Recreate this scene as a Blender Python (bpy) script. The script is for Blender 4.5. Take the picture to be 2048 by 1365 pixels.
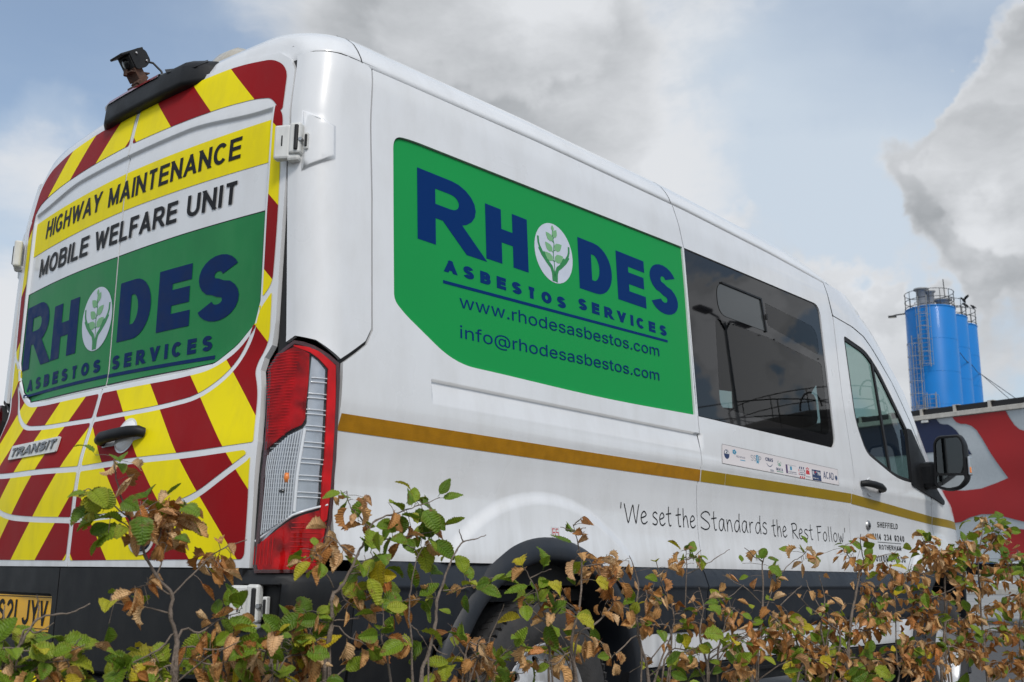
import bpy, bmesh, math, random
import numpy as np
from mathutils import Vector, Matrix, geometry

for _o in list(bpy.data.objects):
    bpy.data.objects.remove(_o, do_unlink=True)
SC = bpy.context.scene
COL = SC.collection
PI = math.pi
# ------------------------------------------------------------------ camera
cam_data = bpy.data.cameras.new('camera')
cam_data.sensor_width = 36.0
cam_data.lens = 36.87
cam_data.clip_start = 0.05
cam_data.clip_end = 2000.0
cam_data.dof.use_dof = True
cam_data.dof.focus_distance = 3.4
cam_data.dof.aperture_fstop = 9.0
cam = bpy.data.objects.new('camera', cam_data)
COL.objects.link(cam)
CAM = Vector((-1.643, -3.324, 0.786))
cam.matrix_world = Matrix(((0.6582, -0.1716, -0.7330, CAM.x),
                           (-0.7528, -0.1350, -0.6443, CAM.y),
                           (0.0116, 0.9759, -0.2180, CAM.z),
                           (0, 0, 0, 1)))
SC.camera = cam
# ------------------------------------------------------------------ exposure
SC.view_settings.view_transform = 'Standard'
SC.view_settings.look = 'None'
SC.view_settings.gamma = 1.0
SC.view_settings.exposure = 0.02
SC.view_settings.use_curve_mapping = False
SC.cycles.max_bounces = 8
SC.cycles.transparent_max_bounces = 12
SC.cycles.use_adaptive_sampling = True
# ------------------------------------------------------------------ sky
SUN_EL, SUN_AZ = math.radians(46), math.radians(-122)      # azimuth measured from +X
W = bpy.data.worlds.new('World')
SC.world = W
W.use_nodes = True
NT = W.node_tree
NT.nodes.clear()


def wn(t, **k):
    n = NT.nodes.new(t)
    for a, b in k.items():
        setattr(n, a, b)
    return n


def wmath(op, a, b=None, c=None, clamp=False):
    n = wn('ShaderNodeMath', operation=op, use_clamp=clamp)
    for i, v in enumerate((a, b, c)):
        if v is None:
            continue
        if isinstance(v, (int, float)):
            n.inputs[i].default_value = v
        else:
            NT.links.new(v, n.inputs[i])
    return n.outputs[0]


def wsmooth(v, lo, hi, o0=0.0, o1=1.0):
    n = wn('ShaderNodeMapRange', interpolation_type='SMOOTHSTEP')
    NT.links.new(v, n.inputs[0])
    for i, q in enumerate((lo, hi, o0, o1)):
        n.inputs[i + 1].default_value = q
    return n.outputs[0]


def wmix(f, a, b):
    n = wn('ShaderNodeMix', data_type='RGBA')
    for s, v in ((n.inputs[0], f), (n.inputs[6], a), (n.inputs[7], b)):
        if isinstance(v, (int, float)):
            s.default_value = v
        elif isinstance(v, tuple):
            s.default_value = (*v, 1)
        else:
            NT.links.new(v, s)
    return n.outputs[2]


def build_sky():
    sky = wn('ShaderNodeTexSky', sky_type='NISHITA')
    sky.sun_disc = False
    sky.sun_elevation = SUN_EL
    sky.sun_rotation = PI / 2 - SUN_AZ
    sky.air_density = 1.2
    sky.dust_density = 2.0
    sky.ozone_density = 1.5
    tc = wn('ShaderNodeTexCoord')
    d = tc.outputs['Generated']

    def noise(vec, scale, detail=7.0, rough=0.55, dist=0.0, sx=(1, 1, 1), off=(0, 0, 0)):
        m = wn('ShaderNodeMapping')
        m.inputs['Scale'].default_value = sx
        m.inputs['Location'].default_value = off
        NT.links.new(vec, m.inputs[0])
        n = wn('ShaderNodeTexNoise')
        n.inputs['Scale'].default_value = scale
        n.inputs['Detail'].default_value = detail
        n.inputs['Roughness'].default_value = rough
        n.inputs['Distortion'].default_value = dist
        NT.links.new(m.outputs[0], n.inputs['Vector'])
        return n.outputs[0]
    # wobble the direction a little so that cloud edges are ragged
    wob = wn('ShaderNodeTexNoise')
    wob.inputs['Scale'].default_value = 4.0
    wob.inputs['Detail'].default_value = 6.0
    wob.inputs['Roughness'].default_value = 0.55
    NT.links.new(d, wob.inputs['Vector'])
    sub = wn('ShaderNodeVectorMath', operation='SUBTRACT')
    sub.inputs[1].default_value = (.5, .5, .5)
    NT.links.new(wob.outputs['Color'], sub.inputs[0])
    sc = wn('ShaderNodeVectorMath', operation='SCALE')
    sc.inputs['Scale'].default_value = 0.075
    NT.links.new(sub.outputs[0], sc.inputs[0])
    add = wn('ShaderNodeVectorMath', operation='ADD')
    NT.links.new(d, add.inputs[0])
    NT.links.new(sc.outputs[0], add.inputs[1])
    wd = add.outputs[0]

    def blob(dirv, r0, r1):                     # 1 inside r0 degrees, 0 outside r1 degrees
        n = wn('ShaderNodeVectorMath', operation='DOT_PRODUCT')
        NT.links.new(wd, n.inputs[0])
        n.inputs[1].default_value = dirv
        return wsmooth(n.outputs['Value'], math.cos(math.radians(r1)), math.cos(math.radians(r0)))
    st = wn('ShaderNodeVectorMath', operation='SCALE')
    st.inputs['Scale'].default_value = SKY_S
    NT.links.new(sky.outputs[0], st.inputs[0])
    base = st.outputs[0]
    big = noise(d, 1.6, 6, 0.5, 0.3, (1, 1, 2.4), (3.1, 0.4, 7.7))
    mid = noise(wd, 3.2, 7, 0.52, 0.0, (1, 1, 2.7), (1.3, 8.0, 2.0))
    fine = noise(wd, 9.0, 9, 0.6, 0.0, (1, 1, 2.2), (0.3, 5.0, 1.0))
    # thin streaky veil over everything
    veil = wsmooth(noise(wd, 1.6, 6, 0.5, 0.3, (1, 1, 4.0), (9, 2, 4)), 0.30, 0.66, 0.50, 0.85)
    for dirv, r0, r1, a in CLOUD_VEIL:
        veil = wmath('ADD', veil, wmath('MULTIPLY', blob(dirv, r0, r1), a))
    veil = wmath('MINIMUM', wmath('MAXIMUM', veil, 0.0), 0.95)
    base = wmix(veil, base, (0.60, 0.68, 0.77))
    # cumulus
    dens = wmath('ADD', wmath('MULTIPLY', wmath('SUBTRACT', big, 0.52), 1.3), wmath('MULTIPLY', wmath('SUBTRACT', mid, 0.5), 2.2))
    dens = wmath('ADD', dens, wmath('MULTIPLY', wmath('SUBTRACT', fine, 0.5), 1.3))
    lum = wmath('MULTIPLY_ADD', wmath('SUBTRACT', mid, 0.5), 1.3, 0.54)
    lum = wmath('ADD', lum, wmath('MULTIPLY', wmath('SUBTRACT', fine, 0.5), 1.0))
    lum = wmath('ADD', lum, wmath('MULTIPLY', wmath('SUBTRACT', big, 0.5), -0.9))
    for dirv, r0, r1, a, b in CLOUDS:
        bl = blob(dirv, r0, r1)
        dens = wmath('ADD', dens, wmath('MULTIPLY', bl, a))
        if b:
            lum = wmath('ADD', lum, wmath('MULTIPLY', bl, b))
    alpha = wsmooth(dens, -0.35, 0.95)
    # thin edges scatter more light than the thick middle
    lum = wmath('ADD', lum, wsmooth(dens, 0.2, 1.9, 0.16, -0.14))
    lum = wmath('MINIMUM', wmath('MAXIMUM', lum, 0.0), 1.0)
    tint = wmix(lum, (0.31, 0.33, 0.35), (0.74, 0.76, 0.79))
    out = wmix(alpha, base, tint)
    bg = wn('ShaderNodeBackground')
    bg.inputs['Strength'].default_value = 1.0
    NT.links.new(out, bg.inputs['Color'])
    o = wn('ShaderNodeOutputWorld')
    NT.links.new(bg.outputs[0], o.inputs[0])


SKY_S = 0.14
# direction, full radius and fade radius in degrees, added density, added brightness
CLOUDS = [
    ((0.530, 0.701, 0.477), 3.3, 10.9, 0.80, 0.02),
    ((0.641, 0.613, 0.463), 3.3, 10.9, 1.10, -0.26),
    ((0.641, 0.577, 0.505), 1.6, 5.5, 0.60, 0.22),
    ((0.740, 0.476, 0.476), 2.7, 9.8, 0.80, 0.26),
    ((0.731, 0.549, 0.406), 1.6, 8.2, 0.50, 0.12),
    ((0.375, 0.833, 0.407), 4.6, 13.1, -1.30, 0.00),
    ((0.385, 0.908, 0.168), 3.3, 10.4, 1.00, 0.22),
    ((0.352, 0.881, 0.316), 1.6, 6.3, 0.60, 0.14),
    ((0.846, 0.418, 0.330), 4.1, 13.1, -0.55, 0.10),
    ((0.831, 0.301, 0.467), 3.3, 10.4, -0.90, 0.00),
    ((0.907, 0.244, 0.343), 1.1, 5.7, 1.20, -0.16),
    ((0.893, 0.211, 0.397), 0.7, 4.6, 1.10, 0.34),
    ((0.886, 0.276, 0.373), 1.1, 5.2, 0.50, 0.00),
    ((0.897, 0.325, 0.302), 0.5, 4.6, 0.70, -0.12),
    ((0.917, 0.281, 0.282), 1.1, 4.6, 0.50, 0.02),
    ((0.914, 0.362, 0.184), 1.6, 6.5, 1.30, 0.25),
    ((0.953, 0.262, 0.152), 2.2, 8.2, 1.30, 0.22),
    ((0.862, -0.435, 0.270), 10.0, 26.0, -1.10, -0.05),
    ((0.878, -0.388, 0.281), 1.2, 6.5, 2.30, 0.42),
    ((0.862, -0.435, 0.261), 0.6, 5.0, 1.80, 0.25),
    ((0.879, -0.418, 0.231), 1.0, 6.0, 2.20, 0.45),
    ((0.830, -0.470, 0.300), 0.5, 5.0, 1.30, 0.15),
    ((0.846, -0.483, 0.231), 0.5, 5.0, 1.10, 0.20),
]
CLOUD_VEIL = [
    ((.862, -.435, .270), 10.0, 28.0, -.45),
    ((0.376, 0.834, 0.403), 4.1, 14.2, -0.34),
    ((0.821, 0.309, 0.480), 2.7, 10.4, -0.22),
    ((0.833, 0.442, 0.332), 4.1, 13.6, 0.30),
    ((0.889, 0.374, 0.265), 2.7, 8.2, 0.15),
    ((0.931, 0.277, 0.239), 1.4, 5.5, -0.10),
    ((0.386, 0.896, 0.220), 2.7, 8.2, 0.25),
]
build_sky()
W.cycles.sampling_method = 'MANUAL'
W.cycles.sample_map_resolution = 512
# ------------------------------------------------------------------ sun (behind thin cloud)
sun_data = bpy.data.lights.new('sun', 'SUN')
sun_data.energy = 2.0
sun_data.angle = math.radians(14)
sun_data.color = (1.0, 0.95, 0.88)
sun = bpy.data.objects.new('sun', sun_data)
COL.objects.link(sun)
_sd = Vector((math.cos(SUN_EL) * math.cos(SUN_AZ), math.cos(SUN_EL) * math.sin(SUN_AZ), math.sin(SUN_EL)))
sun.rotation_euler = _sd.to_track_quat('Z', 'Y').to_euler()

# ================================================================== helpers


def tag(o, label=None, cat=None, group=None, kind=None):
    if label: o['label'] = label
    if cat: o['category'] = cat
    if group: o['group'] = group
    if kind: o['kind'] = kind
    return o


def empty(name, loc=(0, 0, 0), rz=0.0):
    o = bpy.data.objects.new(name, None)
    COL.objects.link(o)
    o.location = loc
    o.rotation_euler = (0, 0, rz)
    o.empty_display_size = 0.1
    return o


def link_mesh(name, me, mat=None, parent=None):
    if mat is not None and not me.materials:
        me.materials.append(mat)
    o = bpy.data.objects.new(name, me)
    COL.objects.link(o)
    if parent is not None:
        o.parent = parent
    return o


def obj(name, verts, faces, mat, parent=None, smooth=False, normals=None):
    me = bpy.data.meshes.new(name)
    me.from_pydata([tuple(v) for v in verts], [], [tuple(f) for f in faces])
    me.update()
    if smooth or normals is not None:
        me.polygons.foreach_set('use_smooth', [True] * len(me.polygons))
    if normals is not None:
        me.normals_split_custom_set_from_vertices([tuple(n) for n in normals])
    return link_mesh(name, me, mat, parent)


class MB:
    """collects boxes, tubes and lathes; build() links them as one mesh object"""

    def __init__(self):
        self.v, self.f, self.s = [], [], []

    def add(self, vs, fs, smooth=False):
        b = len(self.v)
        self.v += [tuple(v) for v in vs]
        self.f += [tuple(b + i for i in f) for f in fs]
        self.s += [smooth] * len(fs)
        return self

    def box(self, c, s, rot=None, bev=0.0):
        bm = bmesh.new()
        bmesh.ops.create_cube(bm, size=1.0)
        bmesh.ops.scale(bm, vec=s, verts=bm.verts)
        if bev > 0:
            bmesh.ops.bevel(bm, geom=list(bm.edges), offset=bev, segments=2, affect='EDGES', profile=0.5)
        M = Matrix.Translation(c)
        if rot is not None:
            M = M @ (rot.to_4x4() if hasattr(rot, 'to_4x4') else rot)
        bm.verts.index_update()
        self.add([M @ v.co for v in bm.verts], [[v.index for v in f.verts] for f in bm.faces], False)
        bm.free()
        return self

    def tube(self, pts, r, n=8, caps=True, smooth=True):
        pts = [Vector(p) for p in pts]
        rr = r if isinstance(r, (list, tuple)) else [r] * len(pts)
        vs, fs = [], []
        up = None
        for i, p in enumerate(pts):
            t = (pts[min(i + 1, len(pts) - 1)] - pts[max(i - 1, 0)]).normalized()
            if up is None:
                up = t.orthogonal().normalized()
            up = (up - t * up.dot(t)).normalized()
            s = t.cross(up)
            for k in range(n):
                a = 2 * PI * k / n
                vs.append(p + (up * math.cos(a) + s * math.sin(a)) * rr[i])
        for i in range(len(pts) - 1):
            for k in range(n):
                k2 = (k + 1) % n
                fs.append((i * n + k, i * n + k2, (i + 1) * n + k2, (i + 1) * n + k))
        self.add(vs, fs, smooth)
        if caps:
            self.add(vs[:n], [tuple(range(n))[::-1]])
            self.add(vs[-n:], [tuple(range(n))])
        return self

    def lathe(self, prof, M=None, n=32, smooth=True, a0=0.0, a1=2 * PI):
        """profile of (radius, z) turned about local z"""
        M = M or Matrix.Identity(4)
        vs, fs = [], []
        closed = abs(a1 - a0 - 2 * PI) < 1e-6
        m = n if closed else n + 1
        for r, z in prof:
            for k in range(m):
                a = a0 + (a1 - a0) * k / n
                vs.append(M @ Vector((r * math.cos(a), r * math.sin(a), z)))
        for i in range(len(prof) - 1):
            for k in range(n):
                k2 = (k + 1) % m
                fs.append((i * m + k, i * m + k2, (i + 1) * m + k2, (i + 1) * m + k))
        return self.add(vs, fs, smooth)

    def prism(self, poly, z0, z1, M=None):
        M = M or Matrix.Identity(4)
        n = len(poly)
        vs = [M @ Vector((x, y, z0)) for x, y in poly] + [M @ Vector((x, y, z1)) for x, y in poly]
        fs = [tuple(range(n))[::-1], tuple(range(n, 2 * n))]
        fs += [(i, (i + 1) % n, n + (i + 1) % n, n + i) for i in range(n)]
        return self.add(vs, fs)

    def build(self, name, mat, parent=None):
        me = bpy.data.meshes.new(name)
        me.from_pydata(self.v, [], self.f)
        me.update()
        me.polygons.foreach_set('use_smooth', self.s)
        return link_mesh(name, me, mat, parent)


# ------------------------------------------------------------------ materials
MATS = {}


def mat(name, color, rough=0.5, metal=0.0, coat=0.0, noise=0.0, nscale=20.0, bump=0.0, bscale=60.0, spec=0.5,
        dirt=None, emit=0.0, trans=0.0, ior=1.45, alpha=None):
    m = bpy.data.materials.new(name)
    m.use_nodes = True
    nt = m.node_tree
    b = nt.nodes['Principled BSDF']
    b.inputs['Base Color'].default_value = (*color, 1)
    b.inputs['Roughness'].default_value = rough
    b.inputs['Metallic'].default_value = metal
    b.inputs['Coat Weight'].default_value = coat
    b.inputs['Coat Roughness'].default_value = 0.06
    b.inputs['Specular IOR Level'].default_value = spec
    b.inputs['IOR'].default_value = ior
    b.inputs['Transmission Weight'].default_value = trans
    if emit:
        b.inputs['Emission Color'].default_value = (*color, 1)
        b.inputs['Emission Strength'].default_value = emit
    tc = nt.nodes.new('ShaderNodeTexCoord')
    src = None
    if noise > 0:
        n = nt.nodes.new('ShaderNodeTexNoise')
        n.inputs['Scale'].default_value = nscale
        n.inputs['Detail'].default_value = 6
        nt.links.new(tc.outputs['Object'], n.inputs['Vector'])
        r = nt.nodes.new('ShaderNodeMapRange')
        r.inputs[1].default_value = 0.3
        r.inputs[2].default_value = 0.7
        r.inputs[3].default_value = 1 - noise
        r.inputs[4].default_value = 1 + noise
        nt.links.new(n.outputs[0], r.inputs[0])
        h = nt.nodes.new('ShaderNodeVectorMath')
        h.operation = 'SCALE'
        h.inputs[0].default_value = color
        nt.links.new(r.outputs[0], h.inputs['Scale'])
        src = h.outputs[0]
        rr = nt.nodes.new('ShaderNodeMapRange')
        rr.inputs[1].default_value = 0.3
        rr.inputs[2].default_value = 0.75
        rr.inputs[3].default_value = rough * 0.85
        rr.inputs[4].default_value = min(1, rough * 1.3)
        nt.links.new(n.outputs[0], rr.inputs[0])
        nt.links.new(rr.outputs[0], b.inputs['Roughness'])
    if dirt:
        dcol, amt, sc = dirt
        n2 = nt.nodes.new('ShaderNodeTexNoise')
        n2.inputs['Scale'].default_value = sc
        n2.inputs['Detail'].default_value = 8
        n2.inputs['Roughness'].default_value = 0.65
        mp = nt.nodes.new('ShaderNodeMapping')
        mp.inputs['Scale'].default_value = (1, 1, 0.35)
        nt.links.new(tc.outputs['Object'], mp.inputs[0])
        nt.links.new(mp.outputs[0], n2.inputs['Vector'])
        r2 = nt.nodes.new('ShaderNodeMapRange')
        r2.inputs[1].default_value = 0.45
        r2.inputs[2].default_value = 0.8
        r2.inputs[3].default_value = 0
        r2.inputs[4].default_value = amt
        nt.links.new(n2.outputs[0], r2.inputs[0])
        mx = nt.nodes.new('ShaderNodeMix')
        mx.data_type = 'RGBA'
        mx.inputs[6].default_value = (*color, 1)
        mx.inputs[7].default_value = (*dcol, 1)
        if src is not None:
            nt.links.new(src, mx.inputs[6])
        nt.links.new(r2.outputs[0], mx.inputs[0])
        src = mx.outputs[2]
    if src is not None:
        nt.links.new(src, b.inputs['Base Color'])
    if bump > 0:
        n3 = nt.nodes.new('ShaderNodeTexNoise')
        n3.inputs['Scale'].default_value = bscale
        n3.inputs['Detail'].default_value = 5
        nt.links.new(tc.outputs['Object'], n3.inputs['Vector'])
        bp = nt.nodes.new('ShaderNodeBump')
        bp.inputs['Strength'].default_value = bump
        bp.inputs['Distance'].default_value = 0.01
        nt.links.new(n3.outputs[0], bp.inputs['Height'])
        nt.links.new(bp.outputs[0], b.inputs['Normal'])
    MATS[name] = m
    return m


def add_pattern_bump(m, kind, scale, strength, dist=0.002, axis=(1, 1, 1)):
    """regular relief: 'cells' for retroreflective sheeting, 'ribs' for moulded optics"""
    nt = m.node_tree
    b = nt.nodes['Principled BSDF']
    tc = nt.nodes.new('ShaderNodeTexCoord')
    mp = nt.nodes.new('ShaderNodeMapping')
    mp.inputs['Scale'].default_value = axis
    nt.links.new(tc.outputs['Object'], mp.inputs[0])
    if kind == 'cells':
        t = nt.nodes.new('ShaderNodeTexVoronoi')
        t.inputs['Randomness'].default_value = 0.1
        t.inputs['Scale'].default_value = scale
        nt.links.new(mp.outputs[0], t.inputs['Vector'])
        h = t.outputs['Distance']
    else:
        t = nt.nodes.new('ShaderNodeTexWave')
        t.inputs['Scale'].default_value = scale
        t.bands_direction = 'X' if axis[0] >= axis[2] else 'Z'
        nt.links.new(mp.outputs[0], t.inputs['Vector'])
        h = t.outputs['Fac']
    bp = nt.nodes.new('ShaderNodeBump')
    bp.inputs['Strength'].default_value = strength
    bp.inputs['Distance'].default_value = dist
    nt.links.new(h, bp.inputs['Height'])
    nt.links.new(bp.outputs[0], b.inputs['Normal'])
    return m


def glass(name, tint, fres=1.0, rough=0.0, ior=1.5):
    """thin pane: tinted see-through mixed with a mirror reflection by angle"""
    m = bpy.data.materials.new(name)
    m.use_nodes = True
    nt = m.node_tree
    nt.nodes.clear()
    o = nt.nodes.new('ShaderNodeOutputMaterial')
    t = nt.nodes.new('ShaderNodeBsdfTransparent')
    t.inputs[0].default_value = (*tint, 1)
    g = nt.nodes.new('ShaderNodeBsdfGlossy')
    g.inputs['Roughness'].default_value = rough
    # Schlick's reflectance, the same from either side of the pane
    geo = nt.nodes.new('ShaderNodeNewGeometry')
    dt = nt.nodes.new('ShaderNodeVectorMath')
    dt.operation = 'DOT_PRODUCT'
    nt.links.new(geo.outputs['Normal'], dt.inputs[0])
    nt.links.new(geo.outputs['Incoming'], dt.inputs[1])

    def mt(op, a, b_):
        n = nt.nodes.new('ShaderNodeMath')
        n.operation = op
        n.use_clamp = op == 'ADD'
        for i, v in enumerate((a, b_)):
            if v is None:
                continue
            if isinstance(v, (int, float)):
                n.inputs[i].default_value = v
            else:
                nt.links.new(v, n.inputs[i])
        return n.outputs[0]
    r0 = ((ior - 1) / (ior + 1)) ** 2
    k = mt('ADD', mt('MULTIPLY', mt('POWER', mt('SUBTRACT', 1.0, mt('ABSOLUTE', dt.outputs['Value'], None)), 5.0), (1 - r0) * fres), r0 * fres)
    x = nt.nodes.new('ShaderNodeMixShader')
    nt.links.new(k, x.inputs[0])
    nt.links.new(t.outputs[0], x.inputs[1])
    nt.links.new(g.outputs[0], x.inputs[2])
    nt.links.new(x.outputs[0], o.inputs[0])
    MATS[name] = m
    return m


M_paint = mat('white_paint', (0.735, 0.75, 0.775), 0.30, coat=0.75, noise=0.02, nscale=3, dirt=((0.42, 0.40, 0.36), 0.22, 9.0))


def road_film(m):
    """thin grey streaks of road film that thicken towards the sills"""
    nt = m.node_tree
    b = nt.nodes['Principled BSDF']
    src = b.inputs['Base Color'].links[0].from_socket
    tc = nt.nodes.new('ShaderNodeTexCoord')
    mp = nt.nodes.new('ShaderNodeMapping')
    mp.inputs['Scale'].default_value = (26, 26, 1.6)
    n = nt.nodes.new('ShaderNodeTexNoise')
    n.inputs['Scale'].default_value = 1.0
    n.inputs['Detail'].default_value = 7
    nt.links.new(tc.outputs['Object'], mp.inputs[0])
    nt.links.new(mp.outputs[0], n.inputs['Vector'])
    sp = nt.nodes.new('ShaderNodeSeparateXYZ')
    nt.links.new(tc.outputs['Object'], sp.inputs[0])
    h = nt.nodes.new('ShaderNodeMapRange')
    for i, v in enumerate((1.10, .80, 0.02, .34)):
        h.inputs[i + 1].default_value = v
    nt.links.new(sp.outputs[2], h.inputs[0])
    r = nt.nodes.new('ShaderNodeMapRange')
    for i, v in enumerate((.42, .75, 0, 1)):
        r.inputs[i + 1].default_value = v
    nt.links.new(n.outputs[0], r.inputs[0])
    k = nt.nodes.new('ShaderNodeMath')
    k.operation = 'MULTIPLY'
    nt.links.new(h.outputs[0], k.inputs[0])
    nt.links.new(r.outputs[0], k.inputs[1])
    x = nt.nodes.new('ShaderNodeMix')
    x.data_type = 'RGBA'
    nt.links.new(k.outputs[0], x.inputs[0])
    nt.links.new(src, x.inputs[6])
    x.inputs[7].default_value = (.36, .35, .33, 1)
    nt.links.new(x.outputs[2], b.inputs['Base Color'])


road_film(M_paint)
M_under = mat('dark_gap', (0.012, 0.012, 0.013), 0.7)
M_rubber = mat('black_rubber', (0.012, 0.012, 0.013), 0.55, noise=0.2)
M_plastic = mat('black_plastic', (0.010, 0.011, 0.013), 0.5, spec=.35, noise=0.15, nscale=8, bump=0.12, bscale=500, dirt=((0.05, 0.048, 0.045), 0.25, 14))
M_clad = mat('grey_black_cladding', (0.017, 0.021, 0.028), 0.42, spec=.4, noise=0.12, nscale=5, bump=0.08, bscale=500, dirt=((0.07, 0.068, 0.065), 0.3, 10))
M_gloss = mat('gloss_black', (0.01, 0.01, 0.011), 0.12, coat=0.5)
M_yellow = mat('yellow_tape', (0.88, 0.74, 0.004), 0.5, spec=0.15, coat=0.0, noise=0.04, nscale=4, dirt=((0.42, 0.34, 0.05), 0.3, 12))
M_red = mat('red_tape', (0.27, 0.006, 0.009), 0.5, spec=0.12, coat=0.0, noise=0.12, nscale=3, dirt=((0.24, 0.04, 0.04), 0.4, 5))
add_pattern_bump(M_red, 'cells', 260, 0.25, 0.0015)
M_green = mat('green_vinyl', (0.006, 0.29, 0.065), 0.5, spec=0.2, coat=0.03, noise=0.04, nscale=2)
M_green2 = mat('green_vinyl_scuffed', (0.010, 0.20, 0.055), 0.45, spec=0.25, coat=0.06, noise=0.14, nscale=3, dirt=((0.06, 0.27, 0.10), 0.35, 7))
M_blue = mat('navy_lettering', (0.000, 0.026, 0.135), 0.5, spec=0.1)
M_blue2 = mat('navy_lettering_scuffed', (0.003, 0.022, 0.10), 0.5, spec=0.12, noise=0.15)
M_logo = mat('pale_logo_disc', (0.55, 0.60, 0.70), 0.45, noise=0.04)
M_leafg = mat('logo_green', (0.02, 0.22, 0.06), 0.45)
M_leafp = mat('logo_pale_green', (0.18, 0.42, 0.20), 0.5)
M_ink = mat('black_lettering', (0.012, 0.012, 0.014), 0.5, spec=0.2)
M_ochre = mat('amber_reflective_tape', (0.36, 0.165, 0.003), 0.45, spec=0.25, coat=0.08, noise=0.12, nscale=30)
add_pattern_bump(M_ochre, 'cells', 190, 0.3, 0.0015)
M_ochre2 = mat('olive_amber_tape', (0.31, 0.20, 0.004), 0.42, spec=0.25, coat=0.1, noise=0.06, nscale=8)
M_plate = mat('yellow_number_plate', (0.80, 0.42, 0.01), 0.4, coat=0.4, noise=0.08, nscale=12)
M_whitep = mat('white_plastic', (0.66, 0.67, 0.66), 0.4, noise=0.04, dirt=((0.25, 0.22, 0.18), 0.5, 25))
M_metal = mat('bare_metal', (0.45, 0.45, 0.45), 0.35, metal=1.0, noise=0.1)
M_chrome = mat('badge_chrome', (0.20, 0.20, 0.20), 0.25, metal=1.0)
M_rust = mat('rusty_bracket', (0.085, 0.045, 0.03), 0.75, noise=0.4, nscale=60, bump=0.3)
M_steel = mat('silver_wheel', (0.62, 0.63, 0.65), 0.38, metal=0.5, noise=0.06, dirt=((0.12, 0.10, 0.08), 0.6, 16))
M_tyre = mat('tyre_rubber', (0.036, 0.036, 0.038), 0.75, noise=0.25, nscale=30, bump=0.15, bscale=120, dirt=((0.09, 0.08, 0.07), 0.35, 10))
M_redlens = mat('red_lens', (0.36, 0.001, 0.003), 0.2, spec=.15, coat=0.0, noise=0.6, nscale=26)
add_pattern_bump(M_redlens, 'ribs', 22, 0.5, 0.004, (0, 0, 5))
M_redsm = mat('smooth_red_lens', (0.55, 0.001, 0.004), 0.2, spec=.15, coat=0.0, noise=0.35, nscale=14)
M_redlow = mat('mottled_red_lens', (0.34, 0.001, 0.003), 0.2, spec=.15, noise=0.75, nscale=24)  # red varied at random for the darker structure of the lens
M_reddk = mat('dark_red_lens', (0.045, 0.002, 0.003), 0.1, coat=0.6)
M_clear = glass('clear_lens', (0.95, 0.96, 0.97), 0.6, 0.02)
M_cover = glass('lamp_cover', (0.97, 0.97, 0.97), 0.55, 0.0)
M_refl = mat('reflector', (0.42, 0.45, 0.49), 0.2, metal=0.5, noise=.1, nscale=30)
M_ribw = mat('lens_ridge', (0.80, 0.82, 0.85), 0.15, coat=1.0)
M_flute = mat('lens_flute_plastic', (0.58, 0.61, 0.65), 0.15, spec=.8)
M_hop = mat('hopper_reflection_grey', (0.045, 0.052, 0.055), 0.12, spec=0.6)  # opaque grey stands in for sky mirrored by a tilted hopper pane
M_amber = mat('amber_bulb', (0.85, 0.22, 0.01), 0.2, coat=1)
M_dkint = mat('dark_interior', (0.02, 0.021, 0.023), 0.8)
M_seat = mat('grey_seat_cloth', (0.035, 0.037, 0.042), 0.9)
M_seatb = mat('blue_seat_cloth', (0.02, 0.10, 0.28), 0.8)
M_tint = glass('tinted_glass', (0.42, 0.46, 0.46), 1.05)
M_privacy = glass('cab_glass', (0.50, 0.62, 0.59), 1.3)
M_frit = mat('window_border', (0.006, 0.006, 0.007), 0.02, spec=0.6)
M_mirror = mat('mirror_glass', (0.36, 0.38, 0.39), 0.03, metal=1.0)


# ================================================================== the van's skin
# van axes: x forward from the rear doors, y to its left, z up; right-hand side at y = -1.03
_zt = np.linspace(0.2, 2.8, 1041)


def _tab(xs, ys, sig):
    y = np.interp(_zt, xs, ys)
    n = int(sig / 0.0025 * 3)
    k = np.exp(-0.5 * (np.arange(-n, n + 1) * 0.0025 / sig) ** 2)
    return np.convolve(np.pad(y, n, mode='edge'), k / k.sum(), mode='valid')


_W = _tab([.30, .42, .46, .575, .80, .84, .88, .95, 1.03, 1.12, 1.20, 1.26, 1.35, 1.46, 2.3, 2.42],
          [.985, .995, 1.012, 1.018, 1.030, 1.032, 1.026, 1.014, 1.008, 1.012, 1.024, 1.030, 1.028, 1.022, .974, .951], 0.016)
_G = _tab([.3, .8, 1.04, 1.14, 1.30, 1.42, 1.85, 2.15, 2.26, 2.39, 2.5],
          [0, 0, .003, .010, .045, .067, .061, .061, .076, .095, .13], 0.022)
_F = _tab([.35, .6, .9, 1.1, 1.22, 1.30, 1.37, 1.45, 1.6, 1.89, 2.2, 2.37],
          [5.90, 5.94, 5.93, 5.88, 5.80, 5.68, 5.60, 5.50, 5.40, 5.20, 4.80, 4.50], 0.03)
ARCH = ((1.17, .355), (4.92, .355))
RC = 0.105                       # plan radius of the rear corners
TH0 = 0.15


def Wz(z): return np.interp(z, _zt, _W)
def Gz(z): return np.interp(z, _zt, _G)
def Fz(z): return np.interp(z, _zt, _F)


def sst(v, a, b):
    t = np.clip((v - a) / (b - a), 0, 1)
    return t * t * (3 - 2 * t)


def roof_h(x):
    return np.interp(x, [0, .3, 1.2, 2.2, 3.0, 3.6, 3.9, 5], [-.035, -.022, .008, .022, .012, -.008, -.02, -.02])


def zgut(x):
    return 2.37 + roof_h(x)


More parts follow.
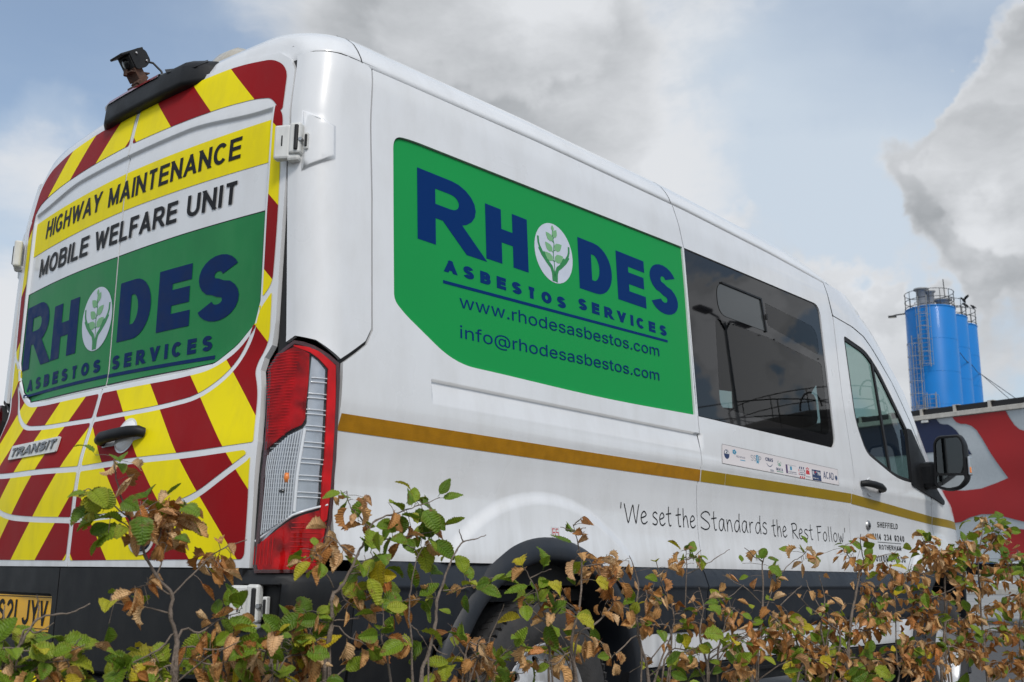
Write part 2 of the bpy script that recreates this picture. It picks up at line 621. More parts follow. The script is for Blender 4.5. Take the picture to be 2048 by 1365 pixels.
def disp(x, z):
    """outward relief pressed into the side"""
    d = np.zeros_like(x + z)
    for cx, cz in ARCH:
        r = np.hypot(x - cx, z - cz)
        d = d + 0.011 * (1 - sst(r, .666, .712)) * (1 - sst(z, 1.2, 1.3))
    # long pressed channel behind the graphic, deepest along its top edge
    inx = sst(x, .596, .604) * (1 - sst(x, 2.17, 2.19))
    prof = np.clip((z - 1.300) / .072, 0, 1) * (1 - sst(z, 1.371, 1.377))
    d = d - 0.013 * inx * prof
    # faint swage above the tape
    d = d + 0.004 * sst(z, 1.232, 1.240) * (1 - sst(z, 1.245, 1.30)) * sst(x, .6, 1.6)
    return d


def side_xy(s, z, off=0.0, relief=True, lamp=False):
    """right-hand skin; s is x along the flank and runs round the rear corner below 0.2"""
    s = np.asarray(s, float) + 0 * np.asarray(z, float)
    z = np.asarray(z, float) + 0 * s
    w = np.interp(z, [.75, 1.45], [1.030, 1.024]) if lamp else Wz(z)
    g = np.interp(z, [.78, 1.05, 1.45], [-.004, .008, .067]) if lamp else Gz(z)
    yr = w - RC * (1 - math.sin(TH0))
    gx = g + .079 * yr * yr
    xe = gx + RC * math.cos(TH0)
    L = RC * (PI / 2 - TH0)
    th = PI / 2 - np.clip((.2 - s) / L, 0, 1) * (PI / 2 - TH0)
    xc = gx + RC * (math.cos(TH0) - np.cos(th))
    yc = yr + RC * (np.sin(th) - math.sin(TH0))
    # rear flat
    yf = yr - np.maximum(.2 - L - s, 0)
    xf = g + .079 * yf * yf
    # flank
    f = Fz(z)
    xs0 = f - 1.0
    xq = xe + (s - .2) * 1.0
    bl = np.clip((s - .2) / .3, 0, 1)
    xq = (xe + (s - .2)) * (1 - bl) + s * bl
    t = np.clip((xq - xs0) / 1.0, 0, .9995)
    yq = w * (1 - t ** 3) ** (1 / 3)
    x = np.where(s >= .2, xq, np.where(s >= .2 - L, xc, xf))
    y = np.where(s >= .2, yq, np.where(s >= .2 - L, yc, yf))
    if relief:
        # raised facet beside the upper hinge
        zt_ = 2.131 - (s - .10) * .43
        zb_ = 1.953 + (s - .10) * .43
        e = np.minimum(np.minimum(zt_ - z, z - zb_), np.minimum(.180 - s, s - .072))
        k = .011 * sst(e, 0.0, .012)
        x = x - k * .45
        y = y + k * .9
        y = y + np.where(s > .12, disp(x, z), 0)
    return np.stack([x, -y, z], -1)


def rear_xy(u, z, off=0.0):
    """rear face seen from behind: u = -y"""
    u = np.asarray(u, float) + 0 * np.asarray(z, float)
    z = np.asarray(z, float) + 0 * u
    g = Gz(z) + .079 * u * u
    # shallow glazing recess with a rounded rim
    a = np.abs(u)
    top = 2.222 - .035 * sst(a, .35, .76)
    bot = np.interp(a, [0, .45, .61, .70, .774, .79], [1.378, 1.382, 1.395, 1.44, 1.50, 1.57])
    e = np.minimum(np.minimum(.792 - a, top - z), z - bot)
    g = g + .011 * sst(e, 0.0, .014)
    return np.stack([g, -u, z], -1)


def with_normals(fn, a, b, off, **k):
    e = 1e-3
    P = fn(a, b, **k)
    da = fn(a + e, b, **k) - fn(a - e, b, **k)
    db = fn(a, b + e, **k) - fn(a, b - e, **k)
    N = np.cross(da, db)
    N /= np.linalg.norm(N, axis=-1, keepdims=True) + 1e-12
    return P + N * off, N


# ------------------------------------------------------------------ sheets cut to an outline and laid on a surface
def loop_area(p):
    p = np.asarray(p)
    x, y = p[:, 0], p[:, 1]
    return 0.5 * np.sum(x * np.roll(y, -1) - np.roll(x, -1) * y)


def densify(loop, step):
    out = []
    n = len(loop)
    for i in range(n):
        a, b = loop[i], loop[(i + 1) % n]
        d = math.hypot(b[0] - a[0], b[1] - a[1])
        k = max(1, int(math.ceil(d / step)))
        for j in range(k):
            out.append((a[0] + (b[0] - a[0]) * j / k, a[1] + (b[1] - a[1]) * j / k))
    return out


def rounded(pts, r, n=5):
    """round the corners of a polygon; r may be one radius or one per corner"""
    out = []
    m = len(pts)
    for i in range(m):
        p0, p1, p2 = (np.array(pts[(i + k) % m], float) for k in (-1, 0, 1))
        rr = r[i] if isinstance(r, (list, tuple)) else r
        a, b = p0 - p1, p2 - p1
        la, lb = np.linalg.norm(a), np.linalg.norm(b)
        if rr <= 0 or la < 1e-9 or lb < 1e-9:
            out.append(tuple(p1))
            continue
        q = min(rr, la * .48, lb * .48)
        s, e = p1 + a / la * q, p1 + b / lb * q
        for k in range(n + 1):
            t = k / n
            out.append(tuple((1 - t) ** 2 * s + 2 * t * (1 - t) * p1 + t * t * e))
    return out


def cdt(loops, step=None, extra=None, creases=None):
    """triangulate the non-zero winding fill of the loops -> verts (n,2), tris"""
    pts, edges, cons = [], [], []
    for lp in loops:
        b = len(pts)
        n = len(lp)
        pts += [Vector((float(x), float(y))) for x, y in lp]
        edges += [(b + i, b + (i + 1) % n) for i in range(n)]
        cons.append(np.asarray(lp, float))
    allp = np.concatenate(cons)
    lo, hi = allp.min(0), allp.max(0)
    if step:
        sx, sy = step if isinstance(step, tuple) else (step, step)
        gx = np.arange(math.floor(lo[0] / sx) * sx, hi[0] + sx, sx)
        gy = np.arange(math.floor(lo[1] / sy) * sy, hi[1] + sy, sy)
        X, Y = np.meshgrid(gx, gy)
        P = np.stack([X.ravel(), Y.ravel()], 1)
        if extra:
            P = np.concatenate([P, np.asarray(extra, float)])
        # drop points outside or hugging an outline
        keep = winding(P, cons) != 0
        P = P[keep]
        S = np.concatenate([np.stack([c, np.roll(c, -1, 0)], 1) for c in cons])
        lim = 0.3 * min(sx, sy)
        for a in range(0, len(P), 4000):
            Q = P[a:a + 4000]
            d = S[None, :, 1] - S[None, :, 0]
            q = Q[:, None] - S[None, :, 0]
            t = np.clip((q * d).sum(-1) / ((d * d).sum(-1) + 1e-12), 0, 1)
            dist = np.linalg.norm(q - d * t[..., None], axis=-1).min(1)
            pts += [Vector((float(x), float(y))) for (x, y), k in zip(Q, dist > lim) if k]
    for cr in (creases or []):
        cr = [q for q in cr]
        b = len(pts)
        pts += [Vector((float(x), float(y))) for x, y in cr]
        edges += [(b + i, b + i + 1) for i in range(len(cr) - 1)]
    r = geometry.delaunay_2d_cdt(pts, edges, [], 0, 1e-6)
    V = np.array([(v.x, v.y) for v in r[0]])
    T = [f for f in r[2] if len(f) == 3]
    if not T:
        return V, []
    Ta = np.array(T)
    cen = V[Ta].mean(1)
    w = winding(cen, cons)
    Ta = Ta[w != 0]
    a = V[Ta]
    ar = (a[:, 1, 0] - a[:, 0, 0]) * (a[:, 2, 1] - a[:, 0, 1]) - (a[:, 2, 0] - a[:, 0, 0]) * (a[:, 1, 1] - a[:, 0, 1])
    Ta = Ta[np.abs(ar) > 1e-10]
    ar = ar[np.abs(ar) > 1e-10]
    Ta[ar < 0] = Ta[ar < 0][:, ::-1]
    used = np.unique(Ta)
    mp = -np.ones(len(V), int)
    mp[used] = np.arange(len(used))
    return V[used], [tuple(int(q) for q in t) for t in mp[Ta]]


def winding(P, loops):
    w = np.zeros(len(P), int)
    for c in loops:
        a, b = c, np.roll(c, -1, 0)
        for a0 in range(0, len(P), 6000):
            Q = P[a0:a0 + 6000]
            up = (a[None, :, 1] <= Q[:, 1:2]) & (b[None, :, 1] > Q[:, 1:2])
            dn = (a[None, :, 1] > Q[:, 1:2]) & (b[None, :, 1] <= Q[:, 1:2])
            cr = (b[None, :, 0] - a[None, :, 0]) * (Q[:, 1:2] - a[None, :, 1]) - (Q[:, 0:1] - a[None, :, 0]) * (b[None, :, 1] - a[None, :, 1])
            w[a0:a0 + 6000] += (up & (cr > 0)).sum(1) - (dn & (cr < 0)).sum(1)
    return w


def ccw(lp):
    return list(lp) if loop_area(lp) > 0 else list(lp)[::-1]


def cw(lp):
    return ccw(lp)[::-1]


def skin(fn, flip=False, mirror=False):
    """surface evaluator -> points and outward normals; mirror gives the van's left side"""
    def ev(V, off):
        P, N = with_normals(fn, V[:, 0], V[:, 1], 0.0)
        if flip:
            N = -N
        P = P + N * (np.asarray(off)[:, None] if np.ndim(off) else off)
        if mirror:
            P = P * np.array([1, -1, 1]); N = N * np.array([1, -1, 1])
        return P, N
    ev.rev = bool(flip) != bool(mirror)
    return ev


R_SIDE = skin(side_xy)
L_SIDE = skin(side_xy, mirror=True)
R_LAMP = skin(lambda a, b: side_xy(a, b, relief=False, lamp=True))
L_LAMP = skin(lambda a, b: side_xy(a, b, relief=False, lamp=True), mirror=True)
REAR = skin(rear_xy)


def sheet(name, loops, ev, off, mat_, parent, step=0.03, rim=0.0, extra=None, label=None, holes=(), dens=True, creases=None):
    """loops: outlines (outer counter-clockwise); holes cut out; rim turns the edge inwards"""
    lo = [ccw(l) for l in loops] + [cw(h) for h in holes]
    st = min(step) if isinstance(step, tuple) else step
    if dens and st:
        lo = [densify(l, st) for l in lo]
    V, T = cdt(lo, step, extra, creases)
    if len(T) == 0:
        return None
    P, N = ev(V, off)
    if ev.rev:
        T = [t[::-1] for t in T]
    P = list(P)
    N = list(N)
    if rim:
        cnt = {}
        for t in T:
            for i in range(3):
                e = (t[i], t[(i + 1) % 3])
                cnt[e] = cnt.get(e, 0) + 1
        bd = [e for e in cnt if (e[1], e[0]) not in cnt]
        mp = {}
        F = list(T)
        for a, b in bd:
            for q in (a, b):
                if q not in mp:
                    mp[q] = (len(P), len(P) + 1)
                    P.append(P[q]); N.append(N[q])
                    P.append(P[q] - N[q] * rim); N.append(N[q])
            F.append((mp[b][0], mp[a][0], mp[a][1], mp[b][1]))
        # side normals for the rim
        o = obj(name, P, F, mat_, parent)
        me = o.data
        nt = len(T)
        me.polygons.foreach_set('use_smooth', [True] * nt + [False] * (len(F) - nt))
        nl = []
        for p in me.polygons:
            if p.index < nt:
                nl += [tuple(N[v]) for v in p.vertices]
            else:
                nl += [tuple(p.normal)] * len(p.vertices)
        me.normals_split_custom_set(nl)
    else:
        o = obj(name, P, T, mat_, parent, normals=N)
    if label:
        o['label'] = label
    return o


# ------------------------------------------------------------------ lettering
def arc(cx, cy, rx, ry, a0, a1, n=10):
    return [(cx + rx * math.cos(math.radians(a0 + (a1 - a0) * i / n)), cy + ry * math.sin(math.radians(a0 + (a1 - a0) * i / n))) for i in range(n + 1)]


def S_path():
    return arc(.5, .755, .46, .245, 20, 250, 14)[:-1] + [(.40, .53), (.60, .47)] + arc(.5, .245, .5, .245, 70, -160, 14)[1:]


# glyph: (width, [(points, mode)]) mode: e extend ends, b butt ends, c closed
GL = {
    'A': (.78, [([(.0, 0), (.5, 1)], 'e0'), ([(1, 0), (.5, 1)], 'e0'), ([(.2, .27), (.8, .27)], 'b')]),
    'B': (.72, [([(0, 0), (0, 1)], 'e'), ([(0, 1), (.6, 1)] + arc(.6, .765, .33, .235, 90, -90, 8) + [(0, .53)], 'b'),
                ([(0, .53), (.62, .53)] + arc(.62, .265, .38, .265, 90, -90, 8) + [(0, 0)], 'b')]),
    'C': (.76, [(arc(.52, .5, .52, .5, 42, 318, 22), 'b')]),
    'D': (.76, [([(0, 0), (0, 1)], 'e'), ([(0, 1), (.45, 1)] + arc(.45, .5, .55, .5, 90, -90, 16) + [(0, 0)], 'b')]),
    'E': (.66, [([(0, 0), (0, 1)], 'e'), ([(0, 1), (1, 1)], 'b1'), ([(0, .52), (.93, .52)], 'b1'), ([(0, 0), (1, 0)], 'b1')]),
    'F': (.62, [([(0, 0), (0, 1)], 'e'), ([(0, 1), (1, 1)], 'b1'), ([(0, .5), (.85, .5)], 'b1')]),
    'G': (.80, [(arc(.5, .5, .5, .5, 45, 325, 22), 'b'), ([(.95, .02), (.95, .44)], 'b'), ([(.55, .44), (.98, .44)], 'b')]),
    'H': (.72, [([(0, 0), (0, 1)], 'e'), ([(1, 0), (1, 1)], 'e'), ([(0, .52), (1, .52)], 'b')]),
    'I': (.16, [([(.5, 0), (.5, 1)], 'e')]),
    'J': (.55, [([(1, 1), (1, .3)] + arc(.5, .3, .5, .3, 0, -165, 10)[1:], 'eb')]),
    'K': (.75, [([(0, 0), (0, 1)], 'e'), ([(0, .35), (1, 1)], 'e'), ([(.35, .6), (1, 0)], 'e')]),
    'L': (.60, [([(0, 0), (0, 1)], 'e'), ([(0, 0), (1, 0)], 'b1')]),
    'M': (.86, [([(0, 0), (0, 1)], 'e'), ([(1, 0), (1, 1)], 'e'), ([(0, 1), (.5, .05)], 'e0'), ([(1, 1), (.5, .05)], 'e0')]),
    'N': (.74, [([(0, 0), (0, 1)], 'e'), ([(1, 0), (1, 1)], 'e'), ([(0, 1), (1, 0)], 'e')]),
    'O': (.80, [(arc(.5, .5, .5, .5, 0, 360, 28)[:-1], 'c')]),
    'P': (.68, [([(0, 0), (0, 1)], 'e'), ([(0, 1), (.6, 1)] + arc(.6, .73, .4, .27, 90, -90, 10) + [(0, .46)], 'b')]),
    'R': (.76, [([(0, 0), (0, 1)], 'e'), ([(0, 1), (.56, 1)] + arc(.56, .735, .38, .265, 90, -90, 10) + [(0, .47)], 'b'), ([(.46, .47), (1, 0)], '0e')]),
    'S': (.72, [(S_path(), 'b')]),
    'T': (.66, [([(.5, 0), (.5, 1)], 'e'), ([(-.08, 1), (1.08, 1)], 'b')]),
    'U': (.72, [([(0, 1), (0, .34)] + arc(.5, .34, .5, .34, 180, 360, 14)[1:-1] + [(1, .34), (1, 1)], 'e')]),
    'V': (.78, [([(0, 1), (.5, 0)], 'e0'), ([(1, 1), (.5, 0)], 'e0')]),
    'W': (1.1, [([(0, 1), (.26, 0)], 'e0'), ([(.26, 0), (.5, 1)], 'b'), ([(.74, 0), (.5, 1)], 'b'), ([(1, 1), (.74, 0)], 'e0')]),
    'Y': (.72, [([(0, 1), (.5, .42)], 'e0'), ([(1, 1), (.5, .42)], 'e0'), ([(.5, 0), (.5, .47)], 'e')]),
    '0': (.60, [(arc(.5, .5, .5, .5, 0, 360, 24)[:-1], 'c')]),
    '1': (.34, [([(.85, 0), (.85, 1)], 'e'), ([(.85, .98), (.1, .72)], 'b')]),
    '2': (.60, [(arc(.5, .70, .5, .30, 165, -20, 14) + [(0, .0)], 'b'), ([(-.05, 0), (1.05, 0)], 'b')]),
    '3': (.60, [(arc(.48, .74, .44, .26, 160, -80, 12) , 'b'), (arc(.48, .26, .52, .26, 85, -160, 12), 'b')]),
    '4': (.64, [([(.75, 0), (.75, 1)], 'e'), ([(.75, 1), (0, .28)], 'b'), ([(-.05, .24), (1.1, .24)], 'b')]),
    '5': (.60, [([(.95, 1), (.18, 1), (.10, .56)] + arc(.46, .34, .54, .34, 140, -160, 14), 'b')]),
    '7': (.58, [([(0, 1), (1, 1), (.35, 0)], 'b')]),
    '9': (.60, [(arc(.5, .66, .5, .34, 0, 360, 18)[:-1], 'c'), (arc(.5, .5, .5, .5, 0, -160, 12), 'b')]),
}


def stroke_poly(pts, w, closed, ext0=0.0, ext1=0.0):
    p = [np.array(q, float) for q in pts]
    p = [q for i, q in enumerate(p) if i == 0 or np.linalg.norm(q - p[i - 1]) > 1e-6]
    if closed and np.linalg.norm(p[0] - p[-1]) < 1e-6:
        p = p[:-1]
    if not closed:
        d0 = p[0] - p[1]; p[0] = p[0] + d0 / (np.linalg.norm(d0) + 1e-9) * ext0
        d1 = p[-1] - p[-2]; p[-1] = p[-1] + d1 / (np.linalg.norm(d1) + 1e-9) * ext1
    n = len(p)
    Lp, Rp = [], []
    for i in range(n):
        if closed:
            a, b = p[i] - p[i - 1], p[(i + 1) % n] - p[i]
        else:
            a = p[i] - p[i - 1] if i > 0 else p[1] - p[0]
            b = p[i + 1] - p[i] if i < n - 1 else a
        a = a / (np.linalg.norm(a) + 1e-9); b = b / (np.linalg.norm(b) + 1e-9)
        na, nb = np.array([-a[1], a[0]]), np.array([-b[1], b[0]])
        m = na + nb
        m = m / (np.linalg.norm(m) + 1e-9)
        k = 1 / max(.35, float(m @ na))
        Lp.append(p[i] + m * w / 2 * k); Rp.append(p[i] - m * w / 2 * k)
    if closed:
        outer = ccw([tuple(q) for q in Lp]); inner = ccw([tuple(q) for q in Rp])
        if abs(loop_area(outer)) < abs(loop_area(inner)):
            outer, inner = inner, outer
        return [outer, inner[::-1]]
    return [ccw([tuple(q) for q in Lp + Rp[::-1]])]


def clip_half(poly, a, b, c):
    """keep a*x+b*y<=c"""
    out = []
    n = len(poly)
    for i in range(n):
        p, q = poly[i], poly[(i + 1) % n]
        dp, dq = a * p[0] + b * p[1] - c, a * q[0] + b * q[1] - c
        if dp <= 0:
            out.append(p)
        if (dp < 0 < dq) or (dq < 0 < dp):
            t = dp / (dp - dq)
            out.append((p[0] + (q[0] - p[0]) * t, p[1] + (q[1] - p[1]) * t))
    return out


def glyph(ch, x0, x1, z0, z1, w, wx=None, slant=0.0):
    """loops of a letter filling the box; w = stroke weight in z units, wx = weight along x"""
    wx = wx or w
    H = z1 - z0
    wn = w / H
    Wd = (x1 - x0) / (wx / w) / H             # width in unit-height space before x scaling
    loops = []
    for pts, mode in GL[ch][1]:
        q = [(wn / 2 + u * (Wd - wn), wn / 2 + v * (1 - wn)) for u, v in pts]
        if ch == 'I':
            q = [(Wd / 2, wn / 2), (Wd / 2, 1 - wn / 2)]
        e = 1.5 * wn
        if mode == 'c':
            ls = stroke_poly(q, wn, True)
        elif mode == 'e':
            ls = stroke_poly(q, wn, False, e, e)
        elif mode == 'e0':
            ls = stroke_poly(q, wn, False, e, wn * .45)
        elif mode == '0e':
            ls = stroke_poly(q, wn, False, 0, e)
        elif mode == 'eb':
            ls = stroke_poly(q, wn, False, e, 0)
        elif mode == 'b1':
            ls = stroke_poly(q, wn, False, 0, wn / 2)
        else:
            ls = stroke_poly(q, wn, False, 0, 0)
        for l in ls:
            if mode in ('e', 'eb', 'e0', '0e'):
                l = clip_half(l, 0, 1, 1.0)
                l = clip_half(l, 0, -1, 0.0)
            if len(l) > 2:
                loops.append([(x0 + u * H * wx / w + slant * v * H, z0 + v * H) for u, v in l])
    return loops


def line_text(txt, x0, x1, z0, z1, w, wx=None, gap=None, slant=0.0, space=.45):
    """block capitals stretched evenly between x0 and x1"""
    H = z1 - z0
    ws = [GL[c][0] if c != ' ' else space for c in txt]
    gap = gap if gap is not None else .18
    tot = sum(ws) + gap * (len(txt) - 1)
    k = (x1 - x0) / tot
    out, x = [], x0
    for c, q in zip(txt, ws):
        if c != ' ':
            cw_ = q * k
            if c == 'I':
                cw_ = max(cw_, (wx or w) * 1.01)
            out += glyph(c, x, x + cw_, z0, z1, w, wx, slant)
        x += (q + gap) * k
    return out


_font = None


def font_text(txt, x0, x1, z0, cap, bold=0.0):
    """proportional lower-case lettering from the text object's own outlines, fitted between x0 and x1"""
    global _font
    c = bpy.data.curves.new('tmp_text', 'FONT')
    if _font is None:
        try:
            _font = bpy.data.fonts.load(bpy.utils.system_resource('DATAFILES') + '/fonts/Inter.woff2')
        except Exception:
            _font = False
    if _font:
        c.font = _font
    c.body = txt
    c.fill_mode = 'NONE'
    c.resolution_u = 3
    o = bpy.data.objects.new('tmp_text', c)
    COL.objects.link(o)
    bpy.context.view_layer.update()
    me = bpy.data.meshes.new_from_object(o)
    vs = [v.co.copy() for v in me.vertices]
    nxt = {}
    for e in me.edges:
        nxt.setdefault(e.vertices[0], []).append(e.vertices[1])
        nxt.setdefault(e.vertices[1], []).append(e.vertices[0])
    seen, loops = set(), []
    for s in range(len(vs)):
        if s in seen or s not in nxt:
            continue
        lp, cur, prev = [], s, None
        while cur not in seen:
            seen.add(cur)
            lp.append(cur)
            c2 = [q for q in nxt[cur] if q not in seen]
            if not c2:
                break
            # keep following the stored order of the outline
            cur = c2[0] if (cur + 1) not in c2 else cur + 1
        if len(lp) > 2:
            loops.append([(vs[i].x, vs[i].y) for i in lp])
    bpy.data.objects.remove(o, do_unlink=True)
    bpy.data.curves.remove(c)
    bpy.data.meshes.remove(me)
    A = np.concatenate([np.array(l) for l in loops])
    lo, hi = A[:, 0].min(), A[:, 0].max()
    k = (x1 - x0) / (hi - lo)
    kz = cap / 0.727
    # TrueType outlines wind clockwise: turn over so that the outer ones count +1
    tot = sum(loop_area(l) for l in loops)
    res = []
    for l in loops:
        q = [(x0 + (x - lo) * k, z0 + y * kz) for x, y in l]
        res.append(q[::-1] if tot < 0 else q)
    if bold:
        extra = []
        for q in res:
            extra += stroke_poly(q, bold, True)[:1] if False else []
        res += extra
    return res


def lettering(loops, ev, off, mat_, parent, name='lettering', step=None):
    V, T = cdt([densify(l, .05) if step is None else densify(l, step) for l in loops], .045)
    if not len(T):
        return None
    P, N = ev(V, off)
    if ev.rev:
        T = [t[::-1] for t in T]
    return obj(name, P, T, mat_, parent, normals=N)


# the logo: a disc with two cupped hands and a sprig, drawn in a unit box
def logo(cx, cz, rx, rz, ev, off, parent):
    disc = [(cx + rx * math.cos(a) * 1, cz + rz * math.sin(a)) for a in np.linspace(0, 2 * PI, 41)[:-1]]
    d = sheet('logo_disc', [disc], ev, off, M_logo, parent, step=.04)
    q = lambda u, v: (cx + (u - .5) * 2 * rx, cz + (v - .5) * 2 * rz)
    strokes = []

    def st(pts, w):
        p = [q(*t) for t in pts]
        ls = stroke_poly(p, w * rx * 2, False)
        strokes.extend(ls)
    for sgn in (-1, 1):
        f = lambda u: .5 + sgn * (u - .5) * (1 if sgn > 0 else 1)
        M = lambda pts: [((u if sgn > 0 else 1 - u), v) for u, v in pts]
        st(M([(.53, .02), (.54, .16), (.58, .25), (.68, .32), (.80, .42), (.88, .52)]), .075)
        st(M([(.80, .42), (.86, .50), (.90, .60), (.905, .70)]), .045)
        st(M([(.66, .32), (.70, .40), (.78, .46)]), .05)
    lettering(strokes, ev, off + .0006, M_leafg, parent, 'logo_hands')
    strokes = []
    st([(.50, .10), (.50, .30), (.48, .48), (.51, .66), (.47, .80), (.49, .92)], .018)
    for (u, v, a, L) in ((.49, .36, 150, .23), (.50, .36, 40, .26), (.49, .50, 140, .22), (.50, .54, 45, .24), (.50, .68, 145, .22), (.49, .74, 60, .22), (.49, .86, 95, .14)):
        st([(u, v), (u + .08 * math.cos(math.radians(a)), v + .06 * math.sin(math.radians(a)))], .016)
    lettering(strokes, ev, off + .0006, M_leafg, parent, 'logo_stem')
    lv = []
    for (u, v, a, L) in ((.47, .37, 150, .25), (.52, .37, 35, .27), (.46, .52, 140, .24), (.52, .56, 40, .25), (.48, .70, 140, .23), (.50, .77, 65, .20), (.49, .88, 95, .12)):
        ca, sa = math.cos(math.radians(a)), math.sin(math.radians(a))
        lp = []
        for t, h in ((0, 0), (.2, .28), (.5, .34), (.8, .18), (1, 0), (.8, -.16), (.5, -.3), (.2, -.26)):
            x, y = t * L, h * L
            lp.append(q(u + x * ca - y * sa, v + (x * sa + y * ca) * .8))
        lv.append(ccw(lp))
    lettering(lv, ev, off + .0008, M_leafp, parent, 'logo_leaf')
    return d

# ================================================================== the van
VAN = empty('van')
tag(VAN, 'white high roof panel van with green livery and red and yellow chevron rear doors', 'van')



def gut(x0, x1, n=12, dz=-.004):
    return [(x, float(zgut(x)) + dz) for x in np.linspace(x0, x1, n)]


def archpts(k, r, a0, a1, n=26):
    cx, cz = ARCH[k]
    return [(cx + r * math.cos(math.radians(a0 + (a1 - a0) * i / n)), cz + r * math.sin(math.radians(a0 + (a1 - a0) * i / n))) for i in range(n + 1)]


CR = [[(x, z) for x in np.arange(.56, 2.20, .045)] for z in (1.378, 1.371, 1.366, 1.340, 1.320, 1.304, 1.300, 1.296)]
CR += [[(x, z) for z in np.arange(1.285, 1.395, .012)] for x in (.594, .600, .606)]
CR += [[(x, z) for x in np.arange(.56, 4.85, .08)] for z in (1.232, 1.240)]
for kk in (0, 1):
    for rr in (.664, .674, .684, .694, .704, .716):
        CR.append(archpts(kk, rr, 8, 172, 80))

GREEN_P = rounded([(.431, 1.60), (.431, 2.145), (.52, 2.156), (2.146, 2.199), (2.150, 2.012), (2.146, 1.452), (1.49, 1.436), (.90, 1.443), (.70, 1.443), (.47, 1.572)], [.06, .06, .06, .004, .3, .004, .3, .3, .14, .05], 7)
WIN_P = rounded([(2.156, 1.450), (3.52, 1.442), (3.505, 2.212), (2.156, 2.199)], [.004, .07, .07, .004], 6)
DOORWIN = rounded([(3.775, 2.095), (4.07, 2.055), (4.22, 1.965), (4.62, 1.60), (4.83, 1.33), (4.30, 1.345), (3.90, 1.455), (3.80, 1.62)], [.03, .08, .06, .05, .02, .12, .06, .08], 6)

BOSS = []
for k_ in (0, .004, .008, .012):
    BOSS.append([(.072 + k_, 2.143 - k_), (.10, 2.131 - k_), (.14, 2.1138 - k_), (.180 - k_, 2.0966 - k_), (.180 - k_, 2.06), (.180 - k_, 2.02), (.180 - k_, 1.9874 + k_), (.14, 1.970 + k_), (.10, 1.953 + k_), (.072 + k_, 1.941 + k_), (.072 + k_, 1.98), (.072 + k_, 2.03), (.072 + k_, 2.08), (.072 + k_, 2.143 - k_)])

# white corner pillar behind the side seam, over the tail lamp
PILLAR = [(.021, 1.43), (.055, 1.445), (.12, 1.43), (.20, 1.382), (.300, 1.451), (.3255, 1.492), (.3295, 1.9), (.318, 2.345),
          (.30, 2.352), (.20, 2.349), (.10, 2.347), (.03, 2.347), (.028, 2.275), (.033, 2.08), (.022, 1.974), (.022, 1.60)]
for ev, nm in ((R_SIDE, 0), (L_SIDE, 1)):
    sheet('corner_pillar', [PILLAR], ev, 0, M_paint, VAN, step=(.013, .022), rim=.012, creases=BOSS)

# flank panels
a_l = [p for p in archpts(0, .550, 122, 58, 30)]
REAR_Q = [(.262, .822), (a_l[0][0], .822)] + a_l[1:-1] + [(a_l[-1][0], .822), (2.151, .822), (2.161, 1.02), (2.150, 1.16), (2.171, 1.245), (2.1655, 1.445), (2.154, 2.20), (2.105, 2.386)] + \
    gut(2.10, .335, 16) + [(.3250, 2.345), (.3365, 1.9), (.3330, 1.488), (.307, 1.442), (.212, 1.372), (.240, 1.21), (.262, 1.045), (.262, .93)]
SLIDE = [(2.157, .822), (3.655, .822), (3.655, 1.05), (3.650, 1.12), (3.664, 1.174), (3.703, 1.314), (3.694, 1.42), (3.662, 1.762), (3.657, 2.175), (3.603, 2.358)] + \
    gut(3.60, 2.112, 14) + [(2.160, 2.20), (2.1715, 1.445), (2.177, 1.245), (2.156, 1.16), (2.167, 1.02)]
f_l = archpts(1, .550, 122, 58, 30)
FDOOR = [(3.661, .822), (f_l[0][0] - .06, .822), (f_l[0][0] + .02, .885), (4.80, .98), (4.86, 1.037), (4.827, 1.118), (4.791, 1.262), (4.83, 1.30),
         (4.95, 1.31), (4.66, 1.69), (4.40, 1.925), (4.245, 2.03), (4.15, 2.09), (4.055, 2.135), (3.9, 2.165), (3.667, 2.181), (3.668, 1.762), (3.700, 1.42), (3.709, 1.314), (3.670, 1.174), (3.656, 1.12), (3.661, 1.05)]
side_parts = {}
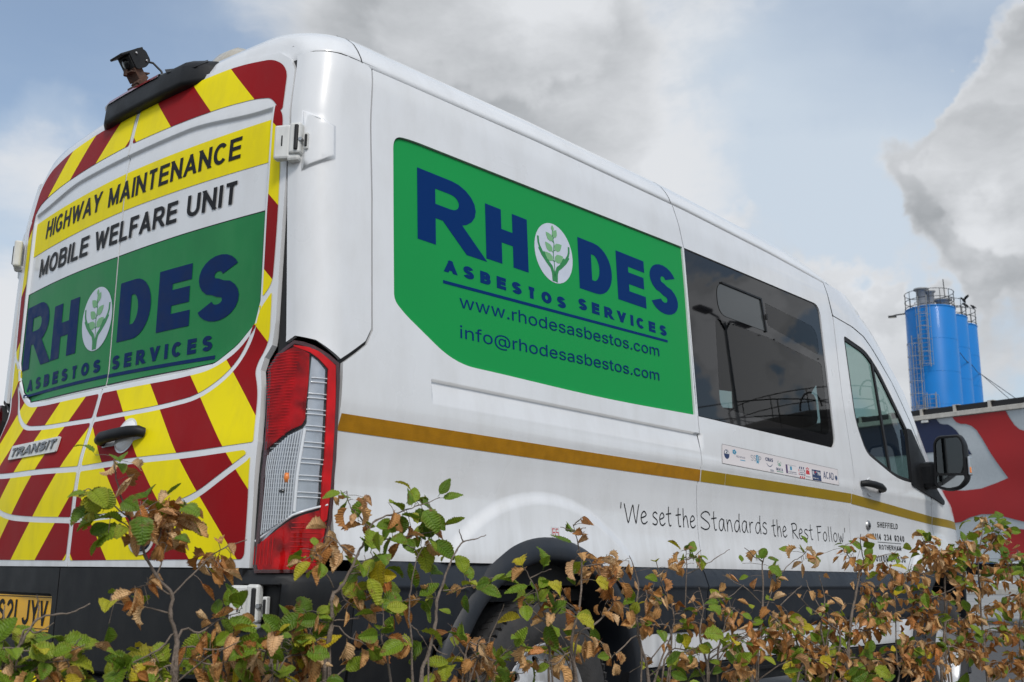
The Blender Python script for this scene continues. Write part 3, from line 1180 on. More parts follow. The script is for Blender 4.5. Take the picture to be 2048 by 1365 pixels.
for ev, right in ((R_SIDE, True), (L_SIDE, False)):
    q = sheet('rear_quarter_panel', [REAR_Q], ev, 0, M_paint, VAN, step=(.045, .02), rim=.012, creases=CR, holes=[GREEN_P])
    w = sheet('side_panel', [SLIDE], ev, 0, M_paint, VAN, step=(.045, .02), rim=.012, creases=CR, holes=[WIN_P])
    d = sheet('front_door', [FDOOR], ev, 0, M_paint, VAN, step=(.045, .02), rim=.012, creases=CR, holes=[DOORWIN])
    side_parts[right] = (q, w, d)
    # dark channels behind the panel gaps
    def back(pts, wd=.03):
        l = stroke_poly(pts, wd, False, .01, .01)
        sheet('seam_channel', l, ev, -.011, M_under, VAN, step=.05)
    back([(.30, 1.455), (.329, 1.49), (.333, 1.9), (.321, 2.345)], .02)
    back([(.20, 1.372), (.305, 1.447)], .016)
    back([(2.154, .822), (2.164, 1.02), (2.153, 1.16), (2.174, 1.245), (2.168, 1.445), (2.157, 2.2), (2.108, 2.386)], .03)
    back([(3.658, .822), (3.658, 1.05), (3.653, 1.12), (3.667, 1.174), (3.706, 1.314), (3.697, 1.42), (3.665, 1.762), (3.662, 2.18), (3.60, 2.36)], .03)
    back([(4.78, .97), (4.862, 1.037), (4.829, 1.118), (4.79, 1.262)], .03)
    back(gut(.05, 3.9, 30, 0), .04)
    back([(3.66, 2.184), (3.9, 2.168), (4.055, 2.138), (4.15, 2.093), (4.245, 2.033), (4.40, 1.93), (4.66, 1.695), (4.95, 1.315)], .03)
    # fender ahead of the door
    FEND = [(4.80, .965), (4.865, 1.037), (4.833, 1.118), (4.797, 1.256), (4.84, 1.292), (5.02, 1.292), (5.2, 1.30), (5.36, 1.29), (5.62, 1.12), (5.70, .95), (5.72, .82)] + \
        archpts(1, .550, 58, 120, 22) + [(4.66, .874)]
    sheet('front_wing', [ccw(FEND)], ev, 0, M_paint, VAN, step=(.035, .02), rim=.01, creases=CR[-6:])
    # sill below the cladding
    for a, b in ((1.66, 2.142), (2.150, 3.66), (3.668, 4.42)):
        sheet('sill', [[(a, .455), (b, .455), (b, .575), (a, .575)]], ev, 0.0, M_paint, VAN, step=.04, rim=.02)
    # running board strip under the sill
    for a, b in ((1.64, 4.45),):
        sheet('running_board', [[(a, .36), (b, .36), (b, .448), (a, .448)]], ev, .01, M_plastic, VAN, step=.05, rim=.03)
        sheet('running_board_lip', [[(a, .405), (b, .405), (b, .418), (a, .418)]], ev, .022, M_plastic, VAN, step=.05, rim=.015)


# moulded cladding along the flank
def clad_xy(s, z):
    P = side_xy(s, z, relief=False)
    y = np.interp(z, [.55, .577, .60, .735, .748, .80, .812, .824], [.0, .006, .024, .030, .036, .014, .008, -.004])
    return P + np.stack([0 * y, -y, 0 * y], -1)


def arch_ring(k, ev_m):
    cx, cz = ARCH[k]
    prof = [(.560, -.004), (.557, .008), (.550, .016), (.530, .030), (.520, .034), (.500, .036), (.487, .034), (.481, .026), (.479, -.02), (.479, -.12), (.52, -.30), (.52, -.70)]
    vs, fs = [], []
    n = 64
    a0, a1 = (-18, 203) if k == 0 else (-15, 198)
    for i in range(n + 1):
        a = math.radians(a0 + (a1 - a0) * i / n)
        for r, o in prof:
            x, z = cx + r * math.cos(a), cz + r * math.sin(a)
            y = -(1.030 + o)
            if k == 1 and x > 5.0:
                y += .10 * ((x - 5.0) / .45) ** 2
            vs.append((x, y * ev_m, z))
    m = len(prof)
    for i in range(n):
        for j in range(m - 1):
            f = (i * m + j, i * m + j + 1, (i + 1) * m + j + 1, (i + 1) * m + j)
            fs.append(f if ev_m < 0 else f[::-1])
    split = 9
    for nm, mt_, sel in (('wheel_arch_trim', M_clad, [f for i, f in enumerate(fs) if i % (m - 1) < split]), ('wheel_arch_liner', M_under, [f for i, f in enumerate(fs) if i % (m - 1) >= split])):
        us = sorted({q for f in sel for q in f})
        mp = {q: i for i, q in enumerate(us)}
        obj(nm, [vs[q] for q in us], [tuple(mp[q] for q in f) for f in sel], mt_, VAN, smooth=True)


for mir in (False, True):
    ev = skin(clad_xy, mirror=mir)
    xt = {0: (.318, 1.17 - .50), 1: (1.17 + .50, 4.92 - .50)}
    for a, b in ((.318, .66), (1.62, 2.149), (2.157, 3.655), (3.662, 4.44)):
        pl = [(a, .577), (b, .577), (b, .822), (a, .822)]
        if a == .318:
            pl = [(a, .44), (.63, .44), (.64, .577)] + archpts(0, .553, 156, 122, 8) + [(a, .822)]
        elif a == 1.62:
            pl = [(1.675, .577), (b, .577), (b, .822)] + archpts(0, .553, 58, 24, 8)
        elif a == 3.662:
            pl = [(a, .577)] + [(4.42, .577)] + archpts(1, .553, 156, 122, 8) + [(a, .822)]
        sheet('side_cladding', [ccw(pl)], ev, 0, M_clad, VAN, step=(.08, .012), rim=.012)
    arch_ring(0, 1 if not mir else -1)
    arch_ring(1, 1 if not mir else -1)


# ------------------------------------------------------------------ roof and front, from stacked outlines
def outline(W_, g, F_, zc, rc=RC, n=(8, 8, 60, 22), cuts=()):
    """right half of the plan outline at one level, rear centre -> front centre"""
    pts = []
    rc = min(rc, max(W_, 1e-3))
    yr = max(W_ - rc * (1 - math.sin(TH0)), 0)
    for i in range(n[0]):
        y = yr * i / n[0]
        pts.append((g + .079 * y * y, y))
    gx = g + .079 * yr * yr
    for i in range(n[1] + 1):
        th = TH0 + (PI / 2 - TH0) * i / n[1]
        pts.append((gx + rc * (math.cos(TH0) - math.cos(th)), yr + rc * (math.sin(th) - math.sin(TH0))))
    x0, x1 = pts[-1][0], F_ - 1.0
    xs = list(np.linspace(x0, x1, n[2] + 1)[1:])
    for x in xs:
        pts.append((x, W_))
    for i in range(1, n[3] + 1):
        ph = PI / 2 * i / n[3]
        pts.append((x1 + math.sin(ph) ** (2 / 3), W_ * max(math.cos(ph), 0) ** (2 / 3)))
    return pts


ROOF = [(2.374, .9545, .1000, 4.50), (2.40, .945, .103, 4.43), (2.43, .928, .108, 4.34), (2.46, .906, .113, 4.25), (2.49, .874, .128, 4.14),
        (2.515, .836, .155, 4.03), (2.535, .79, .20, 3.93), (2.553, .725, .28, 3.80), (2.568, .64, .40, 3.64), (2.580, .52, .66, 3.42), (2.590, .36, .86, 3.1), (2.597, .18, 1.1, 2.85), (2.599, .001, 1.3, 2.6)]
rows = []
for zz, w_, g_, f_ in ROOF:
    pts = outline(w_, g_, f_, zz, rc=RC + (.955 - w_) * .9)
    rows.append([(x, -y, zz + float(roof_h(x)) * (1 if zz < 2.5 else .8)) for x, y in pts])
m = len(rows[0])
XC = (.330, 2.105)
for side in (1, -1):
    vs = [(x, y * side, z) for r in rows for x, y, z in r]
    fs = []
    for i in range(len(rows) - 1):
        for j in range(m - 1):
            f = (i * m + j, i * m + j + 1, (i + 1) * m + j + 1, (i + 1) * m + j)
            fs.append(f if side > 0 else f[::-1])
    # rolled edge into the gutter
    b = len(vs)
    vs += [(x - 0, y * side * .985, z - .004) for x, y, z in rows[0]]
    for j in range(m - 1):
        f = (j, b + j, b + j + 1, j + 1)
        fs.append(f if side > 0 else f[::-1])
    obj('roof', vs, fs, M_paint, VAN, smooth=True)


# thin joints across the roof edge
def roof_joint(x, side, n=8):
    pts = []
    for (zz, w_, g_, f_), rw in list(zip(ROOF, rows))[:n]:
        i0 = next((i for i in range(9, len(rw) - 1) if rw[i + 1][0] >= x > rw[i][0]), None)
        if i0 is None:
            break
        a_, b_ = rw[i0], rw[i0 + 1]
        t_ = (x - a_[0]) / (b_[0] - a_[0])
        pts.append(Vector((x, (a_[1] + (b_[1] - a_[1]) * t_) * side, a_[2] + (b_[2] - a_[2]) * t_)))
    vs, fs = [], []
    for p in pts:
        d = Vector((0, -side, .35)).normalized() * .0012
        vs += [p + d + Vector((-.002, 0, 0)), p + d + Vector((.002, 0, 0))]
    for i in range(len(pts) - 1):
        f = (2 * i, 2 * i + 1, 2 * i + 3, 2 * i + 2)
        fs.append(f if side > 0 else f[::-1])
    obj('roof_joint', vs, fs, M_under, VAN)


for sd in (1, -1):
    roof_joint(.322, sd)
    roof_joint(2.100, sd)

# front: windscreen, pillars, bonnet
def front_pt(z, c, W_=None, F_=None):
    """c<=0: along the flank (metres behind the curve); c>0: angle round the nose"""
    w = float(Wz(z)) if W_ is None else W_
    f = float(Fz(z)) if F_ is None else F_
    if c <= 0:
        return Vector((f - 1 + c, -w, z))
    return Vector((f - 1 + math.sin(c) ** (2 / 3), -w * max(math.cos(c), 0) ** (2 / 3), z))


def c_of_x(z, x):
    f = float(Fz(z))
    t = x - (f - 1)
    return t if t <= 0 else math.asin(min(t, 1) ** 1.5)


def front_grid(zs, c0, c1, n, mat_, name, off=0.0):
    for side in (1, -1):
        vs, fs = [], []
        for z in zs:
            a, b = c0(z), c1(z)
            for i in range(n + 1):
                # even spacing in arc on the nose
                c = a + (b - a) * i / n
                p = front_pt(z, c)
                nrm = Vector((.5, -.5, .3)).normalized()
                vs.append((p.x - off, p.y * side + off * side * .6, p.z))
        for i in range(len(zs) - 1):
            for j in range(n):
                f = (i * (n + 1) + j, i * (n + 1) + j + 1, (i + 1) * (n + 1) + j + 1, (i + 1) * (n + 1) + j)
                fs.append(f if side > 0 else f[::-1])
        obj(name, vs, fs, mat_, VAN, smooth=True)


dx_ = lambda z: .006 + float(np.interp(z, [1.28, 1.31, 1.69, 1.925, 2.035, 2.095, 2.140, 2.170, 2.186, 2.188, 2.36, 2.40], [4.99, 4.956, 4.668, 4.408, 4.252, 4.158, 4.062, 3.91, 3.672, 3.660, 3.603, 3.600]))
CWS = .86
front_grid(list(np.linspace(1.29, 2.12, 24)) + [2.140, 2.150, 2.160, 2.170, 2.178, 2.186, 2.190, 2.22, 2.26, 2.30, 2.34, 2.365],
           lambda z: c_of_x(z, dx_(z)), lambda z: CWS if z < 2.27 else PI / 2, 18, M_paint, 'windscreen_pillar')
front_grid(list(np.linspace(1.44, 2.275, 14)), lambda z: CWS + .012, lambda z: PI / 2, 12, M_privacy, 'windscreen', .004)
front_grid(list(np.linspace(1.30, 1.44, 8)), lambda z: .62, lambda z: PI / 2, 12, M_paint, 'bonnet')
front_grid(list(np.linspace(.62, 1.30, 18)), lambda z: .42 + .0 * z, lambda z: PI / 2, 12, M_paint, 'nose_panel')
front_grid(list(np.linspace(.30, .62, 6)), lambda z: .30, lambda z: PI / 2, 12, M_plastic, 'front_bumper')

# ------------------------------------------------------------------ amber tape along the flank
for a, b, m_ in ((.243, 2.1695, M_ochre), (2.1765, 2.374, M_ochre2), (2.377, 3.664, M_ochre2), (3.670, 4.826, M_ochre2), (4.835, 5.44, M_ochre2)):
    if a < 4:
        top = lambda x: 1.2275 - .0012 * x - .004 * max(0, x - 3.3)
        bot = lambda x: 1.178 - .001 * x - .004 * max(0, x - 3.3)
    else:
        top = lambda x: 1.159 - .073 * (x - 4.82) * 0 - .02 * (x - 4.83)
        bot = lambda x: 1.112 - .02 * (x - 4.83)
    if a == 3.670:
        top = lambda x: 1.2215 - (x - 3.67) * .054
        bot = lambda x: 1.170 - (x - 3.67) * .050
    xs = np.linspace(a, b, 14)
    pl = [(x, bot(x)) for x in xs] + [(x, top(x)) for x in xs[::-1]]
    sheet('reflective_tape', [pl], R_SIDE, .0012, m_, VAN, step=(.04, .01), label='olive amber reflective tape' if m_ is M_ochre2 else 'amber reflective tape with honeycomb grain')

# ------------------------------------------------------------------ green graphic panel
inset = lambda P, d: [(x + (d if x < 1 else -d * .2), z + (d if z < 1.7 else -d)) for x, z in P]
GP = sheet('graphic_panel', [inset(GREEN_P, .003)], R_SIDE, -.008, M_green, VAN, step=(.05, .03), rim=.004)
sheet('graphic_panel', [inset(GREEN_P, .003)], L_SIDE, -.008, M_green, VAN, step=(.05, .03), rim=.004)
sheet('seam_channel', [GREEN_P], R_SIDE, -.013, M_under, VAN, step=.06)
o_ = -.0072
for ch, x0, x1, z0, z1 in (('R', .548, .836, 1.828, 2.073), ('H', .872, 1.095, 1.840, 2.041), ('D', 1.394, 1.609, 1.848, 2.053),
                           ('E', 1.644, 1.842, 1.857, 2.061), ('S', 1.876, 2.088, 1.862, 2.078)):
    lettering(glyph(ch, x0, x1, z0, z1, .050, .082), R_SIDE, o_, M_blue, GP)
logo(1.245, 1.950, .112, .115, R_SIDE, o_, GP)
lettering(line_text('ASBESTOS', .668, 1.303, 1.746, 1.789, .0125, .021, gap=.42), R_SIDE, o_, M_blue, GP)
lettering(line_text('SERVICES', 1.380, 1.982, 1.764, 1.808, .0125, .021, gap=.42), R_SIDE, o_, M_blue, GP)
sheet('underline', [[(.660, 1.704), (1.985, 1.739), (1.985, 1.750), (.660, 1.715)]], R_SIDE, o_, M_blue, GP, step=.06)
lettering(font_text('www.rhodesasbestos.com', .735, 1.912, 1.638, .062), R_SIDE, o_, M_blue, GP)
lettering(font_text('info@rhodesasbestos.com', .735, 1.900, 1.535, .060), R_SIDE, o_, M_blue, GP)
# the two address lines climb very slightly towards the front of the van
for o in [c for c in GP.children if c.name.startswith('lettering')][-2:]:
    me = o.data
    for v in me.vertices:
        v.co.z += (v.co.x - .735) * .026

# ------------------------------------------------------------------ long side window
ins = lambda P, d: [(x + (d if x < 2.8 else -d), z + (d if z < 1.8 else -d)) for x, z in P]
HOPPER = rounded([(2.425, 1.950), (2.864, 1.950), (2.840, 2.104), (2.425, 2.104)], [.07, .004, .004, .07], 7)
CLEAR_T = rounded([(2.900, 1.985), (3.455, 1.925), (3.445, 2.075), (2.885, 2.098)], [.01, .05, .09, .01], 6)
CLEAR_B = rounded([(2.372, 1.512), (3.470, 1.505), (3.462, 1.885), (2.885, 1.925), (2.392, 1.925)], [.05, .06, .02, .02, .02], 6)
for ev, nm in ((R_SIDE, 'r'), (L_SIDE, 'l')):
    wp = ins(WIN_P, .005)
    b_ = sheet('window_glass', [wp], ev, -.006, M_frit, VAN, step=(.06, .04), rim=.006, holes=[HOPPER, CLEAR_T, CLEAR_B])
    sheet('window_pane', [CLEAR_B], ev, -.0065, M_tint, b_, step=.08)
    sheet('window_pane', [CLEAR_T], ev, -.0065, M_tint, b_, step=.08)
    sheet('hopper_pane', [HOPPER], ev, -.004, M_hop, b_, step=.08)
    fr = rounded([(2.445, 2.094), (2.852, 2.094), (2.876, 1.945), (2.862, 1.945), (2.838, 2.106), (2.445, 2.108)], .003)
    sheet('hopper_frame', [ccw([(2.47, 2.104), (2.838, 2.104), (2.862, 1.946), (2.873, 1.946), (2.848, 2.112), (2.47, 2.112)])], ev, .002, M_rubber, b_, step=.05, rim=.012)
    cb = MB()
    for x, z in ((2.868, 2.02),):
        P, N = ev(np.array([[x, z]]), .006)
        cb.box(P[0], (.013, .010, .028), bev=.003)
    for x, z in ((2.56, 1.925), (2.80, 1.918), (2.95, 1.925), (3.43, 1.905)):
        P, N = ev(np.array([[x, z]]), -.003)
        cb.box(P[0], (.006, .004, .006), bev=.001)
    cb.build('hopper_catch', M_rubber, b_)
    # cab door glass in its rubber
    dn = ccw(DOORWIN)
    def shrink(P, d):
        P = np.array(ccw(P)); a = np.roll(P, 1, 0); b = np.roll(P, -1, 0)
        t = b - a; t /= np.linalg.norm(t, axis=1, keepdims=True) + 1e-9
        return [tuple(q) for q in P + np.stack([-t[:, 1], t[:, 0]], 1) * d]
    gl_ = sheet('door_window_glass', [shrink(dn, .012)], ev, -.012, M_privacy, VAN, step=.08)
    sheet('window_rubber', [shrink(dn, .002)], ev, -.004, M_rubber, gl_, step=.06, rim=.010, holes=[shrink(dn, .022)])
    sheet('window_divider', [ccw([(4.128, 2.03), (4.150, 2.02), (4.232, 1.352), (4.208, 1.356)])], ev, -.002, M_rubber, gl_, step=.06, rim=.010)
    # black mirror sail in the front corner of the window
    sheet('mirror_sail', [rounded([(4.52, 1.66), (4.60, 1.66), (4.80, 1.46), (4.86, 1.36), (5.02, 1.262), (5.00, 1.238), (4.72, 1.285), (4.50, 1.325), (4.508, 1.50)], .012)], ev, .010, M_plastic, VAN, step=.03, rim=.02)
sheet('seam_channel', [WIN_P], R_SIDE, -.03, M_dkint, VAN, step=.1, holes=[ins(WIN_P, .03)])

# ------------------------------------------------------------------ cabin lining and seats seen through the glass
inner = skin(side_xy)
holeL = [[(2.30, 1.49), (3.50, 1.49), (3.48, 2.13), (2.30, 2.13)]]
for ev in (R_SIDE, L_SIDE):
    sheet('cabin_lining', [[(.36, .75), (3.72, .75), (3.72, 2.32), (.36, 2.32)]], ev, -.06, M_dkint, VAN, step=.25, holes=holeL)
    sheet('door_lining', [[(3.74, .75), (4.9, .75), (4.9, 1.28), (3.9, 1.38), (3.78, 1.5), (3.74, 1.9)]], ev, -.06, M_dkint, VAN, step=.2)
k_ = MB()
k_.box((2.35, 0, .72), (4.6, 1.86, .04))
k_.box((2.0, 0, 2.33), (3.4, 1.80, .03))
k_.box((.36, 0, 1.5), (.03, 1.8, 1.66))
k_.build('cabin_floor_and_ceiling', M_dkint, VAN)
# partition added to mask the light; two openings shaped to show bright patches
bh = [(-.93, .75), (.93, .75), (.90, 2.32), (-.90, 2.32)]
hl = [[(-.300, 1.752), (-.212, 1.765), (-.215, 1.868), (-.298, 1.850)], [(-.846, 1.86), (-.80, 1.80), (-.752, 1.70), (-.725, 1.64), (-.75, 1.575), (-.835, 1.575)]]
V_, T_ = cdt([ccw(bh)] + [cw(h) for h in hl])
obj('light_mask_partition', [(3.75, y, z) for y, z in V_], T_, M_dkint, VAN)


def seat(x, y, mat_, n='passenger_seat'):
    s = MB()
    s.box((x, y, 1.02), (.50, .48, .16), bev=.05)
    s.box((x - .27, y, 1.34), (.13, .47, .66), Matrix.Rotation(-.17, 3, 'Y'), bev=.05)
    s.box((x - .34, y, 1.76), (.10, .26, .20), Matrix.Rotation(-.1, 3, 'Y'), bev=.045)
    s.tube([(x - .32, y - .06, 1.62), (x - .335, y - .06, 1.72)], .008)
    s.tube([(x - .32, y + .06, 1.62), (x - .335, y + .06, 1.72)], .008)
    s.build(n, mat_, VAN)


for x, y in ((2.95, .55), (3.35, .1)):
    seat(x, y, M_seatb if y < 0 else M_seat)
seat(4.45, -.52, M_seat, 'driver_seat')
seat(4.45, .30, M_seat)
dash = MB()
dash.box((5.1, 0, 1.15), (.55, 1.75, .36), bev=.08)
dash.build('dashboard', M_dkint, VAN)
wh = MB()
c0 = Vector((4.78, -.50, 1.33)); ax = Matrix.Rotation(math.radians(-62), 3, 'Y')
wh.tube([c0 + ax @ Vector((.20 * math.cos(a), .20 * math.sin(a), 0)) for a in np.linspace(0, 2 * PI, 33)], .016, caps=False)
for a in (0, 2.2, 4.1):
    wh.tube([c0, c0 + ax @ Vector((.2 * math.cos(a), .2 * math.sin(a), 0))], .014)
wh.tube([c0, c0 + Vector((.22, 0, -.12))], .03)
wh.build('steering_wheel', M_rubber, VAN)

# ------------------------------------------------------------------ flank lettering
lt = .0012


def hand(ch, x0, x1, z0, H, w=.0052):
    """thin hand-written letters: unit skeletons"""
    K = {
        "'": [[(.5, 1.0), (.4, .72)]],
        'W': [[(0, .95), (.12, .5), (.22, 0), (.38, .35), (.58, .92), (.66, .5), (.76, 0), (.88, .45), (1, .98)]],
        'e': [[(.05, .30), (.5, .36), (.85, .47), (.70, .62), (.45, .64), (.15, .48), (.05, .25), (.2, .04), (.55, 0), (.95, .12)]],
        's': [[(.9, .58), (.6, .66), (.25, .58), (.2, .44), (.55, .33), (.85, .22), (.75, .06), (.4, 0), (.05, .06)]],
        't': [[(.45, .98), (.42, .5), (.45, .1), (.6, 0), (.8, .04)], [(.0, .60), (.9, .66)]],
        'h': [[(.1, 1.0), (.12, .5), (.08, 0)], [(.1, .28), (.35, .55), (.62, .60), (.78, .40), (.85, 0)]],
        'S': [[(.98, .78), (.8, .92), (.45, .94), (.12, .80), (.08, .66), (.4, .52), (.75, .38), (.90, .20), (.7, .04), (.35, 0), (0, .10)]],
        'a': [[(.85, .56), (.5, .64), (.15, .45), (.08, .15), (.3, 0), (.6, .12), (.85, .56), (.82, .2), (.98, 0)]],
        'n': [[(.1, .62), (.15, .3), (.12, 0)], [(.13, .28), (.4, .58), (.68, .58), (.82, .3), (.88, 0)]],
        'd': [[(.85, .56), (.5, .62), (.15, .42), (.08, .15), (.3, 0), (.65, .12), (.86, .45)], [(.88, 1.0), (.86, .5), (.9, 0)]],
        'r': [[(.15, .60), (.2, .3), (.15, 0)], [(.18, .30), (.45, .56), (.85, .60)]],
        'R': [[(.12, .95), (.15, .5), (.1, 0)], [(.0, .9), (.5, .98), (.88, .82), (.75, .56), (.2, .48), (.55, .25), (.98, 0)]],
        'F': [[(.2, .96), (.2, .5), (.15, 0)], [(.05, .93), (.95, .97)], [(.2, .52), (.75, .56)]],
        'o': [[(.5, .60), (.15, .45), (.08, .15), (.35, 0), (.75, .1), (.9, .38), (.7, .58), (.45, .60)]],
        'l': [[(.5, 1.0), (.45, .5), (.5, 0)]],
        'w': [[(.05, .60), (.15, .2), (.3, 0), (.48, .42), (.62, .02), (.82, .25), (.95, .62)]],
    }[ch]
    out = []
    for st in K:
        p = [(x0 + u * (x1 - x0), z0 + v * H) for u, v in st]
        # smooth the skeleton
        if len(p) > 2:
            q = []
            for i in range(len(p) - 1):
                a, b = p[max(i - 1, 0)], p[min(i + 2, len(p) - 1)]
                c, d = p[i], p[i + 1]
                for k in range(4):
                    t = k / 4
                    t2, t3 = t * t, t * t * t
                    q.append(tuple(.5 * ((2 * c[j]) + (-a[j] + d[j]) * t + (2 * a[j] - 5 * c[j] + 4 * d[j] - b[j]) * t2 + (-a[j] + 3 * c[j] - 3 * d[j] + b[j]) * t3) for j in (0, 1)))
            p = q + [p[-1]]
        out += stroke_poly(p, w, False, w * .3, w * .3)
    return out


HW = {"'": .25, 'W': 1.25, 'e': .58, 's': .58, 't': .55, 'h': .62, 'S': .95, 'a': .68, 'n': .66, 'd': .68, 'r': .55, 'R': .8, 'F': .72, 'o': .62, 'l': .25, 'w': .85}
for word, x0, x1, z0, H in (("'We", 1.612, 1.795, .986, .072), ('set', 1.828, 1.968, .985, .075), ('the', 2.000, 2.146, .985, .074), ('Standards', 2.188, 2.762, .982, .078),
                            ('the', 2.806, 2.952, .975, .076), ('Rest', 3.002, 3.225, .972, .072), ("Follow'", 3.268, 3.604, .970, .072)):
    tot = sum(HW[c] for c in word) + .14 * (len(word) - 1)
    k = (x1 - x0) / tot
    x = x0
    lp = []
    for c in word:
        lp += hand(c, x, x + HW[c] * k, z0, H)
        x += (HW[c] + .14) * k
    lettering(lp, R_SIDE, lt, M_ink, VAN)
DR = side_parts[True][2]
for txt, x0, x1, z0, z1 in (('SHEFFIELD', 4.012, 4.300, 1.064, 1.094), ('ROTHERHAM', 4.010, 4.318, .945, .972)):
    lettering(line_text(txt, x0, x1, z0, z1, .0052, .007, gap=.25), R_SIDE, lt, M_ink, DR)
lettering(line_text('0114 234 9240', 3.938, 4.385, .996, 1.030, .0062, .009, gap=.2, space=.5), R_SIDE, lt, M_ink, DR)
lettering(line_text('01709 377530', 3.932, 4.345, .880, .914, .0062, .009, gap=.2, space=.25), R_SIDE, lt, M_ink, DR)
sheet('underline', [[(4.00, .983), (4.33, .983), (4.33, .986), (4.00, .986)]], R_SIDE, lt, M_ink, DR, step=.05)
# little tyre pressure sticker: 65 in seven-segment strokes
stk = sheet('sticker', [[(1.183, .915), (1.228, .915), (1.228, .950), (1.183, .950)]], R_SIDE, lt, mat('clear_sticker', (.60, .61, .63), .35), VAN, step=.02)
lp = []
for (x, z, sg) in ((1.190, .919, 'abedcg'), (1.209, .919, 'acdfg')):
    w_, h_ = .012, .012
    seg = {'a': [(0, 2), (1, 2)], 'g': [(0, 1), (1, 1)], 'd': [(0, 0), (1, 0)], 'b': [(0, 2), (0, 1)], 'e': [(0, 1), (0, 0)], 'c': [(1, 1), (1, 0)], 'f': [(0, 2), (0, 1)]}
    for s in sg:
        (a, b), (c, d) = seg[s]
        lp += stroke_poly([(x + a * w_, z + b * h_), (x + c * w_, z + d * h_)], .0028, False, .001, .001)
lettering(lp, R_SIDE, lt + .0006, mat('red_ink', (.5, .02, .02), .5), stk)

# accreditation strip
ST = sheet('accreditation_strip', [[(2.340, 1.266), (3.503, 1.254), (3.504, 1.334), (2.349, 1.350)]], R_SIDE, lt, mat('strip_vinyl', (.70, .66, .67), .4), VAN, step=.04)
ls = []
for a, b in (((2.340, 1.266), (3.503, 1.254)), ((3.503, 1.254), (3.504, 1.334)), ((3.504, 1.334), (2.349, 1.350)), ((2.349, 1.350), (2.340, 1.266))):
    ls += stroke_poly([a, b], .0016, False)
lettering(ls, R_SIDE, lt + .0004, mat('grey_line', (.2, .19, .19), .5), ST, 'border_line')
cols = {'navy': mat('sticker_navy', (.02, .04, .12), .4), 'teal': mat('sticker_teal', (.01, .25, .42), .4), 'red': mat('sticker_red', (.55, .03, .04), .4), 'grn': mat('sticker_green', (.02, .25, .14), .4),
        'pur': mat('sticker_purple', (.09, .05, .14), .4), 'wht': mat('sticker_white', (.75, .75, .76), .4), 'grey': mat('sticker_grey', (.25, .28, .33), .5)}
OF = lt + .0006


def mark(loops, col, name='printed_mark', o2=0):
    lettering(loops, R_SIDE, OF + o2, cols[col], ST, name)


box = lambda a, b, c, d: [(a, b), (c, b), (c, d), (a, d)]
ell = lambda cx, cz, rx, rz, a0=0, a1=360, n=20: [(cx + rx * math.cos(math.radians(a0 + (a1 - a0) * i / n)), cz + rz * math.sin(math.radians(a0 + (a1 - a0) * i / n))) for i in range(n + (0 if abs(a1 - a0) >= 360 else 1))]
mark([ell(2.384, 1.309, .023, .021)], 'navy')
mark([ccw(ell(2.384, 1.311, .018, .017, 0, 180))], 'wht', o2=.0005)
mark(line_text('2', 2.375, 2.392, 1.313, 1.326, .003, .004), 'navy', o2=.001)
mark([ell(2.452 + .011 * math.cos(a), 1.325 + .007 * math.sin(a), .0065, .005, n=8) for a in np.linspace(0, 5.03, 5)], 'teal')
mark(font_text('Alcumus', 2.466, 2.545, 1.303, .014), 'navy')
mark([box(2.500, 1.292, 2.545, 1.296)], 'teal')
mark(line_text('SS', 2.596, 2.646, 1.300, 1.327, .0028, .004, gap=.1), 'grey')
mark([[(2.648, 1.290), (2.658, 1.296), (2.668, 1.290), (2.668, 1.330), (2.648, 1.330)]], 'teal')
mark([glyph('I', 2.656, 2.660, 1.302, 1.326, .003, .004)[0]], 'wht', o2=.0005)
mark(line_text('P', 2.672, 2.694, 1.300, 1.326, .0028, .004), 'grey')
mark(line_text('CHAS', 2.734, 2.806, 1.311, 1.328, .0042, .006, gap=.16), 'navy')
mark(stroke_poly(arc(2.771, 1.308, .029, .020, 200, 340, 12), .0035, False), 'navy')
mark([box(2.772, 1.272, 2.806, 1.275), box(2.772, 1.267, 2.806, 1.2695)], 'grey')
mark(stroke_poly(arc(2.868, 1.311, .016, .013, 120, 400, 14), .0028, False) + [ell(2.866, 1.308, .006, .005, n=8), ell(2.873, 1.302, .005, .004, n=8)], 'grn')
mark(line_text('UKATA', 2.832, 2.898, 1.277, 1.289, .0028, .004, gap=.2), 'navy')
mark([box(2.834, 1.270, 2.898, 1.2725)], 'grn')
mark([box(2.930, 1.271, 2.947, 1.312)], 'pur')
mark([box(2.974, 1.288, 2.992, 1.306)], 'teal')
mark([box(2.947, 1.3105, 3.040, 1.3122), box(2.947, 1.271, 3.040, 1.2727)], 'grey')
mark(font_text('Constructionline', 2.955, 3.036, 1.277, .009), 'navy')
for i in range(3):
    mark([[(3.066 + i * .020, 1.302), (3.076 + i * .020, 1.302), (3.084 + i * .020, 1.314), (3.074 + i * .020, 1.314)]], 'navy')
    mark([[(3.064 + i * .020, 1.256), (3.074 + i * .020, 1.256), (3.082 + i * .020, 1.268), (3.072 + i * .020, 1.268)]], 'red')
mark([[(3.060, 1.272), (3.066, 1.272), (3.066, 1.284), (3.060, 1.282)], [(3.060, 1.288), (3.066, 1.290), (3.066, 1.300), (3.060, 1.298)]], 'red')
mark([[(3.122, 1.272), (3.128, 1.274), (3.128, 1.286), (3.122, 1.284)], [(3.122, 1.288), (3.128, 1.290), (3.128, 1.302), (3.122, 1.300)]], 'navy')
for t_, z_ in (('BRITISH', 1.293), ('SAFETY', 1.283), ('COUNCIL', 1.273)):
    mark(line_text(t_, 3.070, 3.118, z_, z_ + .006, .0013, .0018, gap=.25), 'navy')
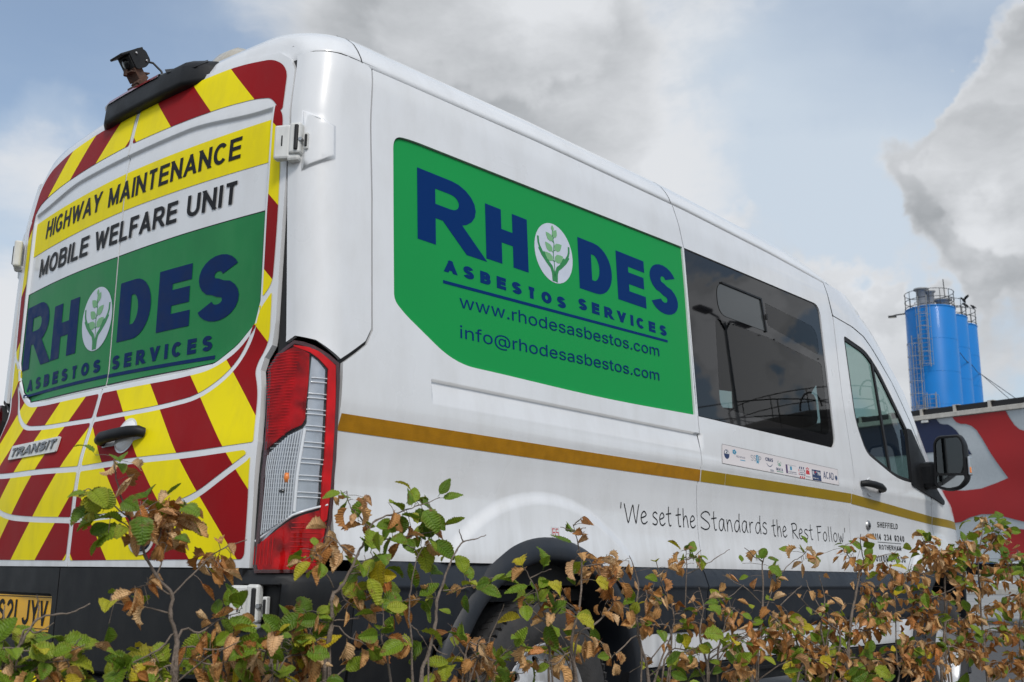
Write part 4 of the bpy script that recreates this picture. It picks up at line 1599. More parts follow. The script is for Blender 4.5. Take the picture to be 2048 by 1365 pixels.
mark([ell(3.146, 1.309, .005, .0045, n=8), ell(3.158, 1.313, .005, .0045, n=8), ell(3.170, 1.309, .005, .0045, n=8), [(3.138, 1.282), (3.178, 1.282), (3.176, 1.303), (3.168, 1.300), (3.158, 1.307), (3.148, 1.300), (3.140, 1.303)]], 'red')
mark(font_text('Member', 3.134, 3.184, 1.268, .009), 'grey')
mark([box(3.205, 1.259, 3.302, 1.311)], 'navy')
mark(line_text('R', 3.211, 3.228, 1.286, 1.304, .0036, .005), 'wht', o2=.0005)
mark([[(3.231, 1.303), (3.238, 1.292), (3.240, 1.286), (3.243, 1.292), (3.252, 1.303), (3.245, 1.303), (3.241, 1.297), (3.236, 1.303)]], 'red', o2=.0005)
mark(line_text('SPA', 3.252, 3.298, 1.286, 1.304, .0036, .005, gap=.12), 'wht', o2=.0005)
mark(font_text('Member', 3.212, 3.268, 1.266, .010), 'wht', o2=.0005)
mark(line_text('ACAD', 3.330, 3.452, 1.276, 1.312, .0045, .0062, gap=.14), 'navy')
mark([ell(3.478, 1.289, .016, .0135)], 'grey')
mark([ell(3.478, 1.289, .011, .0095)], 'navy', o2=.0005)

# ------------------------------------------------------------------ door handle and lock
hd = MB()
P0, N0 = R_SIDE(np.array([[3.90, 1.272]]), 0.0)
P0 = Vector(P0[0])
hd.tube([P0 + Vector(q) for q in ((-.122, -.004, .010), (-.105, -.030, .012), (-.04, -.044, .008), (.04, -.044, .002), (.10, -.032, -.006), (.122, -.004, -.010))], [.016, .019, .019, .019, .018, .015], 10)
hd.build('door_handle', M_plastic, DR)
cup = MB()
cup.lathe([(.052, -.001), (.050, .002), (.040, -.001), (.02, -.006), (.001, -.009)], Matrix.Translation(P0) @ Matrix.Rotation(PI / 2, 4, 'X'), 28)
cup.build('handle_cup', M_paint, DR)
lk = MB()
P1 = Vector(R_SIDE(np.array([[3.889, 1.069]]), 0.0)[0][0])
lk.lathe([(.001, .010), (.018, .010), (.024, .007), (.026, 0)], Matrix.Translation(P1) @ Matrix.Rotation(PI / 2, 4, 'X'), 24)
lk.build('door_lock', M_metal, DR)
lk = MB()
lk.lathe([(.001, .013), (.013, .013), (.014, .009)], Matrix.Translation(P1) @ Matrix.Rotation(PI / 2, 4, 'X'), 20)
lk.build('lock_barrel', M_gloss, DR)

# ------------------------------------------------------------------ wing mirrors
for sgn in (1, -1):
    y = lambda v: v * sgn
    MBX = Matrix(((0, 0, 1, 4.66), (1 * sgn, 0, 0, -1.205 * sgn), (0, 1, 0, 1.455), (0, 0, 0, 1)))
    cr = [(-.098, -.148), (.078, -.160), (.098, -.10), (.084, .13), (.060, .168), (-.070, .166), (-.094, .13), (-.100, 0)]
    cr = [(-x, z) for x, z in cr]
    cr = rounded([(.098, -.135), (.02, -.160), (-.05, -.148), (-.094, -.10), (-.090, .12), (-.068, .165), (.06, .165), (.088, .13)], .03, 4)
    hs = []
    for dz, k in ((-.012, .96), (0, 1.0), (.03, 1.02), (.07, .95), (.11, .78), (.135, .5), (.142, .02)):
        hs.append((dz, k))
    vs, fs = [], []
    n = len(cr)
    for dz, k in hs:
        for px, pz in cr:
            vs.append(MBX @ Vector((px * k, pz * k, dz)))
    for i in range(len(hs) - 1):
        for j in range(n):
            f = (i * n + j, i * n + (j + 1) % n, (i + 1) * n + (j + 1) % n, (i + 1) * n + j)
            fs.append(f if sgn > 0 else f[::-1])
    # rim face with two recesses
    b = len(vs)
    hsg = obj('mirror_housing', vs, fs, M_plastic, VAN, smooth=True)
    kin = lambda P, k, dy: [(x * k, z * k + dy) for x, z in P]
    up = rounded([(.078, -.055), (-.078, -.062), (-.078, .11), (-.060, .148), (.052, .148), (.074, .12)], .018, 4)
    lo = rounded([(.082, -.125), (.015, -.145), (-.045, -.134), (-.078, -.095), (-.078, -.075), (.080, -.068)], .016, 4)
    V_, T_ = cdt([ccw(kin(cr, .962, 0)), cw(up), cw(lo)])
    obj('mirror_bezel', [MBX @ Vector((x, z, -.0125)) for x, z in V_], [t[::-1] if sgn > 0 else t for t in T_], M_plastic, hsg)
    for pl, tilt in ((up, .06), (lo, -.05)):
        V_, T_ = cdt([ccw(pl)])
        obj('mirror_glass', [MBX @ Vector((x, z, -.006 + tilt * (x + .0) * .3)) for x, z in V_], [t[::-1] if sgn > 0 else t for t in T_], M_mirror, hsg)
    ind = MB()
    ind.box(MBX @ Vector((-.104, -.02, .02)), (.045, .016, .11), bev=.007)
    ind.build('indicator_lens', M_refl, hsg)
    ind = MB()
    ind.box(MBX @ Vector((-.110, -.045, .006)), (.016, .010, .035), bev=.004)
    ind.build('indicator_bulb', M_amber, hsg)
    arm = MB()
    arm.box((4.72, -1.03 * sgn, 1.395), (.10, .17, .16), bev=.03)
    arm.box((4.74, -.985 * sgn, 1.36), (.16, .08, .24), bev=.03)
    arm.build('mirror_arm', M_plastic, VAN)


# ------------------------------------------------------------------ wheels
def wheel(cx, y0, sgn):
    w = empty('wheel', (cx, y0, .357))
    w.parent = VAN
    Mx = Matrix.Rotation(PI / 2, 4, 'X') if sgn > 0 else Matrix.Rotation(-PI / 2, 4, 'X')
    # local: lathe about z; +z points to the outside of the van
    t = MB()
    t.lathe([(.205, .095), (.225, .112), (.27, .118), (.315, .112), (.338, .100), (.350, .085), (.356, .06), (.357, 0), (.356, -.06), (.345, -.095), (.30, -.115), (.21, -.10)], Mx, 72)
    for k in range(72):
        a = 2 * PI * k / 72
        for q, (zz, ln) in enumerate(((.088, .030), (.045, .026), (-.045, .026))):
            R_ = Matrix.Rotation(a + q * .03, 4, 'Z') @ Matrix.Translation((.3535 if zz < .08 else .3475, 0, zz)) @ Matrix.Rotation(.35, 4, 'X')
            t.box((0, 0, 0), (.010, .022, ln), Mx @ R_)
    t.build('tyre', M_tyre, w)
    r = MB()
    r.lathe([(.213, .098), (.207, .106), (.200, .098), (.192, .080), (.186, .060), (.183, .046)], Mx, 64)
    nh = 16
    # disc with a ring of round vents
    outer = [(.184 * math.cos(a), .184 * math.sin(a)) for a in np.linspace(0, 2 * PI, 65)[:-1]]
    inner_ = [(.085 * math.cos(a), .085 * math.sin(a)) for a in np.linspace(0, 2 * PI, 33)[:-1]]
    holes = [cw(inner_)]
    for k in range(nh):
        a = 2 * PI * k / nh
        holes.append(cw([(.150 * math.cos(a) + .0135 * math.cos(b) * 1.25 * -math.sin(a) + .016 * math.sin(b) * math.cos(a),
                          .150 * math.sin(a) + .0135 * math.cos(b) * 1.25 * math.cos(a) + .016 * math.sin(b) * math.sin(a)) for b in np.linspace(0, 2 * PI, 13)[:-1]]))
    V_, T_ = cdt([ccw(outer)] + holes, .02)
    zf = lambda d: .046 + .030 * float(sst(d, .184, .135)) if False else .046 + .032 * (1 - float(sst(d, .11, .184)))
    r.add([Mx @ Vector((x, y, zf(math.hypot(x, y)))) for x, y in V_], T_, True)
    for h in holes[1:]:
        n = len(h)
        vs = [Mx @ Vector((x, y, zf(math.hypot(x, y)))) for x, y in h] + [Mx @ Vector((x, y, zf(math.hypot(x, y)) - .012)) for x, y in h]
        r.add(vs, [(i, (i + 1) % n, n + (i + 1) % n, n + i) for i in range(n)])
    r.build('rim', M_steel, w)
    bk = MB()
    bk.lathe([(.205, .02), (.001, .02)], Mx, 32)
    bk.build('brake_backplate', M_under, w)
    c = MB()
    c.lathe([(.086, .074), (.084, .090), (.070, .100), (.055, .102), (.050, .108), (.001, .110)], Mx, 36)
    for k in range(5):
        a = 2 * PI * k / 5
        c.lathe([(.001, .118), (.009, .116), (.012, .108), (.012, .098)], Mx @ Matrix.Translation((.065 * math.cos(a), .065 * math.sin(a), 0)), 8)
    c.build('hub_cap', M_steel, w)
    return w


for cx in (1.17, 4.92):
    wheel(cx, -.915, 1)
    wheel(cx, .915, -1)
ub = MB()
ub.box((2.9, 0, .52), (5.6, 1.3, .20))
ub.tube([(1.17, -.8, .357), (1.17, .8, .357)], .05)
ub.tube([(4.92, -.8, .357), (4.92, .8, .357)], .04)
ub.tube([(.2, .45, .34), (1.6, .42, .34), (3.4, .40, .34)], .035)
ub.build('underbody', M_under, VAN)

# ================================================================== rear doors
EDGE = [(.893, .797), (.890, .98), (.882, 1.14), (.866, 1.215), (.843, 1.30), (.823, 1.355), (.828, 1.392), (.850, 1.427), (.8585, 1.50), (.8625, 1.68),
        (.868, 1.90), (.868, 2.104), (.860, 2.243), (.853, 2.30), (.825, 2.345), (.77, 2.383), (.57, 2.418), (.358, 2.421), (.07, 2.418), (.0035, 2.417)]
RC_ = []
for k_ in (0, .0035, .007, .0105, .014):
    bt = lambda a: float(np.interp(a, [0, .45, .61, .70, .774, .79], [1.378, 1.382, 1.395, 1.44, 1.50, 1.57])) + k_
    tp_ = lambda a: 2.222 - .035 * float(sst(a, .35, .76)) - k_
    A_ = .792 - k_
    for s_ in (-1, 1):
        RC_.append([(s_ * a, bt(a)) for a in np.linspace(0.0, A_, 40)] + [(s_ * A_, z) for z in np.linspace(1.60, 2.15, 22)] + [(s_ * a, tp_(a)) for a in np.linspace(A_, 0.0, 40)])
RST = (.04, .015)
DOOR = {}
for sgn in (1, -1):
    o = [(u * sgn, z) for u, z in EDGE] + [(.0035 * sgn, .797)]
    DOOR[sgn] = sheet('rear_door', [o], REAR, 0, M_paint, VAN, step=RST, rim=.02, creases=RC_)
    # black moulding along the foot of the door
    ml = [(.0035 * sgn, .793), (.893 * sgn, .793), (.893 * sgn, .60), (.86 * sgn, .505), (.16 * sgn, .495), (.0035 * sgn, .535)]
    hole = [rounded([(-.535, .566), (-.05, .566), (-.034, .60), (-.034, .712), (-.535, .712)], .02)] if sgn < 0 else []
    sheet('door_moulding', [ml], REAR, .022, M_plastic, DOOR[sgn], step=.04, rim=.035, holes=hole)
# dark backing behind the shut lines round the doors
bk_ = [(.91, .80), (.905, 1.2), (.885, 1.36), (.878, 1.45), (.885, 1.9), (.880, 2.25), (.845, 2.345), (.78, 2.388), (.57, 2.420), (.4, 2.418), (0, 2.418)]
for sgn in (1, -1):
    l = stroke_poly([(u * sgn, z) for u, z in bk_], .036, False)
    sheet('door_seal', l, REAR, -.014, M_rubber, VAN, step=.04)
    sheet('door_seal', [[(-.02, .5), (.02, .5), (.02, 2.42), (-.02, 2.42)]] if sgn > 0 else [[(-.9, .5), (.9, .5), (.9, .8), (-.9, .8)]], REAR, -.018, M_rubber, VAN, step=.06)

# ---- chevron sheeting: 45 degree bands about the centre line, cut to each panel of the doors
KB = [.2, .42, .64, .85, 1.055, 1.262, 1.467, 1.665, 1.876, 2.066, 2.270, 2.462, 2.698, 2.928, 3.15]
TOPK = [2.10, 2.300, 2.515, 2.730, 2.930, 3.2]


def band_col(k):                       # band below KB[k+1]
    return (M_red, 'red') if k % 2 == 1 else (M_yellow, 'yellow')


def bands(section, sgn, KS, red_first, off=.0016, step=.03):
    for i in range(len(KS) - 1):
        a, b = KS[i], KS[i + 1]
        p = clip_half(section, sgn, 1, b)
        if len(p) > 2:
            p = clip_half(p, -sgn, -1, -a)
        if len(p) < 3 or abs(loop_area(p)) < 2e-5:
            continue
        red = (i % 2 == 0) == red_first
        m_ = M_red if red else M_yellow
        sheet('chevron_stripe', [p], REAR, off, m_, DOOR[sgn], step=step, label='red chevron stripe' if red else 'yellow chevron stripe')


def mir(P, sgn):
    return [(u * sgn, z) for u, z in P]


E0 = .013
sections = [
    ([(E0, 2.396), (.36, 2.402), (.57, 2.396), (.74, 2.368), (.795, 2.335), (.825, 2.295), (.833, 2.20), (.835, 2.168), (.826, 2.162), (.787, 2.206), (.765, 2.222), (.70, 2.236), (.56, 2.249), (.33, 2.257), (E0, 2.262)], TOPK, True, .025),
    ([(.800, 2.190), (.842, 2.147), (.8425, 2.06), (.838, 2.02), (.842, 1.98), (.846, 1.86), (.843, 1.72), (.838, 1.615), (.800, 1.577)], None, None, .02),
    ([(E0, 1.364), (.44, 1.366), (.60, 1.376), (.705, 1.420), (.782, 1.492), (.797, 1.556), (.772, 1.540), (.762, 1.477), (.70, 1.371), (.575, 1.303), (.38, 1.287), (E0, 1.281)], None, None, .03),
    ([(E0, 1.264), (.38, 1.270), (.585, 1.287), (.712, 1.356), (.776, 1.468), (.786, 1.535), (.838, 1.588), (.838, 1.455), (.826, 1.418), (.806, 1.382), (.802, 1.352), (.835, 1.285), (.862, 1.16), (.866, 1.140), (.6, 1.128), (.3, 1.126), (E0, 1.118)], None, None, .03),
    ([(E0, 1.099), (.3, 1.106), (.6, 1.108), (.835, 1.119), (.846, 1.108), (.64, 1.000), (.50, .975), (.29, .962), (E0, .953)], None, None, .03),
    ([(.862, 1.100), (.870, .99), (.872, .832), (.862, .820), (E0 + .006, .816), (E0, .825), (E0, .933), (.29, .943), (.50, .955), (.645, .980), (.852, 1.088)], None, None, .03),
]
for sec, ks, rf, st_ in sections:
    # ease the bends: wide arcs where the edge turns gently, small ones at true corners
    rad = []
    for i in range(len(sec)):
        a_, b_, c_ = (np.array(sec[(i + k) % len(sec)]) for k in (-1, 0, 1))
        u_, v_ = b_ - a_, c_ - b_
        ang = abs(math.degrees(math.atan2(u_[0] * v_[1] - u_[1] * v_[0], float(u_ @ v_))))
        rad.append(.09 if ang < 50 else .010)
    sec = rounded(sec, rad, 5)
    for sgn in (1, -1):
        P = mir(sec, sgn)
        bands(ccw(P), sgn, ks or KB, rf if rf is not None else False, step=RST)

# yellow band, green sticker and lettering, each cut at the shut line
for sgn in (1, -1):
    D = DOOR[sgn]
    sheet('yellow_band', [mir([(E0 - .009, 2.012), (.781, 2.006), (.781, 2.146), (E0 - .009, 2.152)], sgn)], REAR, .0014, M_yellow, D, step=RST, creases=RC_)
    gs = [(E0 - .009, 1.846), (.40, 1.849), (.781, 1.850), (.783, 1.575), (.768, 1.508), (.70, 1.446), (.62, 1.408), (.60, 1.398), (E0 - .009, 1.395)]
    G = sheet('green_sticker', [mir(gs, sgn)], REAR, .0016, M_green2, D, step=RST, creases=RC_)
    e_ = []
    for i in range(len(gs) - 1):
        e_ += stroke_poly(mir([gs[i], gs[i + 1]], sgn), .0028, False)
    lettering(e_, REAR, .0022, M_ink, G, 'sticker_edge')
    D['_g'] = G.name
GR = bpy.data.objects[DOOR[1]['_g']]
GL_ = bpy.data.objects[DOOR[-1]['_g']]
for d_ in DOOR.values():
    del d_['_g']
RO = .0030
lettering(line_text('HIGHWAY', -.660, -.172, 2.054, 2.126, .0125, .0165, gap=.13, slant=.12), REAR, RO, M_ink, DOOR[-1])
lettering(line_text('MAINTENANCE', -.112, .650, 2.050, 2.122, .0125, .0165, gap=.13, slant=.05), REAR, RO, M_ink, DOOR[1])
lettering(line_text('MOBILE', -.686, -.238, 1.901, 1.975, .0125, .0175, gap=.13, slant=.08), REAR, RO, M_ink, DOOR[-1])
lettering(line_text('WELFARE', -.185, .344, 1.900, 1.974, .0125, .0175, gap=.13, slant=.04), REAR, RO, M_ink, DOOR[1])
lettering(line_text('UNIT', .398, .648, 1.902, 1.976, .0125, .0175, gap=.13, slant=.03), REAR, RO, M_ink, DOOR[1])
for ch, x0, x1, z0, z1, G in (('R', -.772, -.515, 1.540, 1.792, GL_), ('H', -.478, -.262, 1.541, 1.748, GL_), ('D', .037, .235, 1.537, 1.743, GR),
                              ('E', .276, .452, 1.537, 1.741, GR), ('S', .484, .684, 1.534, 1.745, GR)):
    lettering(glyph(ch, x0, x1, z0, z1, .052, .076), REAR, RO, M_blue2, G)
logo(-.116, 1.643, .108, .114, REAR, RO, GL_)
lettering(line_text('ASBESTOS', -.690, -.060, 1.448, 1.494, .0125, .0185, gap=.42), REAR, RO, M_blue2, GL_)
lettering(line_text('SERVICES', .020, .575, 1.444, 1.492, .0125, .0185, gap=.42), REAR, RO, M_blue2, GR)
sheet('underline', [[(-.690, 1.424), (-.004, 1.422), (-.004, 1.434), (-.690, 1.436)]], REAR, RO, M_blue2, GL_, step=.04)
sheet('underline', [[(.004, 1.420), (.594, 1.414), (.594, 1.426), (.004, 1.432)]], REAR, RO, M_blue2, GR, step=.04)


def rp(u, z, off=0.0):
    P, N = REAR(np.array([[u, z]]), off)
    return Vector(P[0]), Vector(N[0])


def frame(u, z, off=0.0):
    """local x to the right as seen from behind, y up, z out of the door"""
    p, n = rp(u, z, off)
    x = Vector((0, -1, 0)); x = (x - n * x.dot(n)).normalized()
    y = n.cross(x)
    return Matrix(((x.x, y.x, n.x, p.x), (x.y, y.y, n.y, p.y), (x.z, y.z, n.z, p.z), (0, 0, 0, 1)))


# maker's word badge on its raised pad, left door
F_ = frame(-.405, 1.203)
b = MB()
b.prism(rounded([(-.212, -.024), (.214, -.030), (.214, .026), (-.212, .030)], .008), 0, .006, F_)
PAD = b.build('badge_pad', M_whitep, DOOR[-1])
b = MB()
for lp in line_text('TRANSIT', -.192, .196, -.016, .017, .0085, .0100, gap=.16, slant=.25):
    if len(lp) > 2:
        b.prism(lp, .006, .0105, F_)
b.build('badge_letters', M_chrome, PAD)
# oval badge low on the right door
F_ = frame(.415, .872)
b = MB()
b.prism([(.062 * math.cos(a), .040 * math.sin(a)) for a in np.linspace(0, 2 * PI, 37)[:-1]], 0, .004, F_)
PADO = b.build('oval_pad', M_whitep, DOOR[1])
b = MB()
b.lathe([(.001, .0085), (.9, .0075), (1.0, .004)], F_ @ Matrix.Diagonal((.052, .030, 1, 1)), 36)
b.build('oval_badge', mat('badge_navy', (.01, .02, .06), .15, coat=1), PADO)
b = MB()
b.tube([F_ @ Vector((.047 * math.cos(a), .026 * math.sin(a), .0085)) for a in np.linspace(0, 2 * PI, 37)], .0016, 5, False)
b.build('oval_rim', M_chrome, PADO)
ol = []
for st in ([(-.030, .012), (-.020, .014), (-.012, .010)], [(-.022, .013), (-.026, 0), (-.032, -.010)], [(-.029, .002), (-.018, .003)], [(-.016, -.006), (-.010, .002), (-.004, -.004), (-.010, -.009), (-.016, -.006)],
           [(0, .001), (.001, -.009)], [(.001, -.002), (.006, .002), (.010, 0)], [(.026, -.006), (.018, .001), (.013, -.006), (.020, -.009), (.026, -.003), (.032, .012), (.027, -.008)]):
    ol += stroke_poly(st, .003, False)
b = MB()
V_, T_ = cdt([ccw(l) for l in ol])
b.add([F_ @ Vector((x, y, .0092)) for x, y in V_], T_)
b.build('badge_script', M_chrome, PADO)

# door handle on the right door
F_ = frame(.238, 1.200)
b = MB()
V_, T_ = cdt([[(.008 + .058 * math.cos(q), .058 * math.sin(q)) for q in np.linspace(0, 2 * PI, 33)[:-1]], ccw(rounded([(-.122, -.034), (.0, -.028), (.118, -.012), (.118, .016), (.0, .020), (-.122, .004)], .016))])
b.add([F_ @ Vector((x, y, .003)) for x, y in V_], T_)
HP = b.build('handle_surround', M_paint, DOOR[1])
b = MB()
b.lathe([(.052, .0035), (.049, .008), (.040, .014), (.022, .019), (.001, .021)], F_ @ Matrix.Translation((.008, 0, 0)), 32)
b.build('handle_cup', M_paint, HP)
b = MB()
b.tube([F_ @ Vector(q) for q in ((-.112, -.014, .004), (-.104, -.014, .022), (-.07, -.012, .034), (0, -.008, .038), (.07, -.002, .034), (.106, .002, .022), (.113, .002, .004))], [.016, .0185, .020, .0195, .019, .018, .015], 12)
b.build('handle_grip', M_plastic, HP)


# hinges
def hinge(F_, s=1.0):
    h = MB()
    h.box(F_ @ Vector((-.026 * s, 0, .012)), (.026, .058 * s, .100), None, .005) if False else None
    R3 = F_.to_3x3()
    def bx(c, sz, bv=.004, T=None):
        T = T or h
        T.box(F_ @ Vector(c), sz, R3, bv)
    bx((-.030, -.002, .014), (.052, .108, .030), .007)
    bx((.012, .006, .018), (.036, .098, .034), .007)
    bx((.006, -.052, .010), (.040, .022, .036), .008)
    o = h.build('door_hinge', M_whitep, VAN)
    h2 = MB()
    bx((.0175, .006, .032), (.0125, .080, .018), .004, h2)
    h2.build('hinge_pin_sleeve', M_rubber, o)
    h3 = MB()
    bx((.044, -.002, .014), (.013, .052, .022), .003, h3)
    h3.build('hinge_clip', M_whitep, o)
    h4 = MB()
    bx((.0445, -.002, .022), (.0075, .038, .014), .002, h4)
    bx((-.030, .0, .0285), (.005, .034, .002), .0008, h4)
    h4.build('hinge_clip_insert', M_rubber, o)
    h5 = MB()
    h5.tube([F_ @ Vector((.030, .0, .020)), F_ @ Vector((.030, .0, .036))], .006)
    h5.build('hinge_bolt', M_metal, o)
    return o


def corner_frame(sg, s, z, yaw, off=.0):
    P, N = (R_SIDE if sg > 0 else L_SIDE)(np.array([[s, z]]), off)
    n = Vector((-math.cos(yaw), -sg * math.sin(yaw), 0))
    x = Vector((n.y * sg, -n.x * sg, 0)) * 1.0
    x = Vector((math.sin(yaw), -sg * math.cos(yaw), 0)).normalized()
    y = n.cross(x) * sg
    if y.z < 0:
        y = -y
    p = Vector(P[0])
    return Matrix(((x.x, y.x, n.x, p.x), (x.y, y.y, n.y, p.y), (x.z, y.z, n.z, p.z), (0, 0, 0, 1)))


for sg in (1, -1):
    hinge(corner_frame(sg, .050, 2.035, math.radians(30)))
    hinge(corner_frame(sg, .055, 1.300, math.radians(30)) if sg < 0 else corner_frame(sg, .045, .700, math.radians(28), .012))

# ------------------------------------------------------------------ bumper corners and step
def bump_xy(s, z):
    P = side_xy(s, z, relief=False)
    k = np.interp(z, [.35, .40, .60, .74, .775, .792], [.0, .02, .030, .030, .022, .004])
    n = P - side_xy(s, z, relief=False)
    e = 1e-3
    d = side_xy(s + e, z, relief=False) - side_xy(s - e, z, relief=False)
    nn = np.stack([d[..., 1], -d[..., 0], 0 * d[..., 0]], -1)
    nn = nn / (np.linalg.norm(nn, axis=-1, keepdims=True) + 1e-9)
    # a shallow well holds the lower hinge
    wl = (1 - sst(np.abs(s - .062), .050, .058)) * (1 - sst(np.abs(z - .697), .052, .058))
    return P + nn * (k - .030 * wl)[..., None]


for mr in (False, True):
    ev = skin(bump_xy, mirror=mr)
    ex = [(s, z) for s in (.004, .008, .012, .112, .116, .120) for z in np.arange(.63, .77, .01)] + [(s, z) for z in (.639, .643, .647, .748, .752, .756) for s in np.arange(0, .13, .01)]
    sheet('bumper_corner', [[(.012, .40), (.30, .40), (.312, .577), (.312, .792), (.205, .792), (-.012, .792), (-.006, .56), (.012, .50)]], ev, 0, M_plastic, VAN, step=(.02, .02), rim=.02, extra=ex)
    sheet('bumper_corner', [[(.316, .44), (.60, .44), (.61, .577), (.317, .577)]], ev, 0, M_plastic, VAN, step=.03, rim=.02)
st = MB()
st.box((-.055, 0, .440), (.21, 1.72, .060), bev=.006)
for i in range(13):
    st.box((-.150 + i * .0145, 0, .4725), (.0065, 1.64, .006))
st.build('rear_step', M_plastic, VAN)
st = MB()
st.box((-.172, 0, .458), (.014, 1.68, .045), bev=.003)
for i in range(112):
    st.box((-.166, -.832 + i * .015, .4835), (.020, .011, .007), bev=.002)
st.build('step_edge_grip', M_yellow, VAN)
st = MB()
st.box((.12, 0, .40), (.14, 1.7, .14), bev=.01)
st.build('rear_crossmember', M_under, VAN)

# ------------------------------------------------------------------ number plate
PX = -.004
def rear_plane(name, loops, x, mat_, parent, holes=()):
    V_, T_ = cdt([ccw(l) for l in loops] + [cw(h) for h in holes])
    # outward is -x: u = -y runs right, so triangles are already counter-clockwise from behind
    return obj(name, [(x, -u, z) for u, z in V_], T_, mat_, parent)


pb = MB()
pb.box((.012, .285, .64), (.012, .52, .17))
pb.build('plate_recess', M_plastic, DOOR[-1])
pp = MB()
pp.prism(rounded([(-.522, .590), (-.150, .590), (-.140, .592), (-.044, .592), (-.036, .600), (-.036, .696), (-.044, .703), (-.522, .703)], .004), 0, .006, Matrix(((0, 0, -1, PX + .004), (-1, 0, 0, 0), (0, 1, 0, 0), (0, 0, 0, 1))))
NP = pp.build('number_plate', M_plate, DOOR[-1])
x_ = PX - .0035
rear_plane('plate_border', sum([stroke_poly([a, b], .0022, False) for a, b in (((-.52, .6985), (-.046, .6985)), ((-.046, .6985), (-.041, .6935)), ((-.041, .6935), (-.041, .604)), ((-.041, .604), (-.046, .600)), ((-.046, .600), (-.52, .600)))], []), x_, M_ink, NP)
chars = []
xx = -.508
for c in 'YS21 JYV':
    if c == ' ':
        xx += .030
        continue
    w_ = .050 if c != '1' else .014
    if c == '1':
        chars += [[(xx, .609), (xx + .014, .609), (xx + .014, .688), (xx, .688)]]
    else:
        chars += glyph(c, xx, xx + w_, .609, .688, .0135, .0135)
    xx += w_ + .0125
rear_plane('plate_characters', chars, x_, M_ink, NP)
tb = MB()
tb.prism(rounded([(-.522, .574), (-.165, .574), (-.140, .592), (-.522, .592)], .004), 0, .005, Matrix(((0, 0, -1, PX + .003), (-1, 0, 0, 0), (0, 1, 0, 0), (0, 0, 0, 1))))
TB = tb.build('plate_tab', M_gloss, NP)
lp = font_text('www.lcvehiclehire.com   0845 241 2070', -.43, -.17, .579, .009)
rear_plane('plate_small_print', lp, PX - .0026, M_whitep, TB)

# ------------------------------------------------------------------ tail lamps
OUT = [(0.066, 1.426), (0.095, 1.420), (0.123, 1.409), (0.161, 1.388), (0.194, 1.365), (0.204, 1.320), (0.220, 1.207), (0.234, 1.096), (0.239, 0.987), (0.238, 0.928), (0.227, 0.864), (0.217, 0.801), (0.210, 0.784), (0.045, 0.781), (0.039, 0.793), (0.038, 0.866), (0.038, 0.928), (0.037, 0.992), (0.033, 1.077), (0.020, 1.166), (0.006, 1.246), (-0.008, 1.317), (-0.013, 1.352), (0.013, 1.391)]
CL = [(0.119, 1.378), (0.137, 1.365), (0.160, 1.342), (0.173, 1.229), (0.189, 1.092), (0.194, 0.995), (0.191, 0.960), (0.168, 0.950), (0.151, 0.942), (0.123, 0.928), (0.088, 0.897), (0.051, 0.861), (0.048, 0.897), (0.045, 0.971), (0.042, 1.045), (0.037, 1.099), (0.066, 1.124), (0.094, 1.151), (0.109, 1.160), (0.128, 1.172), (0.135, 1.186), (0.129, 1.242), (0.122, 1.321)]
red_up = [(0.069, 1.403), (0.093, 1.395), (0.113, 1.383), (0.121, 1.321), (0.126, 1.242), (0.130, 1.197), (0.124, 1.179), (0.103, 1.167), (0.088, 1.156), (0.062, 1.130), (0.036, 1.110), (0.025, 1.166), (0.011, 1.246), (-0.002, 1.316), (-0.004, 1.346), (0.018, 1.384)]
red_side = [(0.069, 1.410), (0.110, 1.402), (0.136, 1.391), (0.163, 1.371), (0.183, 1.356), (0.198, 1.261), (0.211, 1.172), (0.225, 1.051), (0.224, 0.986), (0.220, 0.927), (0.201, 0.911), (0.199, 0.953), (0.199, 0.995), (0.195, 1.093), (0.178, 1.230), (0.165, 1.343), (0.138, 1.370), (0.115, 1.387), (0.068, 1.406)]
red_low = [(0.049, 0.855), (0.091, 0.890), (0.126, 0.922), (0.153, 0.936), (0.171, 0.943), (0.195, 0.951), (0.199, 0.910), (0.219, 0.921), (0.213, 0.869), (0.207, 0.814), (0.203, 0.795), (0.057, 0.792), (0.052, 0.804)]

